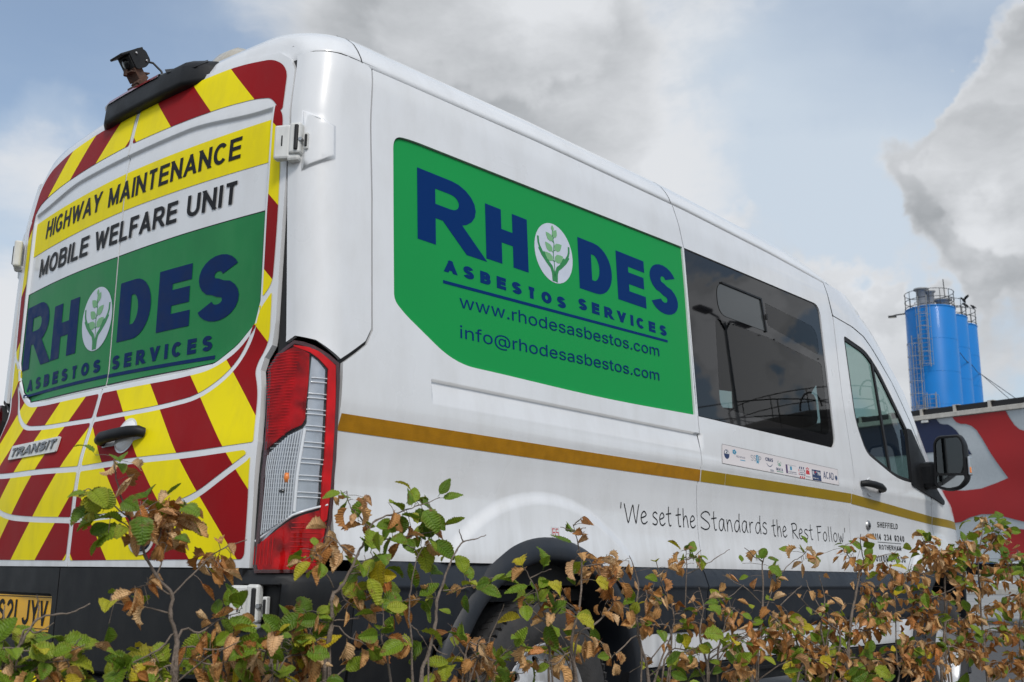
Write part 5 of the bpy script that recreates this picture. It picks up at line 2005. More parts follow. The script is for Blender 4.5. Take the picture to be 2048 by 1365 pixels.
for ev in (R_LAMP, L_LAMP):
    LO = .016
    lamp = sheet('tail_lamp', [OUT], ev, .004, M_under, VAN, step=.03, rim=.02)
    shr = lambda P, d: [tuple(q) for q in (lambda A: A + (lambda t: np.stack([-t[:, 1], t[:, 0]], 1))((lambda t: t / (np.linalg.norm(t, axis=1, keepdims=True) + 1e-9))(np.roll(A, -1, 0) - np.roll(A, 1, 0))) * d)(np.array(ccw(P)))]
    o1 = shr(OUT, .002)
    o2 = shr(OUT, .013)
    sheet('lamp_rim', [o1], ev, LO, M_reddk, lamp, step=.03, rim=.014, holes=[o2])
    sheet('red_reflector', [red_up], ev, LO, M_redlens, lamp, step=.012, rim=.006)
    sheet('red_side_strip', [red_side], ev, LO, M_redsm, lamp, step=.015, rim=.006)
    sheet('red_lower_lens', [red_low], ev, LO, M_redlow, lamp, step=.012, rim=.006)
    sheet('silver_reflector', [CL], ev, .006, M_refl, lamp, step=.02)
    sheet('clear_lens', [CL], ev, LO + .001, M_clear, lamp, step=.02, rim=.004)
    sheet('outer_cover', [shr(OUT, .006)], ev, LO + .0065, M_cover, lamp, step=.02, rim=.006)
    # moulded ribs: pairs across the side, fine vertical flutes on the rear face
    rb = MB()
    for i, z in enumerate(np.arange(.985, 1.34, .0455)):
        for dz in (0, .0125):
            a = float(np.interp(z, [.95, 1.10, 1.15, 1.18, 1.26, 1.36], [.135, .135, .140, .130, .126, .130]))
            b_ = float(np.interp(z, [.95, 1.05, 1.15, 1.27, 1.345], [.222, .221, .204, .177, .158]))
            pts, _ = ev(np.array([(s, z + dz) for s in np.linspace(a, b_, 5)]), .010)
            rb.tube(pts, .0016, 5)
    rb.build('lens_rib', M_ribw, lamp)
    rb = MB()
    for i, s in enumerate(np.arange(.046, .128, .0062)):
        zl = float(np.interp(s, [.034, .131], [.872, .935]))
        zh = float(np.interp(s, [.04, .096, .128], [1.09, 1.150, 1.168]))
        pts, _ = ev(np.array([(s, z) for z in np.linspace(zl, zh, 8)]), .012)
        rb.tube(pts, .0021, 5)
    for z in np.arange(.90, 1.14, .012):
        s1 = .126 if z > .94 else .126 - (.94 - z) * .9
        pts, _ = ev(np.array([(s, z) for s in np.linspace(.050, s1, 5)]), .0118)
        rb.tube(pts, .0011, 4)
    rb.build('lens_flute', M_flute, lamp)
    rb = MB()
    pts, _ = ev(np.array([(.133, z) for z in np.linspace(.945, 1.17, 8)]), .010)
    rb.tube(pts, .005, 6)
    pts, _ = ev(np.array([(.036, .866), (.131, .936), (.163, .950), (.220, .968)]), .014)
    rb.tube(pts, .0035, 6)
    rb.build('lens_bezel', M_ribw, lamp)
    bb = MB()
    p_ = ev(np.array([(.108, 1.035)]), .009)[0][0]
    bb.lathe([(.001, .015), (.007, .012), (.009, 0), (.006, -.012), (.001, -.014)], Matrix.Translation(p_), 14)
    bb.build('amber_bulb', M_amber, lamp)
    bb = MB()
    for s, z, r in ((.100, 1.000, .012), (.075, .935, .007)):
        p_ = ev(np.array([(s, z)]), .006)[0][0]
        bb.lathe([(.001, r * .4), (r * .7, r * .3), (r, 0), (r * .8, -r * .4), (.001, -r * .5)], Matrix.Translation(p_), 14)
    bb.build('lamp_bowl', M_gloss, lamp)
    # darker shapes moulded behind the red lenses
    rb = MB()
    for z in np.arange(.815, .92, .0125):
        pts, _ = ev(np.array([(s, z) for s in np.linspace(.13, .205, 4)]), LO + .0008)
        rb.tube(pts, .0014, 4)
    for z in np.arange(1.15, 1.39, .0085):
        a = float(np.interp(z, [1.10, 1.2, 1.29, 1.35, 1.40], [.045, .024, -.004, -.014, .02]))
        pts, _ = ev(np.array([(s, z) for s in np.linspace(a, .088, 5)]), LO + .0002)
        rb.tube(pts, .0013, 4)
    for s in np.arange(.04, .10, .010):
        pts, _ = ev(np.array([(s, z) for z in np.linspace(.805, .845 + (s - .03) * .7, 4)]), LO + .0008)
        rb.tube(pts, .0013, 4)
    rb.build('red_lens_rib', M_redsm, lamp)

# ------------------------------------------------------------------ high-level brake lamp, camera and beacon on the roof edge
# housing runs across the centre of the roof's rear edge
hs_, fs_ = [], []
ys = [-.375, -.36, -.33, -.29, -.25, -.12, 0, .12, .25, .29, .33, .36, .375]
YC = -.060
kxf = lambda y: float(np.interp(abs(y), [0, .26, .33, .36, .375], [1, 1, .72, .42, .30]))
xff = lambda y: .060 + .079 * (y + YC) ** 2 + (1 - kxf(y)) * .14
prof = []
for y in ys:
    k, xf = kxf(y), xff(y)
    t = .507 - .028 * (1 - k) / .7
    b0_ = 2.390 + .020 * (1 - k)
    prof.append([(xf + .20, b0_), (xf + .012, b0_), (xf, b0_ + .010), (xf + .004, 2.0 + t - .045), (xf + .012, 2.0 + t - .030), (xf + .045, 2.0 + t - .010), (xf + .10, 2.0 + t), (xf + .18, 2.0 + t - .004), (xf + .24, 2.0 + t - .03)])
m = len(prof[0])
for (y, pr) in zip(ys, prof):
    hs_ += [(x, y + YC, z) for x, z in pr]
for i in range(len(ys) - 1):
    for j in range(m - 1):
        fs_.append((i * m + j, i * m + j + 1, (i + 1) * m + j + 1, (i + 1) * m + j)[::-1])
fs_.append(tuple(range(m))); fs_.append(tuple((len(ys) - 1) * m + j for j in range(m))[::-1])
HOUSE = obj('brake_lamp_housing', hs_, fs_, M_plastic, VAN, smooth=True)
md = HOUSE.modifiers.new('round', 'BEVEL'); md.width = .006; md.segments = 2; md.limit_method = 'ANGLE'
vs, fs = [], []
for y in np.linspace(-.10, .30, 14):
    xf = xff(y)
    for x, z in ((xf + .001, 2.466), (xf + .009, 2.481), (xf + .043, 2.5005), (xf + .085, 2.5095)):
        vs.append((x, y + YC, z))
for i in range(13):
    for j in range(3):
        fs.append((i * 4 + j, i * 4 + j + 1, (i + 1) * 4 + j + 1, (i + 1) * 4 + j)[::-1])
obj('brake_lamp_lens', vs, fs, mat('faded_red_lens', (.22, .015, .02), .25, coat=.5), HOUSE, smooth=True)

pd = MB()
pd.add([(xff(y) + dx, y + YC, z - .038) for y, dx, z in ((-.13, .012, 2.528), (-.15, .048, 2.541), (-.30, .045, 2.533), (-.325, .014, 2.512), (-.30, -.002, 2.488), (-.16, .000, 2.502))], [(0, 1, 2, 3, 4, 5)])
pd.build('housing_pad', M_rubber, HOUSE)

# reversing camera on its bracket
CB = Vector((.095, .052, 2.514))
rc_ = MB()
rot = Matrix.Rotation(math.radians(-36), 3, 'Y')
CC = CB + Vector((-.010, .004, .092))
rc_.box(CC, (.070, .072, .052), rot, .005)
rc_.box(CC + rot @ Vector((-.014, 0, .031)), (.098, .082, .009), rot, .003)
CAMO = rc_.build('reversing_camera', M_gloss if False else M_plastic, VAN)
ck = MB()
for sy in (-1, 1):
    pl = rounded([(-.030, -.034), (.012, -.036), (.040, -.020), (.040, .020), (.020, .036), (-.030, .034)], .010)
    Mm = Matrix.Translation(CC + Vector((0, sy * .039, 0))) @ rot.to_4x4() @ Matrix.Rotation(PI / 2, 4, 'X')
    ck.prism(pl, -.0025, .0025, Mm)
ck.build('camera_cheek', M_plastic, CAMO)
cl = MB()
cl.lathe([(.001, .006), (.016, .004), (.020, 0), (.022, -.004)], Matrix.Translation(CC + rot @ Vector((-.036, 0, -.002))) @ rot.to_4x4() @ Matrix.Rotation(-PI / 2, 4, 'Y'), 20)
cl.build('camera_lens', M_frit, CAMO)
sc_ = MB()
for dx, dz in ((-.004, .020), (.022, -.016)):
    q = CC + rot @ Vector((dx, 0, dz)) + Vector((0, -.045, 0))
    sc_.lathe([(.001, .003), (.0042, .002), (.0045, -.002)], Matrix.Translation(q) @ Matrix.Rotation(PI / 2, 4, 'X'), 12)
sc_.build('camera_screw', M_metal, CAMO)
br = MB()
br.box(CC + Vector((.012, 0, -.048)), (.034, .066, .044), rot, .002)
br.box(CB + Vector((.004, 0, .046)), (.075, .055, .004), Matrix.Rotation(math.radians(-14), 3, 'Y'))
br.box(CB + Vector((.016, -.006, .020)), (.026, .045, .052), Matrix.Rotation(math.radians(24), 3, 'Y'), .003)
br.box(CB + Vector((.020, -.01, -.012)), (.070, .060, .006), Matrix.Rotation(math.radians(-8), 3, 'Y'))
br.tube([CB + Vector((-.030, .012, .052)), CB + Vector((-.030, .012, .030))], .009, 10)
br.build('camera_bracket', M_rust, CAMO)
cbl = MB()
cbl.tube([CC + Vector((.034, -.01, .012)), CC + Vector((.060, -.03, .008)), CC + Vector((.082, -.055, -.025)), CC + Vector((.088, -.075, -.070)), CB + Vector((.075, -.07, -.015))], .0042, 8)
cbl.build('camera_cable', M_rubber, CAMO)

# clear beacon lying behind the housing
bc = MB()
vs, fs = [], []
for i, (y, k) in enumerate(((-.33, .05), (-.315, .45), (-.285, .80), (-.27, .95), (-.20, 1.0), (-.10, .85), (.02, .45), (.06, .05))):
    for a in np.linspace(0, PI, 9):
        vs.append((.34 - .09 * math.cos(a) * (.5 + .5 * k), y, 2.53 + .125 * k * math.sin(a) ** .8))
for i in range(7):
    for j in range(8):
        fs.append((i * 9 + j, i * 9 + j + 1, (i + 1) * 9 + j + 1, (i + 1) * 9 + j))
obj('roof_beacon', vs, fs, mat('aged_clear_plastic', (.42, .39, .33), .25, coat=.6, noise=.15, nscale=30), VAN, smooth=True)
for sd in (1, -1):
    rg = MB()
    rg.tube([(.112 + .079 * .66, -.812 * sd, 2.392), (.155 + .05, -.805 * sd, 2.432), (.29, -.79 * sd, 2.492)], .009, 8)
    rg.build('roof_ridge', M_paint, VAN)

# ================================================================== ground
M_ground = mat('pale_concrete', (.27, .27, .265), .85, noise=.22, nscale=.6, bump=.3, bscale=40, dirt=((.12, .12, .115), .5, .25))
M_asph = mat('asphalt', (.075, .075, .077), .9, noise=.25, nscale=25, bump=.5, bscale=160)
M_soil = mat('bark_soil', (.055, .04, .028), .95, noise=.4, nscale=30, bump=.8, bscale=60)
M_kerb = mat('kerb_concrete', (.33, .32, .30), .85, noise=.15, nscale=10, bump=.2)
b = MB()
b.add([(-400, -400, 0), (600, -400, 0), (600, 500, 0), (-400, 500, 0)], [(0, 1, 2, 3)])
tag(b.build('ground', M_ground), kind='structure')
HD = Vector((.9645, -.2643, 0))            # along the hedge
HN = Vector((.2643, .9645, 0))             # towards the van
H0 = Vector((-.86, -1.48, 0))


def strip(name, a0, a1, n0, n1, z, m_):
    b = MB()
    q = [H0 + HD * a + HN * n for a, n in ((a0, n0), (a1, n0), (a1, n1), (a0, n1))]
    b.add([(p.x, p.y, z) for p in q], [(0, 1, 2, 3)])
    return tag(b.build(name, m_), kind='structure')


strip('parking_bay', -6, 16, .46, 9, .004, M_asph)
strip('footpath', -8, 20, -3.2, -.55, .004, M_asph)
M4 = Matrix(((HD.x, HN.x, 0, 0), (HD.y, HN.y, 0, 0), (0, 0, 1, 0), (0, 0, 0, 1)))
b = MB()
b.box(H0 + HD * 5 + HN * (-.04) + Vector((0, 0, .045)), (22, .72, .09), M4)
tag(b.build('flower_bed_soil', M_soil), kind='structure')
for nn in (.38, -.46):
    b = MB()
    for i in range(24):
        b.box(H0 + HD * (-5.6 + i * .92) + HN * nn + Vector((0, 0, .06)), (.91, .125, .12), M4, .008)
    tag(b.build('kerb', M_kerb), kind='structure')

# ================================================================== trailer with flag livery
M_tred = mat('curtain_red', (.33, .010, .012), .45, noise=.06, nscale=.8)
M_tnavy = mat('curtain_navy', (.006, .014, .055), .45, noise=.05)
M_twhite = mat('curtain_silver', (.42, .46, .49), .4, noise=.05)
M_alu = mat('aluminium_rail', (.50, .48, .44), .5, noise=.08, dirt=((.2, .17, .13), .5, 8))
T = empty('trailer', (19.086, 4.234, 0), math.atan2(-.979, -.203))
tag(T, 'large curtain-sided trailer with rippling red white and blue flag livery behind the van', 'trailer')
# local x runs along the trailer, local y points away from the camera side
# (rotation puts local +x on the direction (-.203,-.979) and local +y on (.979,-.203))
TL0, TL1 = -5.2, 8.4


def tsheet(name, loops, y, m_, parent, depth=0.0, label=None):
    V_, T_ = cdt([densify(ccw(l), .2) for l in loops], .18)
    vs = [(x, y - .012 * math.sin(z * 6.3 + x * .9) - .006 * math.sin(x * 9), z) for x, z in V_]
    o = obj(name, vs, T_, m_, parent, smooth=True)
    if label: o['label'] = label
    return o


def smooth_loop(P, k=5):
    q = []
    n = len(P)
    for i in range(n):
        a, c, d, b_ = P[i - 1], P[i], P[(i + 1) % n], P[(i + 2) % n]
        for j in range(k):
            t = j / k
            q.append(tuple(.5 * ((2 * c[r]) + (-a[r] + d[r]) * t + (2 * a[r] - 5 * c[r] + 4 * d[r] - b_[r]) * t * t + (-a[r] + 3 * c[r] - 3 * d[r] + b_[r]) * t ** 3) for r in (0, 1)))
    return q


CUR = tsheet('curtain', [[(TL0, 1.19), (TL1, 1.19), (TL1, 3.85), (TL0, 3.85)]], 0, M_twhite, T)
navy = [(-3.2, 3.845), (.43, 3.845), (.46, 3.80), (.50, 3.75), (.57, 3.73), (.66, 3.72), (.75, 3.66), (.83, 3.58), (.91, 3.46), (.99, 3.31), (1.11, 3.10), (.7, 3.15), (.32, 3.21), (-.6, 3.20), (-1.6, 3.28), (-2.6, 3.4)]
tsheet('flag_field', [navy], -.012, M_tnavy, CUR, label='navy field of the flag print')
red1 = [(.78, 3.845), (.80, 3.80), (.85, 3.74), (.93, 3.70), (1.03, 3.69), (1.14, 3.64), (1.23, 3.55), (1.33, 3.38), (1.49, 3.08), (1.76, 2.62), (1.52, 2.54), (1.22, 2.46), (.91, 2.44), (.60, 2.46), (-.2, 2.52), (-1.5, 2.40), (-3.0, 2.3), (-4.4, 2.5),
        (-4.4, 1.95), (-3.0, 1.8), (-1.5, 1.82), (-.2, 1.80), (.78, 1.86), (.97, 1.94), (1.20, 1.99), (1.47, 1.98), (1.66, 1.92), (1.97, 1.83), (2.6, 1.9), (3.6, 2.1), (4.8, 2.0), (4.8, 2.9), (3.6, 3.1), (2.6, 3.25), (2.13, 3.45), (2.05, 3.48), (1.96, 3.57), (1.88, 3.72), (1.83, 3.845)]
tsheet('flag_cross', [red1], -.014, M_tred, CUR, label='red cross of the flag print')
tsheet('flag_stripe', [[(1.49, 1.20), (1.58, 1.48), (1.70, 1.59), (1.83, 1.71), (2.1, 1.67), (2.8, 1.5), (3.8, 1.3), (4.0, 1.20)]], -.014, M_tred, CUR, label='lower red stripe of the flag print')
tsheet('flag_field', [[(2.4, 3.845), (5.6, 3.845), (5.6, 3.4), (4.2, 3.45), (3.2, 3.62)]], -.012, M_tnavy, CUR)
b = MB(); b.box(((TL0 + TL1) / 2, 1.27, 2.55), (TL1 - TL0 - .02, 2.48, 2.7)); b.build('trailer_body', M_twhite, T)
b = MB(); b.box(((TL0 + TL1) / 2, .02, 3.905), (TL1 - TL0, .10, .09), bev=.01); b.box(((TL0 + TL1) / 2, -.01, 3.868), (TL1 - TL0, .08, .022)); b.build('top_rail', M_alu, T)
b = MB(); b.box(((TL0 + TL1) / 2, 1.27, 4.01), (TL1 - TL0 - .1, 2.4, .13)); b.build('roof_sheet', M_rubber, T)
for x in np.arange(-4.8, 8.3, .70):
    b = MB(); b.box((x, .06, 4.01), (.05, .06, .135)); b.box((x + .03, .14, 4.082), (.13, .22, .012)); b.build('roof_post', M_alu, T)
b = MB(); b.box((.205, -.03, 3.82), (.15, .03, .05), bev=.008); b.build('marker_lamp', M_whitep, T)
b = MB(); b.box(((TL0 + TL1) / 2, .0, 1.15), (TL1 - TL0, .08, .07)); b.build('side_rave', M_twhite, T)
b = MB(); b.box(((TL0 + TL1) / 2, .7, .98), (TL1 - TL0 - .4, .14, .26)); b.box(((TL0 + TL1) / 2, 1.9, .98), (TL1 - TL0 - .4, .14, .26)); b.build('chassis', M_under, T)
for z in (.84, .60):
    b = MB(); b.box((1.2, .04, z), (6.0, .04, .11), bev=.01); b.build('side_guard', M_alu, T)
for x in (4.6, 5.9, 7.2):
    for y, sg in ((.25, 1), (2.3, -1)):
        b = MB()
        b.lathe([(.28, -.15), (.40, -.17), (.49, -.15), (.51, -.10), (.51, .10), (.49, .15), (.28, .15)], Matrix.Translation((x, y, .51)) @ Matrix.Rotation(PI / 2, 4, 'X'), 40)
        w = b.build('tyre', M_tyre, T)
        b = MB()
        b.lathe([(.001, .10), (.10, .10), (.13, .02), (.24, .05), (.285, .14)], Matrix.Translation((x, y, .51)) @ Matrix.Rotation(PI / 2, 4, 'X'), 32)
        b.build('rim', M_steel, T)
for y in (.5, 2.0):
    b = MB(); b.box((-2.8, y, .55), (.14, .14, .95)); b.box((-2.8, y, .06), (.3, .3, .04)); b.build('landing_leg', M_under, T)

# ================================================================== blue silos
M_silo = mat('blue_silo_paint', (.001, .175, .54), .4, spec=.3, coat=.1, noise=.06, nscale=.5, dirt=((.03, .12, .30), .25, 1.2))
M_galv = mat('galvanised_steel', (.30, .31, .32), .55, metal=.3, noise=.1)
M_drk = mat('dark_rail', (.035, .037, .04), .6)


def pol(d, az, z=0.0):
    a = math.radians(az)
    return Vector((CAM.x + d * math.cos(a), CAM.y + d * math.sin(a), z))


def silo(dist, az, ztop, label, first):
    p = pol(dist, az)
    yaw = math.radians(az + 180)          # local +x towards the camera
    S = empty('storage_silo', p, yaw)
    tag(S, label, 'silo', 'blue storage silos beyond the trailer')
    r = 1.48
    b = MB()
    b.lathe([(r, 2.2), (r, ztop - .05), (r - .03, ztop), (r - .4, ztop + .10), (.001, ztop + .22)], None, 64)
    b.build('shell', M_silo, S)
    b = MB()
    for z in np.arange(3.0, ztop - .5, 2.05):
        b.lathe([(r + .001, z - .02), (r + .010, z - .008), (r + .010, z + .008), (r + .001, z + .02)], None, 64)
    b.lathe([(r, ztop - .10), (r + .03, ztop - .08), (r + .03, ztop - .03), (r, ztop)], None, 64)
    b.build('weld_band', M_silo, S)
    b = MB()
    b.lathe([(.12, .6), (.35, .9), (r, 2.2)], None, 40)
    b.build('hopper', M_silo, S)
    for a in (.4, 1.97, 3.54, 5.11):
        b = MB(); b.box(((r - .05) * math.cos(a), (r - .05) * math.sin(a), 1.2), (.16, .16, 2.4)); b.build('leg', M_galv, S)
    # railing
    b = MB()
    for z in (.12, .55, 1.05):
        b.tube([((r - .02) * math.cos(a), (r - .02) * math.sin(a), ztop + z) for a in np.linspace(0, 2 * PI, 41)], .022, 6, False)
    for a in np.linspace(0, 2 * PI, 15)[:-1]:
        b.tube([((r - .02) * math.cos(a), (r - .02) * math.sin(a), ztop - .05), ((r - .02) * math.cos(a), (r - .02) * math.sin(a), ztop + 1.05)], .022, 5)
    b.build('handrail', M_drk, S)
    # filter and vents
    b = MB()
    if first:
        b.lathe([(.30, 0), (.30, 1.15), (.44, 1.20), (.44, 1.30), (.001, 1.34)], Matrix.Translation((.1, -.45, ztop + .1)) @ Matrix.Identity(4), 24)
        b.lathe([(.26, 0), (.26, 1.0), (.36, 1.05), (.36, 1.12), (.001, 1.16)], Matrix.Translation((.0, .05, ztop + .1)), 24)
        b.lathe([(.40, 0), (.40, .42), (.52, .46), (.52, .54), (.001, .58)], Matrix.Translation((-.2, .78, ztop + .1)), 24)
    else:
        b.lathe([(.36, 0), (.36, .42), (.46, .46), (.46, .54), (.001, .58)], Matrix.Translation((.1, -.2, ztop + .1)), 24)
    b.build('roof_filter', M_galv, S)
    return S, r


def ladder(S, r, a, z0, z1, w=.26, hoop=True):
    """caged ladder standing off the shell at angle a"""
    ca, sa = math.cos(a), math.sin(a)
    o = lambda rad, t, z: (rad * ca - t * sa, rad * sa + t * ca, z)
    b = MB()
    for t in (-w, w):
        b.tube([o(r + .14, t, z0), o(r + .14, t, z1)], .030, 5)
    for z in np.arange(z0 + .1, z1, .28):
        b.tube([o(r + .14, -w, z), o(r + .14, w, z)], .013, 4)
    b.build('ladder', M_galv, S)
    if hoop:
        b = MB()
        zz = np.arange(z0 + .1, z1 + .1, .78)
        for z in zz:
            b.tube([o(r + .14 + .62 * math.sin(q), -.42 * math.cos(q), z) for q in np.linspace(0, PI, 9)], .020, 4)
        for q in np.linspace(0, PI, 5):
            b.tube([o(r + .14 + .62 * math.sin(q), -.42 * math.cos(q), z0 + .1), o(r + .14 + .62 * math.sin(q), -.42 * math.cos(q), float(zz[-1]))], .016, 4)
        b.build('safety_cage', M_galv, S)


S1, r1 = silo(69.2, 18.965, 17.40, 'nearest and largest blue silo with caged ladders and rooftop railing', True)
ladder(S1, r1, math.radians(-15), 13.5, 18.0)
ladder(S1, r1, math.radians(-37), 9.4, 15.6)
ladder(S1, r1, math.radians(-33), 4.6, 11.4)
ladder(S1, r1, math.radians(-10), 3.0, 11.9)
b = MB()
b.tube([(0, -1.3, 17.3), (0, -2.0, 17.25), (0, -2.3, 17.2)], .05, 6)
b.build('lamp_arm', M_drk, S1)
b = MB(); b.box((0.05, -2.25, 17.15), (.30, .50, .10), bev=.02); b.build('floodlight', M_drk, S1)
b = MB(); b.box((0.05, -2.25, 17.09), (.22, .36, .02)); b.build('floodlight_lens', mat('lamp_diffuser', (.8, .7, .5), .4), S1)
b = MB(); b.tube([(-.2, .95, 17.4), (-.25, .90, 19.4)], .03, 5); b.build('lightning_rod', M_drk, S1)
S2, r2 = silo(72.1, 18.39, 17.42, 'middle blue silo, partly hidden behind the nearest one', False)
S3, r3 = silo(75.0, 17.92, 17.45, 'farthest blue silo at the right of the row', False)
# cables strung along the silos and away to the right
b = MB()
pA = pol(69.5, 17.70, 14.6); pB = pol(72.3, 17.18, 14.3); pC = pol(75.0, 16.76, 14.1); pD = pol(66, 12.5, 8.7)
b.tube([pA, (pA + pB) / 2 - Vector((0, 0, .12)), pB, (pB + pC) / 2 - Vector((0, 0, .12)), pC, (pC * .6 + pD * .4) - Vector((0, 0, .25)), pD], .022, 5)
b.tube([pC, (pC * .5 + pD * .5) - Vector((0, 0, .9)), pD - Vector((0, 0, .8))], .020, 5)
tag(b.build('overhead_cable', M_drk), 'pair of thin sagging cables running from the silos down to the right', 'cable')
b = MB()
pE = pol(66, 12.5)
b.tube([pE, pE + Vector((0, 0, 9.2))], .14, 10)
b.box(pE + Vector((0, 0, 8.5)), (1.2, .1, .1))
tag(b.build('cable_post', M_galv), 'post outside the frame that carries the two sagging cables', 'post')


def bird(p, yaw, wings, label):
    o = empty('bird', p, yaw)
    tag(o, label, 'bird', None)
    b = MB()
    b.lathe([(.001, -.20), (.04, -.16), (.085, -.05), (.09, .05), (.06, .13), (.045, .17), (.055, .21), (.04, .255), (.012, .275), (.001, .32)], Matrix.Translation((0, 0, .16)) @ Matrix.Rotation(math.radians(50), 4, 'Y'), 12)
    b.build('body', M_under, o)
    b = MB()
    for s_ in (-1, 1):
        if wings:
            b.add([(.08, .03 * s_, .2), (-.10, .03 * s_, .18), (-.16, .30 * s_, .36), (-.02, .42 * s_, .46), (.10, .25 * s_, .36)], [(0, 1, 2, 3, 4)])
        else:
            b.add([(.07, .08 * s_, .24), (-.08, .095 * s_, .16), (-.26, .04 * s_, .0), (-.10, .02 * s_, .10), (.05, .03 * s_, .28)], [(0, 1, 2, 3, 4)])
    b.build('wing', M_under, o)
    b = MB()
    for s_ in (-1, 1):
        b.tube([(0, .03 * s_, .12), (.01, .03 * s_, -.02)], .012, 4)
    b.build('leg', M_under, o)


bird(pol(71.6, 17.31, 18.28), 2.6, True, 'black bird with raised wings on the railing of the middle silo')
bird(pol(72.0, 17.23, 18.03), 1.9, False, 'black bird perched just below the one with raised wings')
bird(pol(74.8, 16.89, 18.56), 1.2, False, 'black bird perched on the railing of the farthest silo')

# ================================================================== things behind the photographer, mirrored in the van's window
M_dkst = mat('weathered_tank', (.10, .095, .09), .8, noise=.2, nscale=.5)
for i, (x, y, r, h, lb) in enumerate(((29, -15.2, 3.4, 6.4, 'wide weathered storage tank, left of the pair seen mirrored in the long side window'),
                                      (37.5, -16.5, 3.2, 8.4, 'taller weathered storage tank, right of the pair seen mirrored in the long side window'))):
    t = empty('storage_tank', (x, y, 0)); tag(t, lb, 'tank')
    b = MB(); b.lathe([(r, 0), (r, h), (r - .2, h + .15), (.001, h + .8)], None, 40); b.build('shell', M_dkst, t)
    b = MB()
    for z in (.5, 1.0):
        b.tube([((r - .1) * math.cos(a), (r - .1) * math.sin(a), h + z) for a in np.linspace(0, 2 * PI, 33)], .02, 5, False)
    for a in np.linspace(0, 2 * PI, 15)[:-1]:
        b.tube([((r - .1) * math.cos(a), (r - .1) * math.sin(a), h), ((r - .1) * math.cos(a), (r - .1) * math.sin(a), h + 1)], .02, 4)
    b.tube([((r + .3) * math.cos(2) , (r + .3) * math.sin(2) + .35 * math.cos(q), h + .6 + .5 * math.sin(q)) for q in np.linspace(0, PI, 9)], .03, 5)
    b.build('handrail', M_dkst, t)
b = MB(); b.box((52, -34, 3), (40, 12, 6)); SHD = b.build('warehouse', M_dkst)
tag(SHD, 'long low dark warehouse across the yard behind the photographer', 'building')
L = empty('street_lamp', (21.1, -10.9, 0)); tag(L, 'double-armed street lamp mirrored in the long side window', 'street lamp')
b = MB(); b.tube([(0, 0, 0), (0, 0, 8.2)], [.075, .04], 10); b.build('column', M_galv, L)
for s_ in (-1, 1):
    b = MB(); b.tube([(0, 0, 8.0), (.3 * s_, 0, 8.3), (.75 * s_, 0, 8.35)], .03, 6); b.box((1.0 * s_, 0, 8.36), (.62, .24, .10), bev=.03); b.build('lamp_head', M_drk, L)

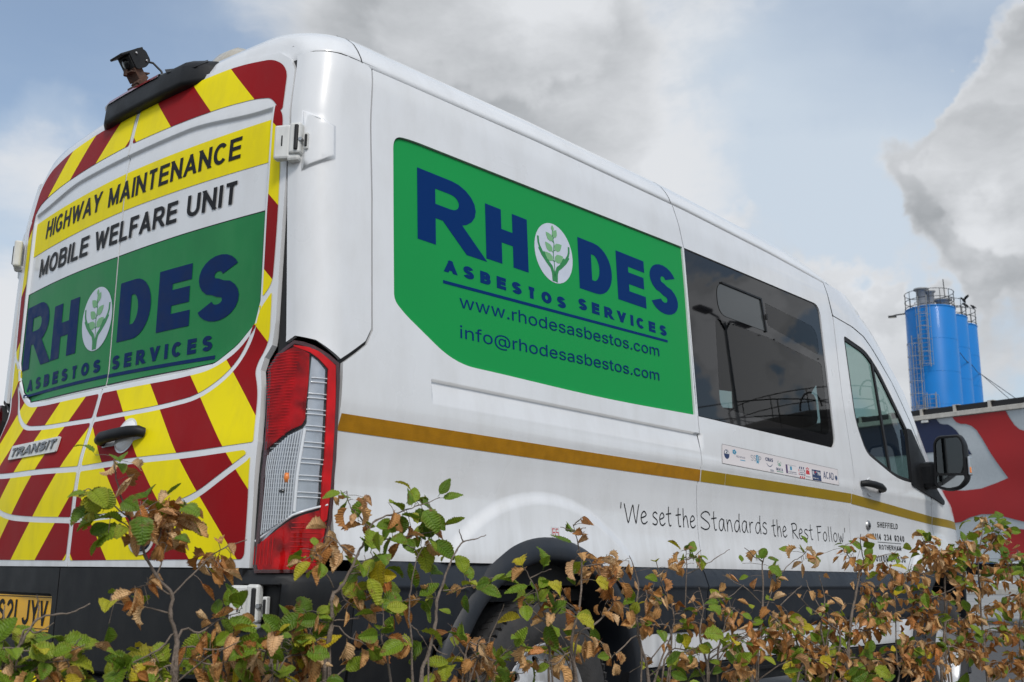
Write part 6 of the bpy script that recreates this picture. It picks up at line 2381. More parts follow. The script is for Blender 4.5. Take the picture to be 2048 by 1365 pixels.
# ================================================================== hornbeam hedge
def leaf_material(name, ramp, spots, trans):
    m = bpy.data.materials.new(name)
    m.use_nodes = True
    nt = m.node_tree
    b = nt.nodes['Principled BSDF']
    N = nt.nodes.new
    inf = N('ShaderNodeObjectInfo')
    cr = N('ShaderNodeValToRGB')
    cr.color_ramp.elements[0].position = ramp[0][0]; cr.color_ramp.elements[0].color = (*ramp[0][1], 1)
    cr.color_ramp.elements[1].position = ramp[-1][0]; cr.color_ramp.elements[1].color = (*ramp[-1][1], 1)
    for p, c in ramp[1:-1]:
        e = cr.color_ramp.elements.new(p); e.color = (*c, 1)
    nt.links.new(inf.outputs['Random'], cr.inputs[0])
    uv = N('ShaderNodeUVMap')
    sep = N('ShaderNodeSeparateXYZ')
    nt.links.new(uv.outputs[0], sep.inputs[0])
    def mth(op, a, b_=None, c=None):
        n = N('ShaderNodeMath'); n.operation = op
        for i, v in enumerate((a, b_, c)):
            if v is None: continue
            if isinstance(v, (int, float)): n.inputs[i].default_value = v
            else: nt.links.new(v, n.inputs[i])
        return n.outputs[0]
    au = mth('ABSOLUTE', mth('SUBTRACT', sep.outputs[0], .5))
    ph = mth('FRACT', mth('ADD', mth('MULTIPLY', sep.outputs[1], 10.0), mth('MULTIPLY', au, -4.0)))
    vein = mth('ABSOLUTE', mth('SUBTRACT', ph, .5))           # 0 at the side veins
    mid = mth('MINIMUM', mth('MULTIPLY', au, 30), 1)
    vv = mth('MINIMUM', mth('MULTIPLY', vein, 7), 1)
    line = mth('MULTIPLY', mid, vv)
    vm = N('ShaderNodeMix'); vm.data_type = 'RGBA'; vm.blend_type = 'MULTIPLY'
    k = mth('MULTIPLY_ADD', line, -.6, .6)
    nt.links.new(k, vm.inputs[0])
    nt.links.new(cr.outputs[0], vm.inputs[6])
    vm.inputs[7].default_value = (*spots[2], 1)
    tc = N('ShaderNodeTexCoord')
    ns = N('ShaderNodeTexNoise'); ns.inputs['Scale'].default_value = spots[3]; ns.inputs['Detail'].default_value = 5
    ad = N('ShaderNodeVectorMath'); ad.operation = 'ADD'
    nt.links.new(tc.outputs['Object'], ad.inputs[0])
    cv = N('ShaderNodeCombineXYZ'); nt.links.new(mth('MULTIPLY', inf.outputs['Random'], 37.0), cv.inputs[0])
    nt.links.new(cv.outputs[0], ad.inputs[1]); nt.links.new(ad.outputs[0], ns.inputs['Vector'])
    mr = N('ShaderNodeMapRange'); mr.inputs[1].default_value = spots[0]; mr.inputs[2].default_value = spots[1]
    nt.links.new(ns.outputs[0], mr.inputs[0])
    # rims of the leaf brown first
    rim = mth('MULTIPLY', mth('POWER', mth('MULTIPLY', au, 2), 5), .35)
    sm = N('ShaderNodeMix'); sm.data_type = 'RGBA'
    nt.links.new(mth('MINIMUM', mth('ADD', mr.outputs[0], rim), 1.0), sm.inputs[0])
    nt.links.new(vm.outputs[2], sm.inputs[6]); sm.inputs[7].default_value = (*spots[4], 1)
    nt.links.new(sm.outputs[2], b.inputs['Base Color'])
    b.inputs['Roughness'].default_value = .48
    b.inputs['Specular IOR Level'].default_value = .35
    bp = N('ShaderNodeBump'); bp.inputs['Strength'].default_value = .55; bp.inputs['Distance'].default_value = .0018
    nt.links.new(vein, bp.inputs['Height']); nt.links.new(bp.outputs[0], b.inputs['Normal'])
    tr = N('ShaderNodeBsdfTranslucent')
    nt.links.new(sm.outputs[2], tr.inputs[0])
    mx = N('ShaderNodeMixShader'); mx.inputs[0].default_value = trans
    out = nt.nodes['Material Output']
    nt.links.new(b.outputs[0], mx.inputs[1]); nt.links.new(tr.outputs[0], mx.inputs[2]); nt.links.new(mx.outputs[0], out.inputs[0])
    return m


ML_green = leaf_material('green_leaf', [(0, (.10, .19, .014)), (.35, (.17, .28, .02)), (.7, (.25, .35, .025)), (.9, (.36, .40, .03)), (1, (.62, .48, .02))], (.60, .74, (.05, .09, .015), 60, (.20, .10, .03)), .30)
ML_brown = leaf_material('brown_leaf', [(0, (.42, .17, .045)), (.3, (.64, .33, .11)), (.6, (.78, .47, .20)), (.85, (.85, .60, .34)), (1, (.66, .25, .06))], (.55, .8, (.07, .03, .012), 70, (.16, .07, .025)), .25)
M_twig = mat('twig_bark', (.17, .135, .11), .85, noise=.35, nscale=60, bump=.4, bscale=200)
M_twigr = mat('young_twig_bark', (.12, .055, .035), .7, noise=.3, nscale=60)


def leaf_mesh(name, L, Wd, fold, curl, twist, roll, rag, m_, seed, nu=20):
    """a toothed hornbeam leaf; local x along the midrib, z up"""
    rnd = random.Random(seed)
    cols = (-1, -.5, 0, .5, 1)
    vs, uvs = [], []
    for i in range(nu + 1):
        t = i / nu
        half = Wd / 2 * (math.sin(PI * min(1, t ** .78)) ** .74 * (1 - .35 * t ** 3) * 1.06 if 0 < t < 1 else 0.012)
        for c in cols:
            tooth = 0
            if abs(c) == 1 and 0 < i < nu:
                tooth = (.14 if i % 2 else -.10) * Wd / 2 + rnd.uniform(-rag, rag) * Wd / 2
            x = L * t + abs(c) * half * .38 * (1 - t)
            y = c * half + math.copysign(tooth, c) if c else 0
            # pleats between side veins
            z = abs(y) * fold + .00065 * (1 if i % 2 else -1) * (1 if abs(c) > .3 else 0)
            # roll the blade across its width
            if roll:
                R_ = max(half, .001) / roll
                a = y / R_
                y, z = R_ * math.sin(a), z + R_ * (1 - math.cos(a))
            # bend along the midrib
            if abs(curl) > 1e-3:
                a = curl * t
                Rr_ = L / curl
                px, pz = Rr_ * math.sin(a), -Rr_ * (1 - math.cos(a))
                x, z = px - (L * t - x) * math.cos(a) + z * math.sin(a), pz + z * math.cos(a)
            q = twist * t
            y, z = y * math.cos(q) - (z) * math.sin(q) * .6, z + y * math.sin(q)
            vs.append((x, y, z + rnd.uniform(-.0006, .0006)))
            uvs.append((.5 + c * .5, t))
    fs = []
    n = len(cols)
    for i in range(nu):
        for j in range(n - 1):
            fs.append((i * n + j, (i + 1) * n + j, (i + 1) * n + j + 1, i * n + j + 1))
    # short stalk
    b0 = len(vs)
    vs += [(-.008, -.0007, 0), (-.008, .0007, 0), (.001, .0007, 0), (.001, -.0007, 0)]
    uvs += [(.5, 0)] * 4
    fs.append((b0, b0 + 1, b0 + 2, b0 + 3))
    me = bpy.data.meshes.new(name)
    me.from_pydata(vs, [], fs)
    uvl = me.uv_layers.new(name='UVMap')
    for lp in me.loops:
        uvl.data[lp.index].uv = uvs[lp.vertex_index]
    me.materials.append(m_)
    return me


rnd = random.Random(11)
GREENS = [leaf_mesh('green_leaf', rnd.uniform(.046, .060), rnd.uniform(.024, .031), rnd.uniform(.05, .5), rnd.uniform(-.2, .9), rnd.uniform(-.4, .4), 0, .05, ML_green, i) for i in range(9)]
GREENS += [leaf_mesh('green_leaf', .054, .031, .1, 1.3, .5, 0, .35, ML_green, 20 + i) for i in range(3)]
BROWNS = [leaf_mesh('brown_leaf', rnd.uniform(.038, .050), rnd.uniform(.022, .028), rnd.uniform(.2, .7), rnd.uniform(-.6, 1.6), rnd.uniform(-1.2, 1.2), rnd.uniform(.7, 2.2), .22, ML_brown, 40 + i) for i in range(12)]


def twig(mb, pts, r0, r1):
    """knobbly tapered twig through the given points"""
    P = [Vector(p) for p in pts]
    out = []
    for i in range(len(P) - 1):
        a, c, d, b = P[max(i - 1, 0)], P[i], P[i + 1], P[min(i + 2, len(P) - 1)]
        for k in range(4):
            t = k / 4
            q = .5 * ((2 * c) + (-a + d) * t + (2 * a - 5 * c + 4 * d - b) * t * t + (-a + 3 * c - 3 * d + b) * t ** 3)
            out.append(q + Vector((rnd.uniform(-1, 1), rnd.uniform(-1, 1), rnd.uniform(-1, 1))) * .0013 * (0 if i == 0 and k == 0 else 1))
    out.append(P[-1])
    n = len(out)
    rr = [(r0 + (r1 - r0) * (i / (n - 1))) * (1.28 if i % 4 == 0 and i else 1) for i in range(n)]
    mb.tube(out, rr, 6)
    return out


def put_leaf(p, d, parent, brown, scale):
    me = rnd.choice(BROWNS if brown else GREENS)
    o = bpy.data.objects.new('leaf', me)
    COL.objects.link(o)
    o.parent = parent
    # leaf axis: outwards along d, blade normal mostly up for green, hanging for brown
    side = Vector((rnd.gauss(0, 1), rnd.gauss(0, 1), rnd.gauss(0, .5)))
    if brown:
        ax = (d * .5 + side * .55 + Vector((0, 0, -.75))).normalized()
    else:
        ax = (d * .9 + side * .55 + Vector((0, 0, rnd.uniform(-.35, .25)))).normalized()
    up = Vector((rnd.gauss(-.35, .5), rnd.gauss(-.5, .5), rnd.gauss(.75, .4)))
    up = (up - ax * up.dot(ax)).normalized()
    y = up.cross(ax)
    M = Matrix(((ax.x, y.x, up.x, 0), (ax.y, y.y, up.y, 0), (ax.z, y.z, up.z, 0), (0, 0, 0, 1)))
    o.matrix_local = Matrix.Translation(Vector(p) - parent.location + ax * .006) @ M @ Matrix.Scale(scale, 4)
    return o


HEDGE = [
    ('nearly bare thin hornbeam stem before the white sill, left of the forked bare twigs', [
        ([(0.678, -1.934, 0.509), (0.673, -1.933, 0.579), (0.652, -1.927, 0.650), (0.667, -1.931, 0.714), (0.653, -1.927, 0.762)], 4, 0.90, 0.20),
        ([(0.673, -1.933, 0.579), (0.699, -1.954, 0.626), (0.705, -1.969, 0.685), (0.720, -1.987, 0.715)], 3, 0.90, 0.60),
        ([(0.666, -1.931, 0.685), (0.624, -1.925, 0.727), (0.599, -1.923, 0.744)], 0, 0.00, 0.00),
        ([(0.708, -1.943, 0.613), (0.744, -1.970, 0.643), (0.773, -1.996, 0.658)], 6, 0.85, 0.30),
    ]),
    ('thin brown-tipped hornbeam stem between the forked bare twigs and the telephone numbers', [
        ([(1.047, -2.056, 0.492), (1.063, -2.061, 0.579), (1.044, -2.056, 0.655), (1.065, -2.061, 0.732), (1.047, -2.057, 0.796)], 5, 0.90, 0.30),
        ([(1.060, -2.060, 0.617), (1.096, -2.075, 0.680), (1.128, -2.089, 0.725)], 5, 0.90, 0.40),
        ([(1.062, -2.061, 0.693), (1.048, -2.035, 0.744), (1.055, -2.015, 0.783)], 0, 0.00, 0.00),
        ([(1.062, -2.061, 0.566), (1.020, -2.034, 0.604), (0.986, -2.009, 0.617)], 10, 0.85, 0.20),
    ]),
    ('low hornbeam bush with mostly green leaves in front of the yellow number plate', [
        ([(-0.812, -1.460, 0.599), (-0.818, -1.458, 0.652), (-0.822, -1.458, 0.697), (-0.823, -1.457, 0.726)], 0, 0.00, 0.00),
        ([(-0.810, -1.461, 0.599), (-0.793, -1.471, 0.665), (-0.776, -1.482, 0.702), (-0.749, -1.495, 0.710), (-0.723, -1.508, 0.716), (-0.702, -1.519, 0.729)], 0, 0.00, 0.00),
        ([(-0.771, -1.471, 0.702), (-0.769, -1.470, 0.722), (-0.774, -1.467, 0.743)], 0, 0.00, 0.00),
        ([(-0.794, -1.465, 0.660), (-0.774, -1.482, 0.680), (-0.754, -1.499, 0.697)], 0, 0.00, 0.00),
        ([(-0.726, -1.484, 0.596), (-0.719, -1.497, 0.643), (-0.718, -1.509, 0.659), (-0.714, -1.521, 0.671)], 0, 0.00, 0.00),
        ([(-0.850, -1.450, 0.629), (-0.828, -1.469, 0.655), (-0.796, -1.492, 0.653), (-0.764, -1.514, 0.649)], 14, 0.08, 0.00),
        ([(-0.832, -1.455, 0.600), (-0.794, -1.475, 0.624), (-0.761, -1.494, 0.631), (-0.726, -1.513, 0.635)], 15, 0.16, 0.00),
        ([(-0.741, -1.480, 0.596), (-0.719, -1.464, 0.623), (-0.686, -1.450, 0.631)], 10, 0.11, 0.00),
        ([(-0.862, -1.447, 0.602), (-0.807, -1.450, 0.611), (-0.764, -1.451, 0.608), (-0.720, -1.451, 0.610)], 14, 0.18, 0.00),
        ([(-0.774, -1.471, 0.614), (-0.755, -1.460, 0.641), (-0.734, -1.450, 0.661)], 5, 0.00, 0.30),
    ]),
    ('tallest hornbeam sapling with brown and green leaves before the right rear door', [
        ([(-0.531, -1.533, 0.587), (-0.533, -1.532, 0.658), (-0.549, -1.528, 0.710), (-0.548, -1.528, 0.743), (-0.579, -1.520, 0.777), (-0.599, -1.514, 0.811), (-0.615, -1.510, 0.845), (-0.632, -1.505, 0.877), (-0.655, -1.499, 0.926), (-0.668, -1.495, 0.971), (-0.670, -1.495, 0.992)], 12, 0.48, 0.60),
        ([(-0.632, -1.505, 0.877), (-0.680, -1.502, 0.911), (-0.712, -1.504, 0.927), (-0.730, -1.510, 0.925)], 6, 0.00, 0.20),
        ([(-0.615, -1.510, 0.845), (-0.656, -1.508, 0.876), (-0.699, -1.507, 0.885)], 6, 0.00, 0.20),
        ([(-0.548, -1.528, 0.743), (-0.513, -1.534, 0.780), (-0.486, -1.539, 0.808), (-0.453, -1.544, 0.832), (-0.409, -1.553, 0.848)], 14, 0.73, 0.20),
        ([(-0.579, -1.520, 0.777), (-0.564, -1.516, 0.825), (-0.550, -1.512, 0.872), (-0.524, -1.511, 0.913)], 20, 0.78, 0.30),
        ([(-0.549, -1.528, 0.710), (-0.589, -1.505, 0.720), (-0.617, -1.485, 0.725), (-0.651, -1.463, 0.733)], 6, 0.53, 0.30),
        ([(-0.593, -1.516, 0.806), (-0.572, -1.508, 0.852), (-0.560, -1.499, 0.890), (-0.560, -1.485, 0.919)], 20, 0.88, 0.20),
        ([(-0.615, -1.510, 0.845), (-0.623, -1.529, 0.877), (-0.644, -1.545, 0.907)], 10, 0.78, 0.20),
        ([(-0.533, -1.532, 0.658), (-0.561, -1.521, 0.645), (-0.600, -1.507, 0.624), (-0.623, -1.497, 0.611)], 12, 0.38, 0.20),
        ([(-0.533, -1.532, 0.658), (-0.490, -1.538, 0.674), (-0.452, -1.543, 0.696), (-0.411, -1.548, 0.710)], 12, 0.53, 0.20),
        ([(-0.548, -1.528, 0.743), (-0.589, -1.517, 0.761), (-0.615, -1.509, 0.756)], 7, 0.88, 0.40),
        ([(-0.532, -1.532, 0.626), (-0.479, -1.558, 0.643), (-0.430, -1.583, 0.647), (-0.390, -1.605, 0.651)], 17, 0.58, 0.10),
        ([(-0.530, -1.533, 0.600), (-0.577, -1.522, 0.602), (-0.620, -1.511, 0.599)], 14, 0.38, 0.10),
        ([(-0.531, -1.533, 0.609), (-0.483, -1.567, 0.617), (-0.450, -1.598, 0.626)], 15, 0.48, 0.10),
    ]),
    ('low leafy hornbeam clump below the bumper hinge between two taller saplings', [
        ([(-0.363, -1.562, 0.555), (-0.347, -1.566, 0.610), (-0.330, -1.571, 0.647), (-0.317, -1.575, 0.680)], 11, 0.42, 0.10),
        ([(-0.342, -1.568, 0.610), (-0.377, -1.539, 0.638), (-0.395, -1.515, 0.647)], 11, 0.57, 0.10),
        ([(-0.327, -1.572, 0.600), (-0.276, -1.583, 0.626), (-0.245, -1.590, 0.645)], 13, 0.52, 0.10),
        ([(-0.383, -1.557, 0.565), (-0.438, -1.552, 0.596), (-0.481, -1.550, 0.603)], 13, 0.42, 0.00),
        ([(-0.345, -1.567, 0.582), (-0.283, -1.563, 0.592), (-0.218, -1.560, 0.598)], 14, 0.42, 0.00),
        ([(-0.329, -1.571, 0.637), (-0.299, -1.576, 0.675), (-0.267, -1.581, 0.693)], 10, 0.42, 0.10),
        ([(-0.355, -1.564, 0.573), (-0.314, -1.556, 0.589), (-0.342, -1.528, 0.603)], 11, 0.42, 0.00),
    ]),
    ('spreading green hornbeam branch reaching over the tail lamp and rear quarter', [
        ([(-0.241, -1.606, 0.573), (-0.237, -1.607, 0.657), (-0.232, -1.609, 0.700), (-0.234, -1.608, 0.740), (-0.217, -1.613, 0.758), (-0.196, -1.619, 0.795), (-0.183, -1.622, 0.825), (-0.171, -1.625, 0.847), (-0.161, -1.628, 0.876), (-0.146, -1.632, 0.895), (-0.113, -1.641, 0.909), (-0.077, -1.651, 0.920), (-0.050, -1.659, 0.931), (0.001, -1.673, 0.951)], 20, 0.26, 0.62),
        ([(-0.165, -1.627, 0.879), (-0.180, -1.623, 0.900), (-0.198, -1.618, 0.915), (-0.209, -1.614, 0.936), (-0.213, -1.613, 0.954)], 7, 0.49, 0.30),
        ([(-0.168, -1.626, 0.847), (-0.146, -1.634, 0.854), (-0.113, -1.645, 0.858), (-0.072, -1.658, 0.866), (-0.028, -1.672, 0.875), (0.004, -1.682, 0.885)], 14, 0.49, 0.20),
        ([(-0.188, -1.621, 0.822), (-0.212, -1.611, 0.837), (-0.233, -1.602, 0.855), (-0.247, -1.594, 0.860)], 8, 0.94, 0.20),
        ([(-0.228, -1.610, 0.692), (-0.178, -1.625, 0.697), (-0.140, -1.637, 0.709), (-0.094, -1.651, 0.728), (-0.051, -1.664, 0.734), (-0.005, -1.678, 0.737)], 18, 0.34, 0.15),
        ([(-0.233, -1.609, 0.758), (-0.255, -1.614, 0.784), (-0.279, -1.619, 0.811), (-0.299, -1.626, 0.831)], 9, 0.54, 0.30),
        ([(-0.232, -1.609, 0.689), (-0.275, -1.607, 0.696), (-0.307, -1.608, 0.716)], 7, 0.64, 0.20),
        ([(-0.202, -1.617, 0.785), (-0.161, -1.617, 0.788), (-0.126, -1.616, 0.770), (-0.097, -1.613, 0.764)], 14, 0.39, 0.10),
        ([(-0.196, -1.619, 0.795), (-0.179, -1.647, 0.813), (-0.163, -1.675, 0.822)], 7, 0.00, 0.30),
        ([(-0.235, -1.608, 0.664), (-0.209, -1.639, 0.660), (-0.188, -1.668, 0.646)], 7, 0.54, 0.20),
        ([(-0.234, -1.608, 0.635), (-0.272, -1.591, 0.646), (-0.287, -1.581, 0.627)], 11, 0.54, 0.10),
        ([(-0.177, -1.624, 0.697), (-0.172, -1.637, 0.733), (-0.148, -1.655, 0.753)], 9, 0.24, 0.10),
        ([(-0.217, -1.613, 0.758), (-0.206, -1.614, 0.733), (-0.171, -1.622, 0.718)], 7, 0.44, 0.10),
    ]),
    ('thin hornbeam with bare twig tips beside the rear wheel arch', [
        ([(-0.066, -1.701, 0.569), (-0.051, -1.705, 0.624), (-0.038, -1.709, 0.679), (-0.036, -1.709, 0.731), (-0.023, -1.713, 0.765), (-0.010, -1.717, 0.804), (0.007, -1.721, 0.836), (0.024, -1.726, 0.855), (0.052, -1.733, 0.862), (0.079, -1.741, 0.872)], 0, 0.00, 0.00),
        ([(0.024, -1.726, 0.855), (0.011, -1.730, 0.867), (0.000, -1.736, 0.881)], 0, 0.00, 0.00),
        ([(-0.022, -1.713, 0.753), (0.020, -1.712, 0.753), (0.056, -1.709, 0.759), (0.104, -1.709, 0.772), (0.147, -1.708, 0.781)], 10, 0.22, 0.15),
        ([(-0.086, -1.696, 0.570), (-0.096, -1.699, 0.650), (-0.108, -1.702, 0.710), (-0.108, -1.709, 0.771), (-0.101, -1.717, 0.827), (-0.079, -1.729, 0.852)], 0, 0.00, 0.00),
        ([(-0.082, -1.697, 0.827), (-0.096, -1.697, 0.839), (-0.115, -1.697, 0.845)], 0, 0.00, 0.00),
        ([(-0.134, -1.683, 0.572), (-0.148, -1.686, 0.621), (-0.168, -1.689, 0.658), (-0.171, -1.695, 0.688), (-0.180, -1.701, 0.727)], 6, 0.40, 0.40),
        ([(-0.093, -1.694, 0.683), (-0.062, -1.695, 0.658), (-0.041, -1.694, 0.632)], 3, 0.00, 0.20),
        ([(-0.142, -1.680, 0.621), (-0.136, -1.693, 0.645), (-0.124, -1.708, 0.665)], 5, 0.50, 0.20),
        ([(-0.051, -1.705, 0.624), (-0.032, -1.718, 0.627), (-0.020, -1.729, 0.624)], 0, 0.00, 0.00),
    ]),
    ('short hornbeam tuft in front of the rear tyre', [
        ([(0.099, -1.712, 0.539), (0.074, -1.705, 0.596), (0.051, -1.699, 0.628), (0.035, -1.695, 0.645), (0.032, -1.694, 0.668)], 5, 0.30, 0.10),
        ([(0.074, -1.705, 0.560), (0.107, -1.720, 0.627), (0.123, -1.731, 0.675), (0.141, -1.742, 0.724)], 2, 0.90, 0.20),
        ([(0.068, -1.704, 0.586), (0.113, -1.713, 0.605), (0.166, -1.724, 0.598)], 7, 0.60, 0.10),
        ([(0.074, -1.705, 0.576), (0.061, -1.681, 0.585), (0.053, -1.658, 0.594)], 5, 0.50, 0.10),
        ([(0.061, -1.702, 0.617), (0.074, -1.726, 0.639), (0.093, -1.752, 0.645)], 5, 0.60, 0.10),
        ([(0.099, -1.712, 0.559), (0.141, -1.746, 0.574), (0.172, -1.777, 0.580)], 6, 0.50, 0.10),
    ]),
    ('hornbeam with a bare spiky tip just right of the rear wheel arch', [
        ([(0.287, -1.828, 0.555), (0.275, -1.825, 0.642), (0.296, -1.830, 0.707), (0.304, -1.833, 0.809), (0.293, -1.830, 0.859), (0.281, -1.826, 0.900)], 8, 0.65, 0.45),
        ([(0.282, -1.827, 0.887), (0.278, -1.812, 0.891), (0.271, -1.796, 0.895)], 0, 0.00, 0.00),
        ([(0.289, -1.829, 0.878), (0.309, -1.828, 0.892), (0.327, -1.827, 0.896)], 0, 0.00, 0.00),
        ([(0.281, -1.826, 0.900), (0.282, -1.840, 0.909), (0.283, -1.854, 0.917)], 0, 0.00, 0.00),
        ([(0.219, -1.809, 0.558), (0.216, -1.811, 0.627), (0.208, -1.812, 0.680), (0.183, -1.808, 0.725), (0.172, -1.808, 0.754), (0.153, -1.806, 0.780), (0.137, -1.804, 0.803)], 8, 0.45, 0.35),
        ([(0.166, -1.795, 0.780), (0.183, -1.816, 0.793), (0.191, -1.835, 0.800)], 2, 0.00, 0.50),
        ([(0.216, -1.808, 0.680), (0.177, -1.800, 0.707), (0.143, -1.793, 0.739)], 8, 0.30, 0.10),
        ([(0.216, -1.808, 0.680), (0.222, -1.834, 0.713), (0.216, -1.856, 0.740)], 8, 0.40, 0.10),
        ([(0.287, -1.828, 0.636), (0.344, -1.839, 0.678), (0.399, -1.849, 0.724), (0.378, -1.838, 0.774), (0.345, -1.823, 0.823)], 10, 0.75, 0.20),
        ([(0.296, -1.830, 0.707), (0.277, -1.805, 0.733), (0.269, -1.782, 0.755)], 6, 0.95, 0.20),
        ([(0.304, -1.833, 0.809), (0.356, -1.831, 0.812), (0.407, -1.830, 0.818), (0.460, -1.828, 0.825)], 10, 0.90, 0.20),
        ([(0.275, -1.825, 0.642), (0.337, -1.830, 0.650), (0.398, -1.834, 0.631)], 7, 0.85, 0.10),
        ([(0.363, -1.849, 0.775), (0.421, -1.841, 0.790), (0.475, -1.832, 0.808)], 8, 0.85, 0.10),
        ([(0.278, -1.826, 0.604), (0.209, -1.832, 0.597), (0.147, -1.840, 0.611)], 4, 0.55, 0.10),
        ([(0.219, -1.809, 0.627), (0.157, -1.803, 0.619), (0.111, -1.802, 0.600)], 4, 0.45, 0.10),
    ]),
    ('hornbeam of mixed green and brown leaves under the start of the slogan', [
        ([(0.588, -1.819, 0.535), (0.563, -1.812, 0.631), (0.553, -1.809, 0.702), (0.559, -1.811, 0.768), (0.548, -1.808, 0.808), (0.533, -1.804, 0.837)], 6, 0.72, 0.30),
        ([(0.607, -1.824, 0.535), (0.669, -1.834, 0.643), (0.684, -1.831, 0.705), (0.659, -1.817, 0.767), (0.647, -1.807, 0.828)], 16, 0.57, 0.20),
        ([(0.705, -1.851, 0.693), (0.713, -1.856, 0.795), (0.709, -1.858, 0.829), (0.705, -1.860, 0.859)], 10, 0.47, 0.50),
        ([(0.717, -1.854, 0.795), (0.790, -1.859, 0.816), (0.857, -1.862, 0.839), (0.919, -1.864, 0.861)], 0, 0.00, 0.00),
        ([(0.674, -1.842, 0.694), (0.722, -1.852, 0.705), (0.802, -1.871, 0.720), (0.870, -1.887, 0.738), (0.927, -1.899, 0.768)], 4, 0.82, 0.10),
        ([(0.553, -1.809, 0.702), (0.520, -1.784, 0.718), (0.499, -1.762, 0.742)], 9, 0.72, 0.10),
        ([(0.662, -1.839, 0.643), (0.583, -1.828, 0.671), (0.526, -1.823, 0.690)], 13, 0.72, 0.10),
        ([(0.668, -1.841, 0.706), (0.595, -1.837, 0.737), (0.547, -1.840, 0.755)], 12, 0.62, 0.10),
        ([(0.666, -1.840, 0.669), (0.736, -1.862, 0.675), (0.799, -1.882, 0.655)], 12, 0.72, 0.10),
        ([(0.639, -1.833, 0.586), (0.683, -1.864, 0.610), (0.710, -1.890, 0.598)], 14, 0.72, 0.10),
        ([(0.563, -1.812, 0.631), (0.496, -1.800, 0.614), (0.460, -1.796, 0.593)], 6, 0.82, 0.10),
        ([(0.656, -1.838, 0.622), (0.618, -1.803, 0.586), (0.580, -1.769, 0.556)], 4, 0.62, 0.10),
        ([(0.716, -1.854, 0.830), (0.735, -1.868, 0.840), (0.746, -1.880, 0.855)], 4, 0.42, 0.20),
    ]),
    ('sparse hornbeam with forked bare twigs and curled leaves under the end of the slogan', [
        ([(0.781, -1.991, 0.535), (0.806, -1.998, 0.619), (0.828, -2.004, 0.707), (0.834, -2.005, 0.792), (0.836, -2.006, 0.828), (0.853, -2.010, 0.842)], 16, 0.75, 0.10),
        ([(0.834, -2.005, 0.698), (0.856, -2.021, 0.761), (0.872, -2.035, 0.797), (0.907, -2.053, 0.829), (0.926, -2.068, 0.842), (0.950, -2.084, 0.869)], 9, 0.75, 0.75),
        ([(0.836, -2.006, 0.828), (0.783, -2.008, 0.842), (0.733, -2.012, 0.859)], 0, 0.00, 0.00),
        ([(0.824, -2.002, 0.725), (0.791, -1.984, 0.758), (0.763, -1.966, 0.775), (0.734, -1.948, 0.793)], 3, 0.90, 0.20),
        ([(0.891, -2.021, 0.719), (0.929, -2.038, 0.749), (0.952, -2.052, 0.768)], 0, 0.00, 0.00),
        ([(0.970, -2.043, 0.527), (0.933, -2.040, 0.628), (0.905, -2.039, 0.671), (0.884, -2.041, 0.707)], 14, 0.75, 0.20),
        ([(1.104, -2.079, 0.616), (1.057, -2.077, 0.668), (0.982, -2.067, 0.704), (0.922, -2.061, 0.738), (0.891, -2.063, 0.753)], 3, 0.90, 0.60),
        ([(0.817, -2.001, 0.672), (0.788, -1.976, 0.690), (0.758, -1.951, 0.714), (0.727, -1.926, 0.701)], 20, 0.75, 0.10),
        ([(0.806, -1.998, 0.619), (0.880, -2.022, 0.634), (0.926, -2.038, 0.609)], 20, 0.70, 0.10),
        ([(0.796, -1.995, 0.588), (0.727, -1.991, 0.580), (0.660, -1.988, 0.566)], 18, 0.80, 0.10),
        ([(0.828, -2.004, 0.707), (0.850, -2.032, 0.684), (0.853, -2.056, 0.649)], 16, 0.70, 0.10),
        ([(0.806, -1.998, 0.624), (0.721, -1.997, 0.639), (0.628, -1.995, 0.619)], 10, 0.60, 0.10),
        ([(0.896, -2.022, 0.797), (0.837, -2.023, 0.794), (0.850, -2.044, 0.776)], 6, 0.80, 0.10),
        ([(0.951, -2.037, 0.558), (1.038, -2.052, 0.580), (1.086, -2.056, 0.565)], 24, 0.75, 0.00),
    ]),
    ('brown-leaved hornbeam in front of the telephone numbers', [
        ([(1.139, -2.071, 0.518), (1.176, -2.082, 0.680), (1.202, -2.089, 0.748), (1.228, -2.096, 0.813), (1.255, -2.103, 0.837), (1.310, -2.118, 0.851), (1.375, -2.136, 0.861)], 13, 0.75, 0.30),
        ([(1.242, -2.100, 0.832), (1.200, -2.112, 0.876), (1.169, -2.127, 0.907)], 5, 0.70, 0.40),
        ([(1.354, -2.130, 0.509), (1.353, -2.130, 0.570), (1.360, -2.132, 0.760), (1.333, -2.125, 0.837)], 26, 0.80, 0.10),
        ([(1.221, -2.094, 0.781), (1.249, -2.114, 0.754), (1.268, -2.133, 0.722)], 14, 0.80, 0.10),
        ([(1.176, -2.082, 0.680), (1.148, -2.048, 0.665), (1.124, -2.016, 0.658)], 20, 0.80, 0.10),
        ([(1.168, -2.079, 0.626), (1.222, -2.114, 0.652), (1.257, -2.143, 0.679)], 26, 0.80, 0.00),
        ([(1.154, -2.076, 0.588), (1.071, -2.051, 0.603), (1.018, -2.035, 0.617)], 22, 0.80, 0.00),
        ([(1.360, -2.132, 0.760), (1.434, -2.138, 0.800), (1.513, -2.145, 0.815)], 14, 0.80, 0.10),
        ([(1.228, -2.096, 0.813), (1.180, -2.087, 0.845), (1.145, -2.083, 0.871)], 8, 0.70, 0.30),
        ([(1.152, -2.075, 0.562), (1.258, -2.079, 0.570), (1.379, -2.087, 0.578)], 30, 0.80, 0.00),
        ([(1.358, -2.131, 0.690), (1.274, -2.109, 0.704), (1.209, -2.093, 0.685)], 16, 0.75, 0.00),
    ]),
    ('dense brown hornbeam in front of the front wheel', [
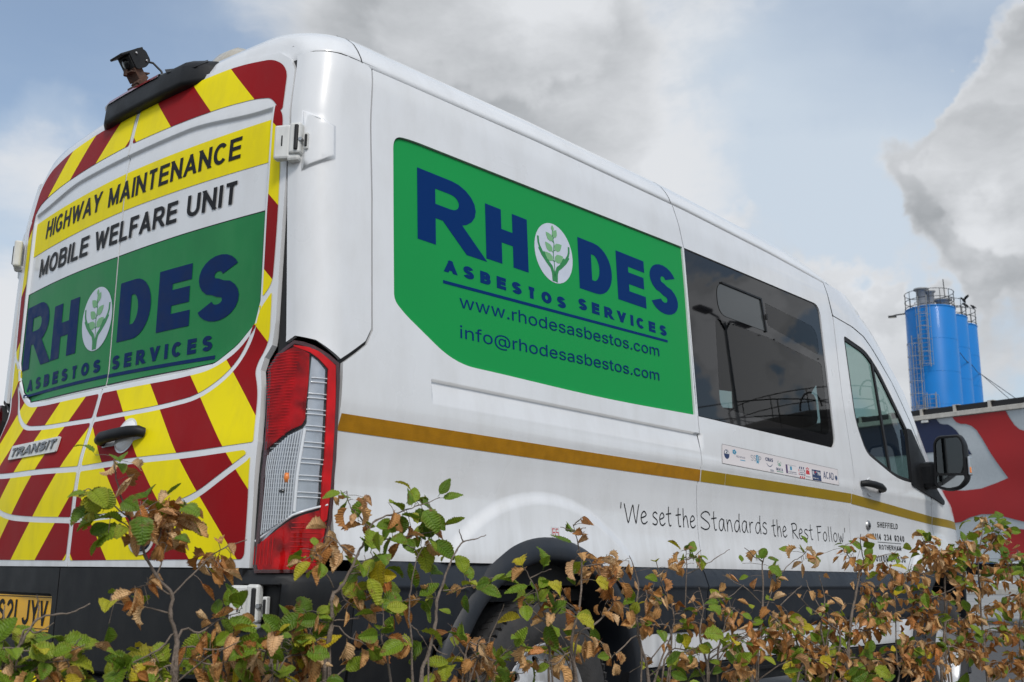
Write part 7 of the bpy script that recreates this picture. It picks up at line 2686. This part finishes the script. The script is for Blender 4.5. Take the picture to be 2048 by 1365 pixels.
        ([(1.562, -2.176, 0.499), (1.590, -2.183, 0.646), (1.611, -2.189, 0.783), (1.614, -2.190, 0.841), (1.585, -2.182, 0.876)], 34, 0.80, 0.30),
        ([(1.566, -2.177, 0.794), (1.501, -2.164, 0.805), (1.430, -2.149, 0.816)], 5, 0.80, 0.20),
        ([(1.510, -2.162, 0.726), (1.567, -2.201, 0.752), (1.617, -2.239, 0.778)], 4, 0.80, 0.00),
        ([(1.615, -2.190, 0.817), (1.547, -2.176, 0.859), (1.507, -2.169, 0.904)], 26, 0.75, 0.20),
        ([(1.614, -2.190, 0.841), (1.647, -2.212, 0.876), (1.686, -2.236, 0.880)], 18, 0.70, 0.10),
        ([(1.590, -2.183, 0.646), (1.536, -2.148, 0.673), (1.503, -2.119, 0.708)], 26, 0.80, 0.00),
        ([(1.590, -2.183, 0.646), (1.706, -2.198, 0.671), (1.798, -2.206, 0.691)], 22, 0.80, 0.00),
        ([(1.576, -2.180, 0.588), (1.474, -2.152, 0.605), (1.407, -2.134, 0.593)], 26, 0.80, 0.00),
        ([(1.574, -2.179, 0.575), (1.638, -2.221, 0.588), (1.667, -2.253, 0.574)], 26, 0.80, 0.00),
        ([(1.567, -2.177, 0.533), (1.470, -2.163, 0.551), (1.384, -2.152, 0.535)], 22, 0.80, 0.00),
        ([(1.600, -2.186, 0.730), (1.519, -2.177, 0.744), (1.446, -2.171, 0.759)], 12, 0.80, 0.00),
    ]),
    ('dry hornbeam with green tip leaves beside the mirror and trailer', [
        ([(1.778, -2.239, 0.489), (1.767, -2.236, 0.527), (1.765, -2.236, 0.761), (1.772, -2.238, 0.850), (1.805, -2.247, 0.940), (1.814, -2.249, 0.987)], 26, 0.60, 0.20),
        ([(1.941, -2.284, 0.482), (1.925, -2.289, 0.581), (1.947, -2.304, 0.792), (1.929, -2.308, 0.884)], 34, 0.80, 0.10),
        ([(1.772, -2.238, 0.850), (1.884, -2.249, 0.905), (1.977, -2.255, 0.955)], 16, 0.50, 0.20),
        ([(1.772, -2.238, 0.850), (1.691, -2.234, 0.877), (1.640, -2.239, 0.905)], 14, 0.70, 0.10),
        ([(1.765, -2.236, 0.761), (1.834, -2.278, 0.805), (1.877, -2.313, 0.851)], 30, 0.75, 0.00),
        ([(1.759, -2.234, 0.700), (1.900, -2.250, 0.713), (2.036, -2.265, 0.743)], 26, 0.80, 0.00),
        ([(1.771, -2.237, 0.612), (1.880, -2.264, 0.632), (1.981, -2.288, 0.652)], 30, 0.80, 0.00),
        ([(1.767, -2.236, 0.583), (1.729, -2.200, 0.612), (1.725, -2.174, 0.633)], 26, 0.80, 0.00),
        ([(1.771, -2.237, 0.526), (1.852, -2.265, 0.545), (1.934, -2.292, 0.549)], 26, 0.80, 0.00),
        ([(1.808, -2.247, 0.941), (1.905, -2.253, 0.941), (1.991, -2.256, 0.960)], 8, 0.20, 0.20),
        ([(1.765, -2.236, 0.761), (1.723, -2.216, 0.788), (1.702, -2.202, 0.803)], 14, 0.75, 0.00),
    ]),
    ('dense brown hornbeam at the right-hand end of the hedge', [
        ([(2.364, -2.327, 0.458), (2.307, -2.312, 0.629), (2.309, -2.312, 0.809), (2.271, -2.302, 0.924)], 60, 0.80, 0.00),
        ([(2.307, -2.312, 0.629), (2.198, -2.269, 0.694), (2.175, -2.250, 0.758)], 40, 0.80, 0.00),
        ([(2.295, -2.308, 0.565), (2.155, -2.271, 0.584)], 30, 0.80, 0.00),
    ]),
]


N_LEAF = 0
for label, branches in HEDGE:
    main = branches[0][0]
    b0 = Vector(main[0])
    base = Vector((b0.x + rnd.uniform(-.05, .05), b0.y + rnd.uniform(-.05, .05), .08))
    pl = empty('hornbeam', base)
    tag(pl, label, 'hedge plant', 'hornbeams of the hedge in front of the van')
    stem = MB()
    roots = [b for b in branches]
    for bi, (pts, nl, fb, s0) in enumerate(branches):
        P = [Vector(p) for p in pts]
        root = bi == 0 or P[0].z < .665
        r0 = .0036 if bi == 0 else (.0024 if root else .0016)
        if root:
            lo = Vector((P[0].x * .6 + base.x * .4, P[0].y * .6 + base.y * .4, P[0].z * .55 + .02))
            full = [base if bi == 0 else base + Vector((rnd.uniform(-.04, .04), rnd.uniform(-.04, .04), .02)), lo] + P
        else:
            full = P
        full = [p - base for p in full]
        path = twig(stem, full, r0 * (1.4 if root else 1), .0008)
        path = [p + base for p in path]
        # leaves in clumps along the part of the twig that bears them
        vis = path[-(4 * (len(P) - 1) + 1):]
        n = int(nl * (1.3 if P[0].x < .9 else 1.75))
        for k in range(n):
            t = s0 + (1 - s0) * (rnd.random() ** .8)
            f = t * (len(vis) - 1)
            i = min(int(f), len(vis) - 2)
            p = vis[i].lerp(vis[i + 1], f - i)
            d = (vis[i + 1] - vis[i]).normalized()
            off = Vector((rnd.gauss(0, 1), rnd.gauss(0, 1), rnd.gauss(0, .8)))
            off = (off - d * off.dot(d)).normalized()
            rad = abs(rnd.gauss(0, .018)) + .002
            q = p + off * rad
            if rad > .012:
                stem.tube([p - base, (p.lerp(q, .55) + Vector((0, 0, .002))) - base, q - base], .0007, 4, False)
            brown = rnd.random() < fb
            put_leaf(q, (d * .4 + off).normalized(), pl, brown, rnd.uniform(.60, 1.08) * (1.08 if P[0].x < .35 else .82))
            N_LEAF += 1
    # side shoots lower down, towards the soil
    for k in range(9):
        z = rnd.uniform(.22, .60)
        a = rnd.uniform(0, 2 * PI)
        p = base + (b0 - base) * (z / max(b0.z, .5)); p.z = z
        e = p + Vector((math.cos(a) * .14, math.sin(a) * .14, .08))
        stem.tube([p - base, (p.lerp(e, .5) + Vector((0, 0, .01))) - base, e - base], [.002, .0015, .0008], 5)
        for j in range(5):
            q = p.lerp(e, rnd.uniform(.3, 1)) + Vector((rnd.gauss(0, .012), rnd.gauss(0, .012), rnd.gauss(0, .012)))
            put_leaf(q, (e - p).normalized(), pl, rnd.random() < .5, rnd.uniform(.7, 1.1))
    s = stem.build('stem', M_twig, pl)
bpy.context.view_layer.update()
print('leaves', N_LEAF)
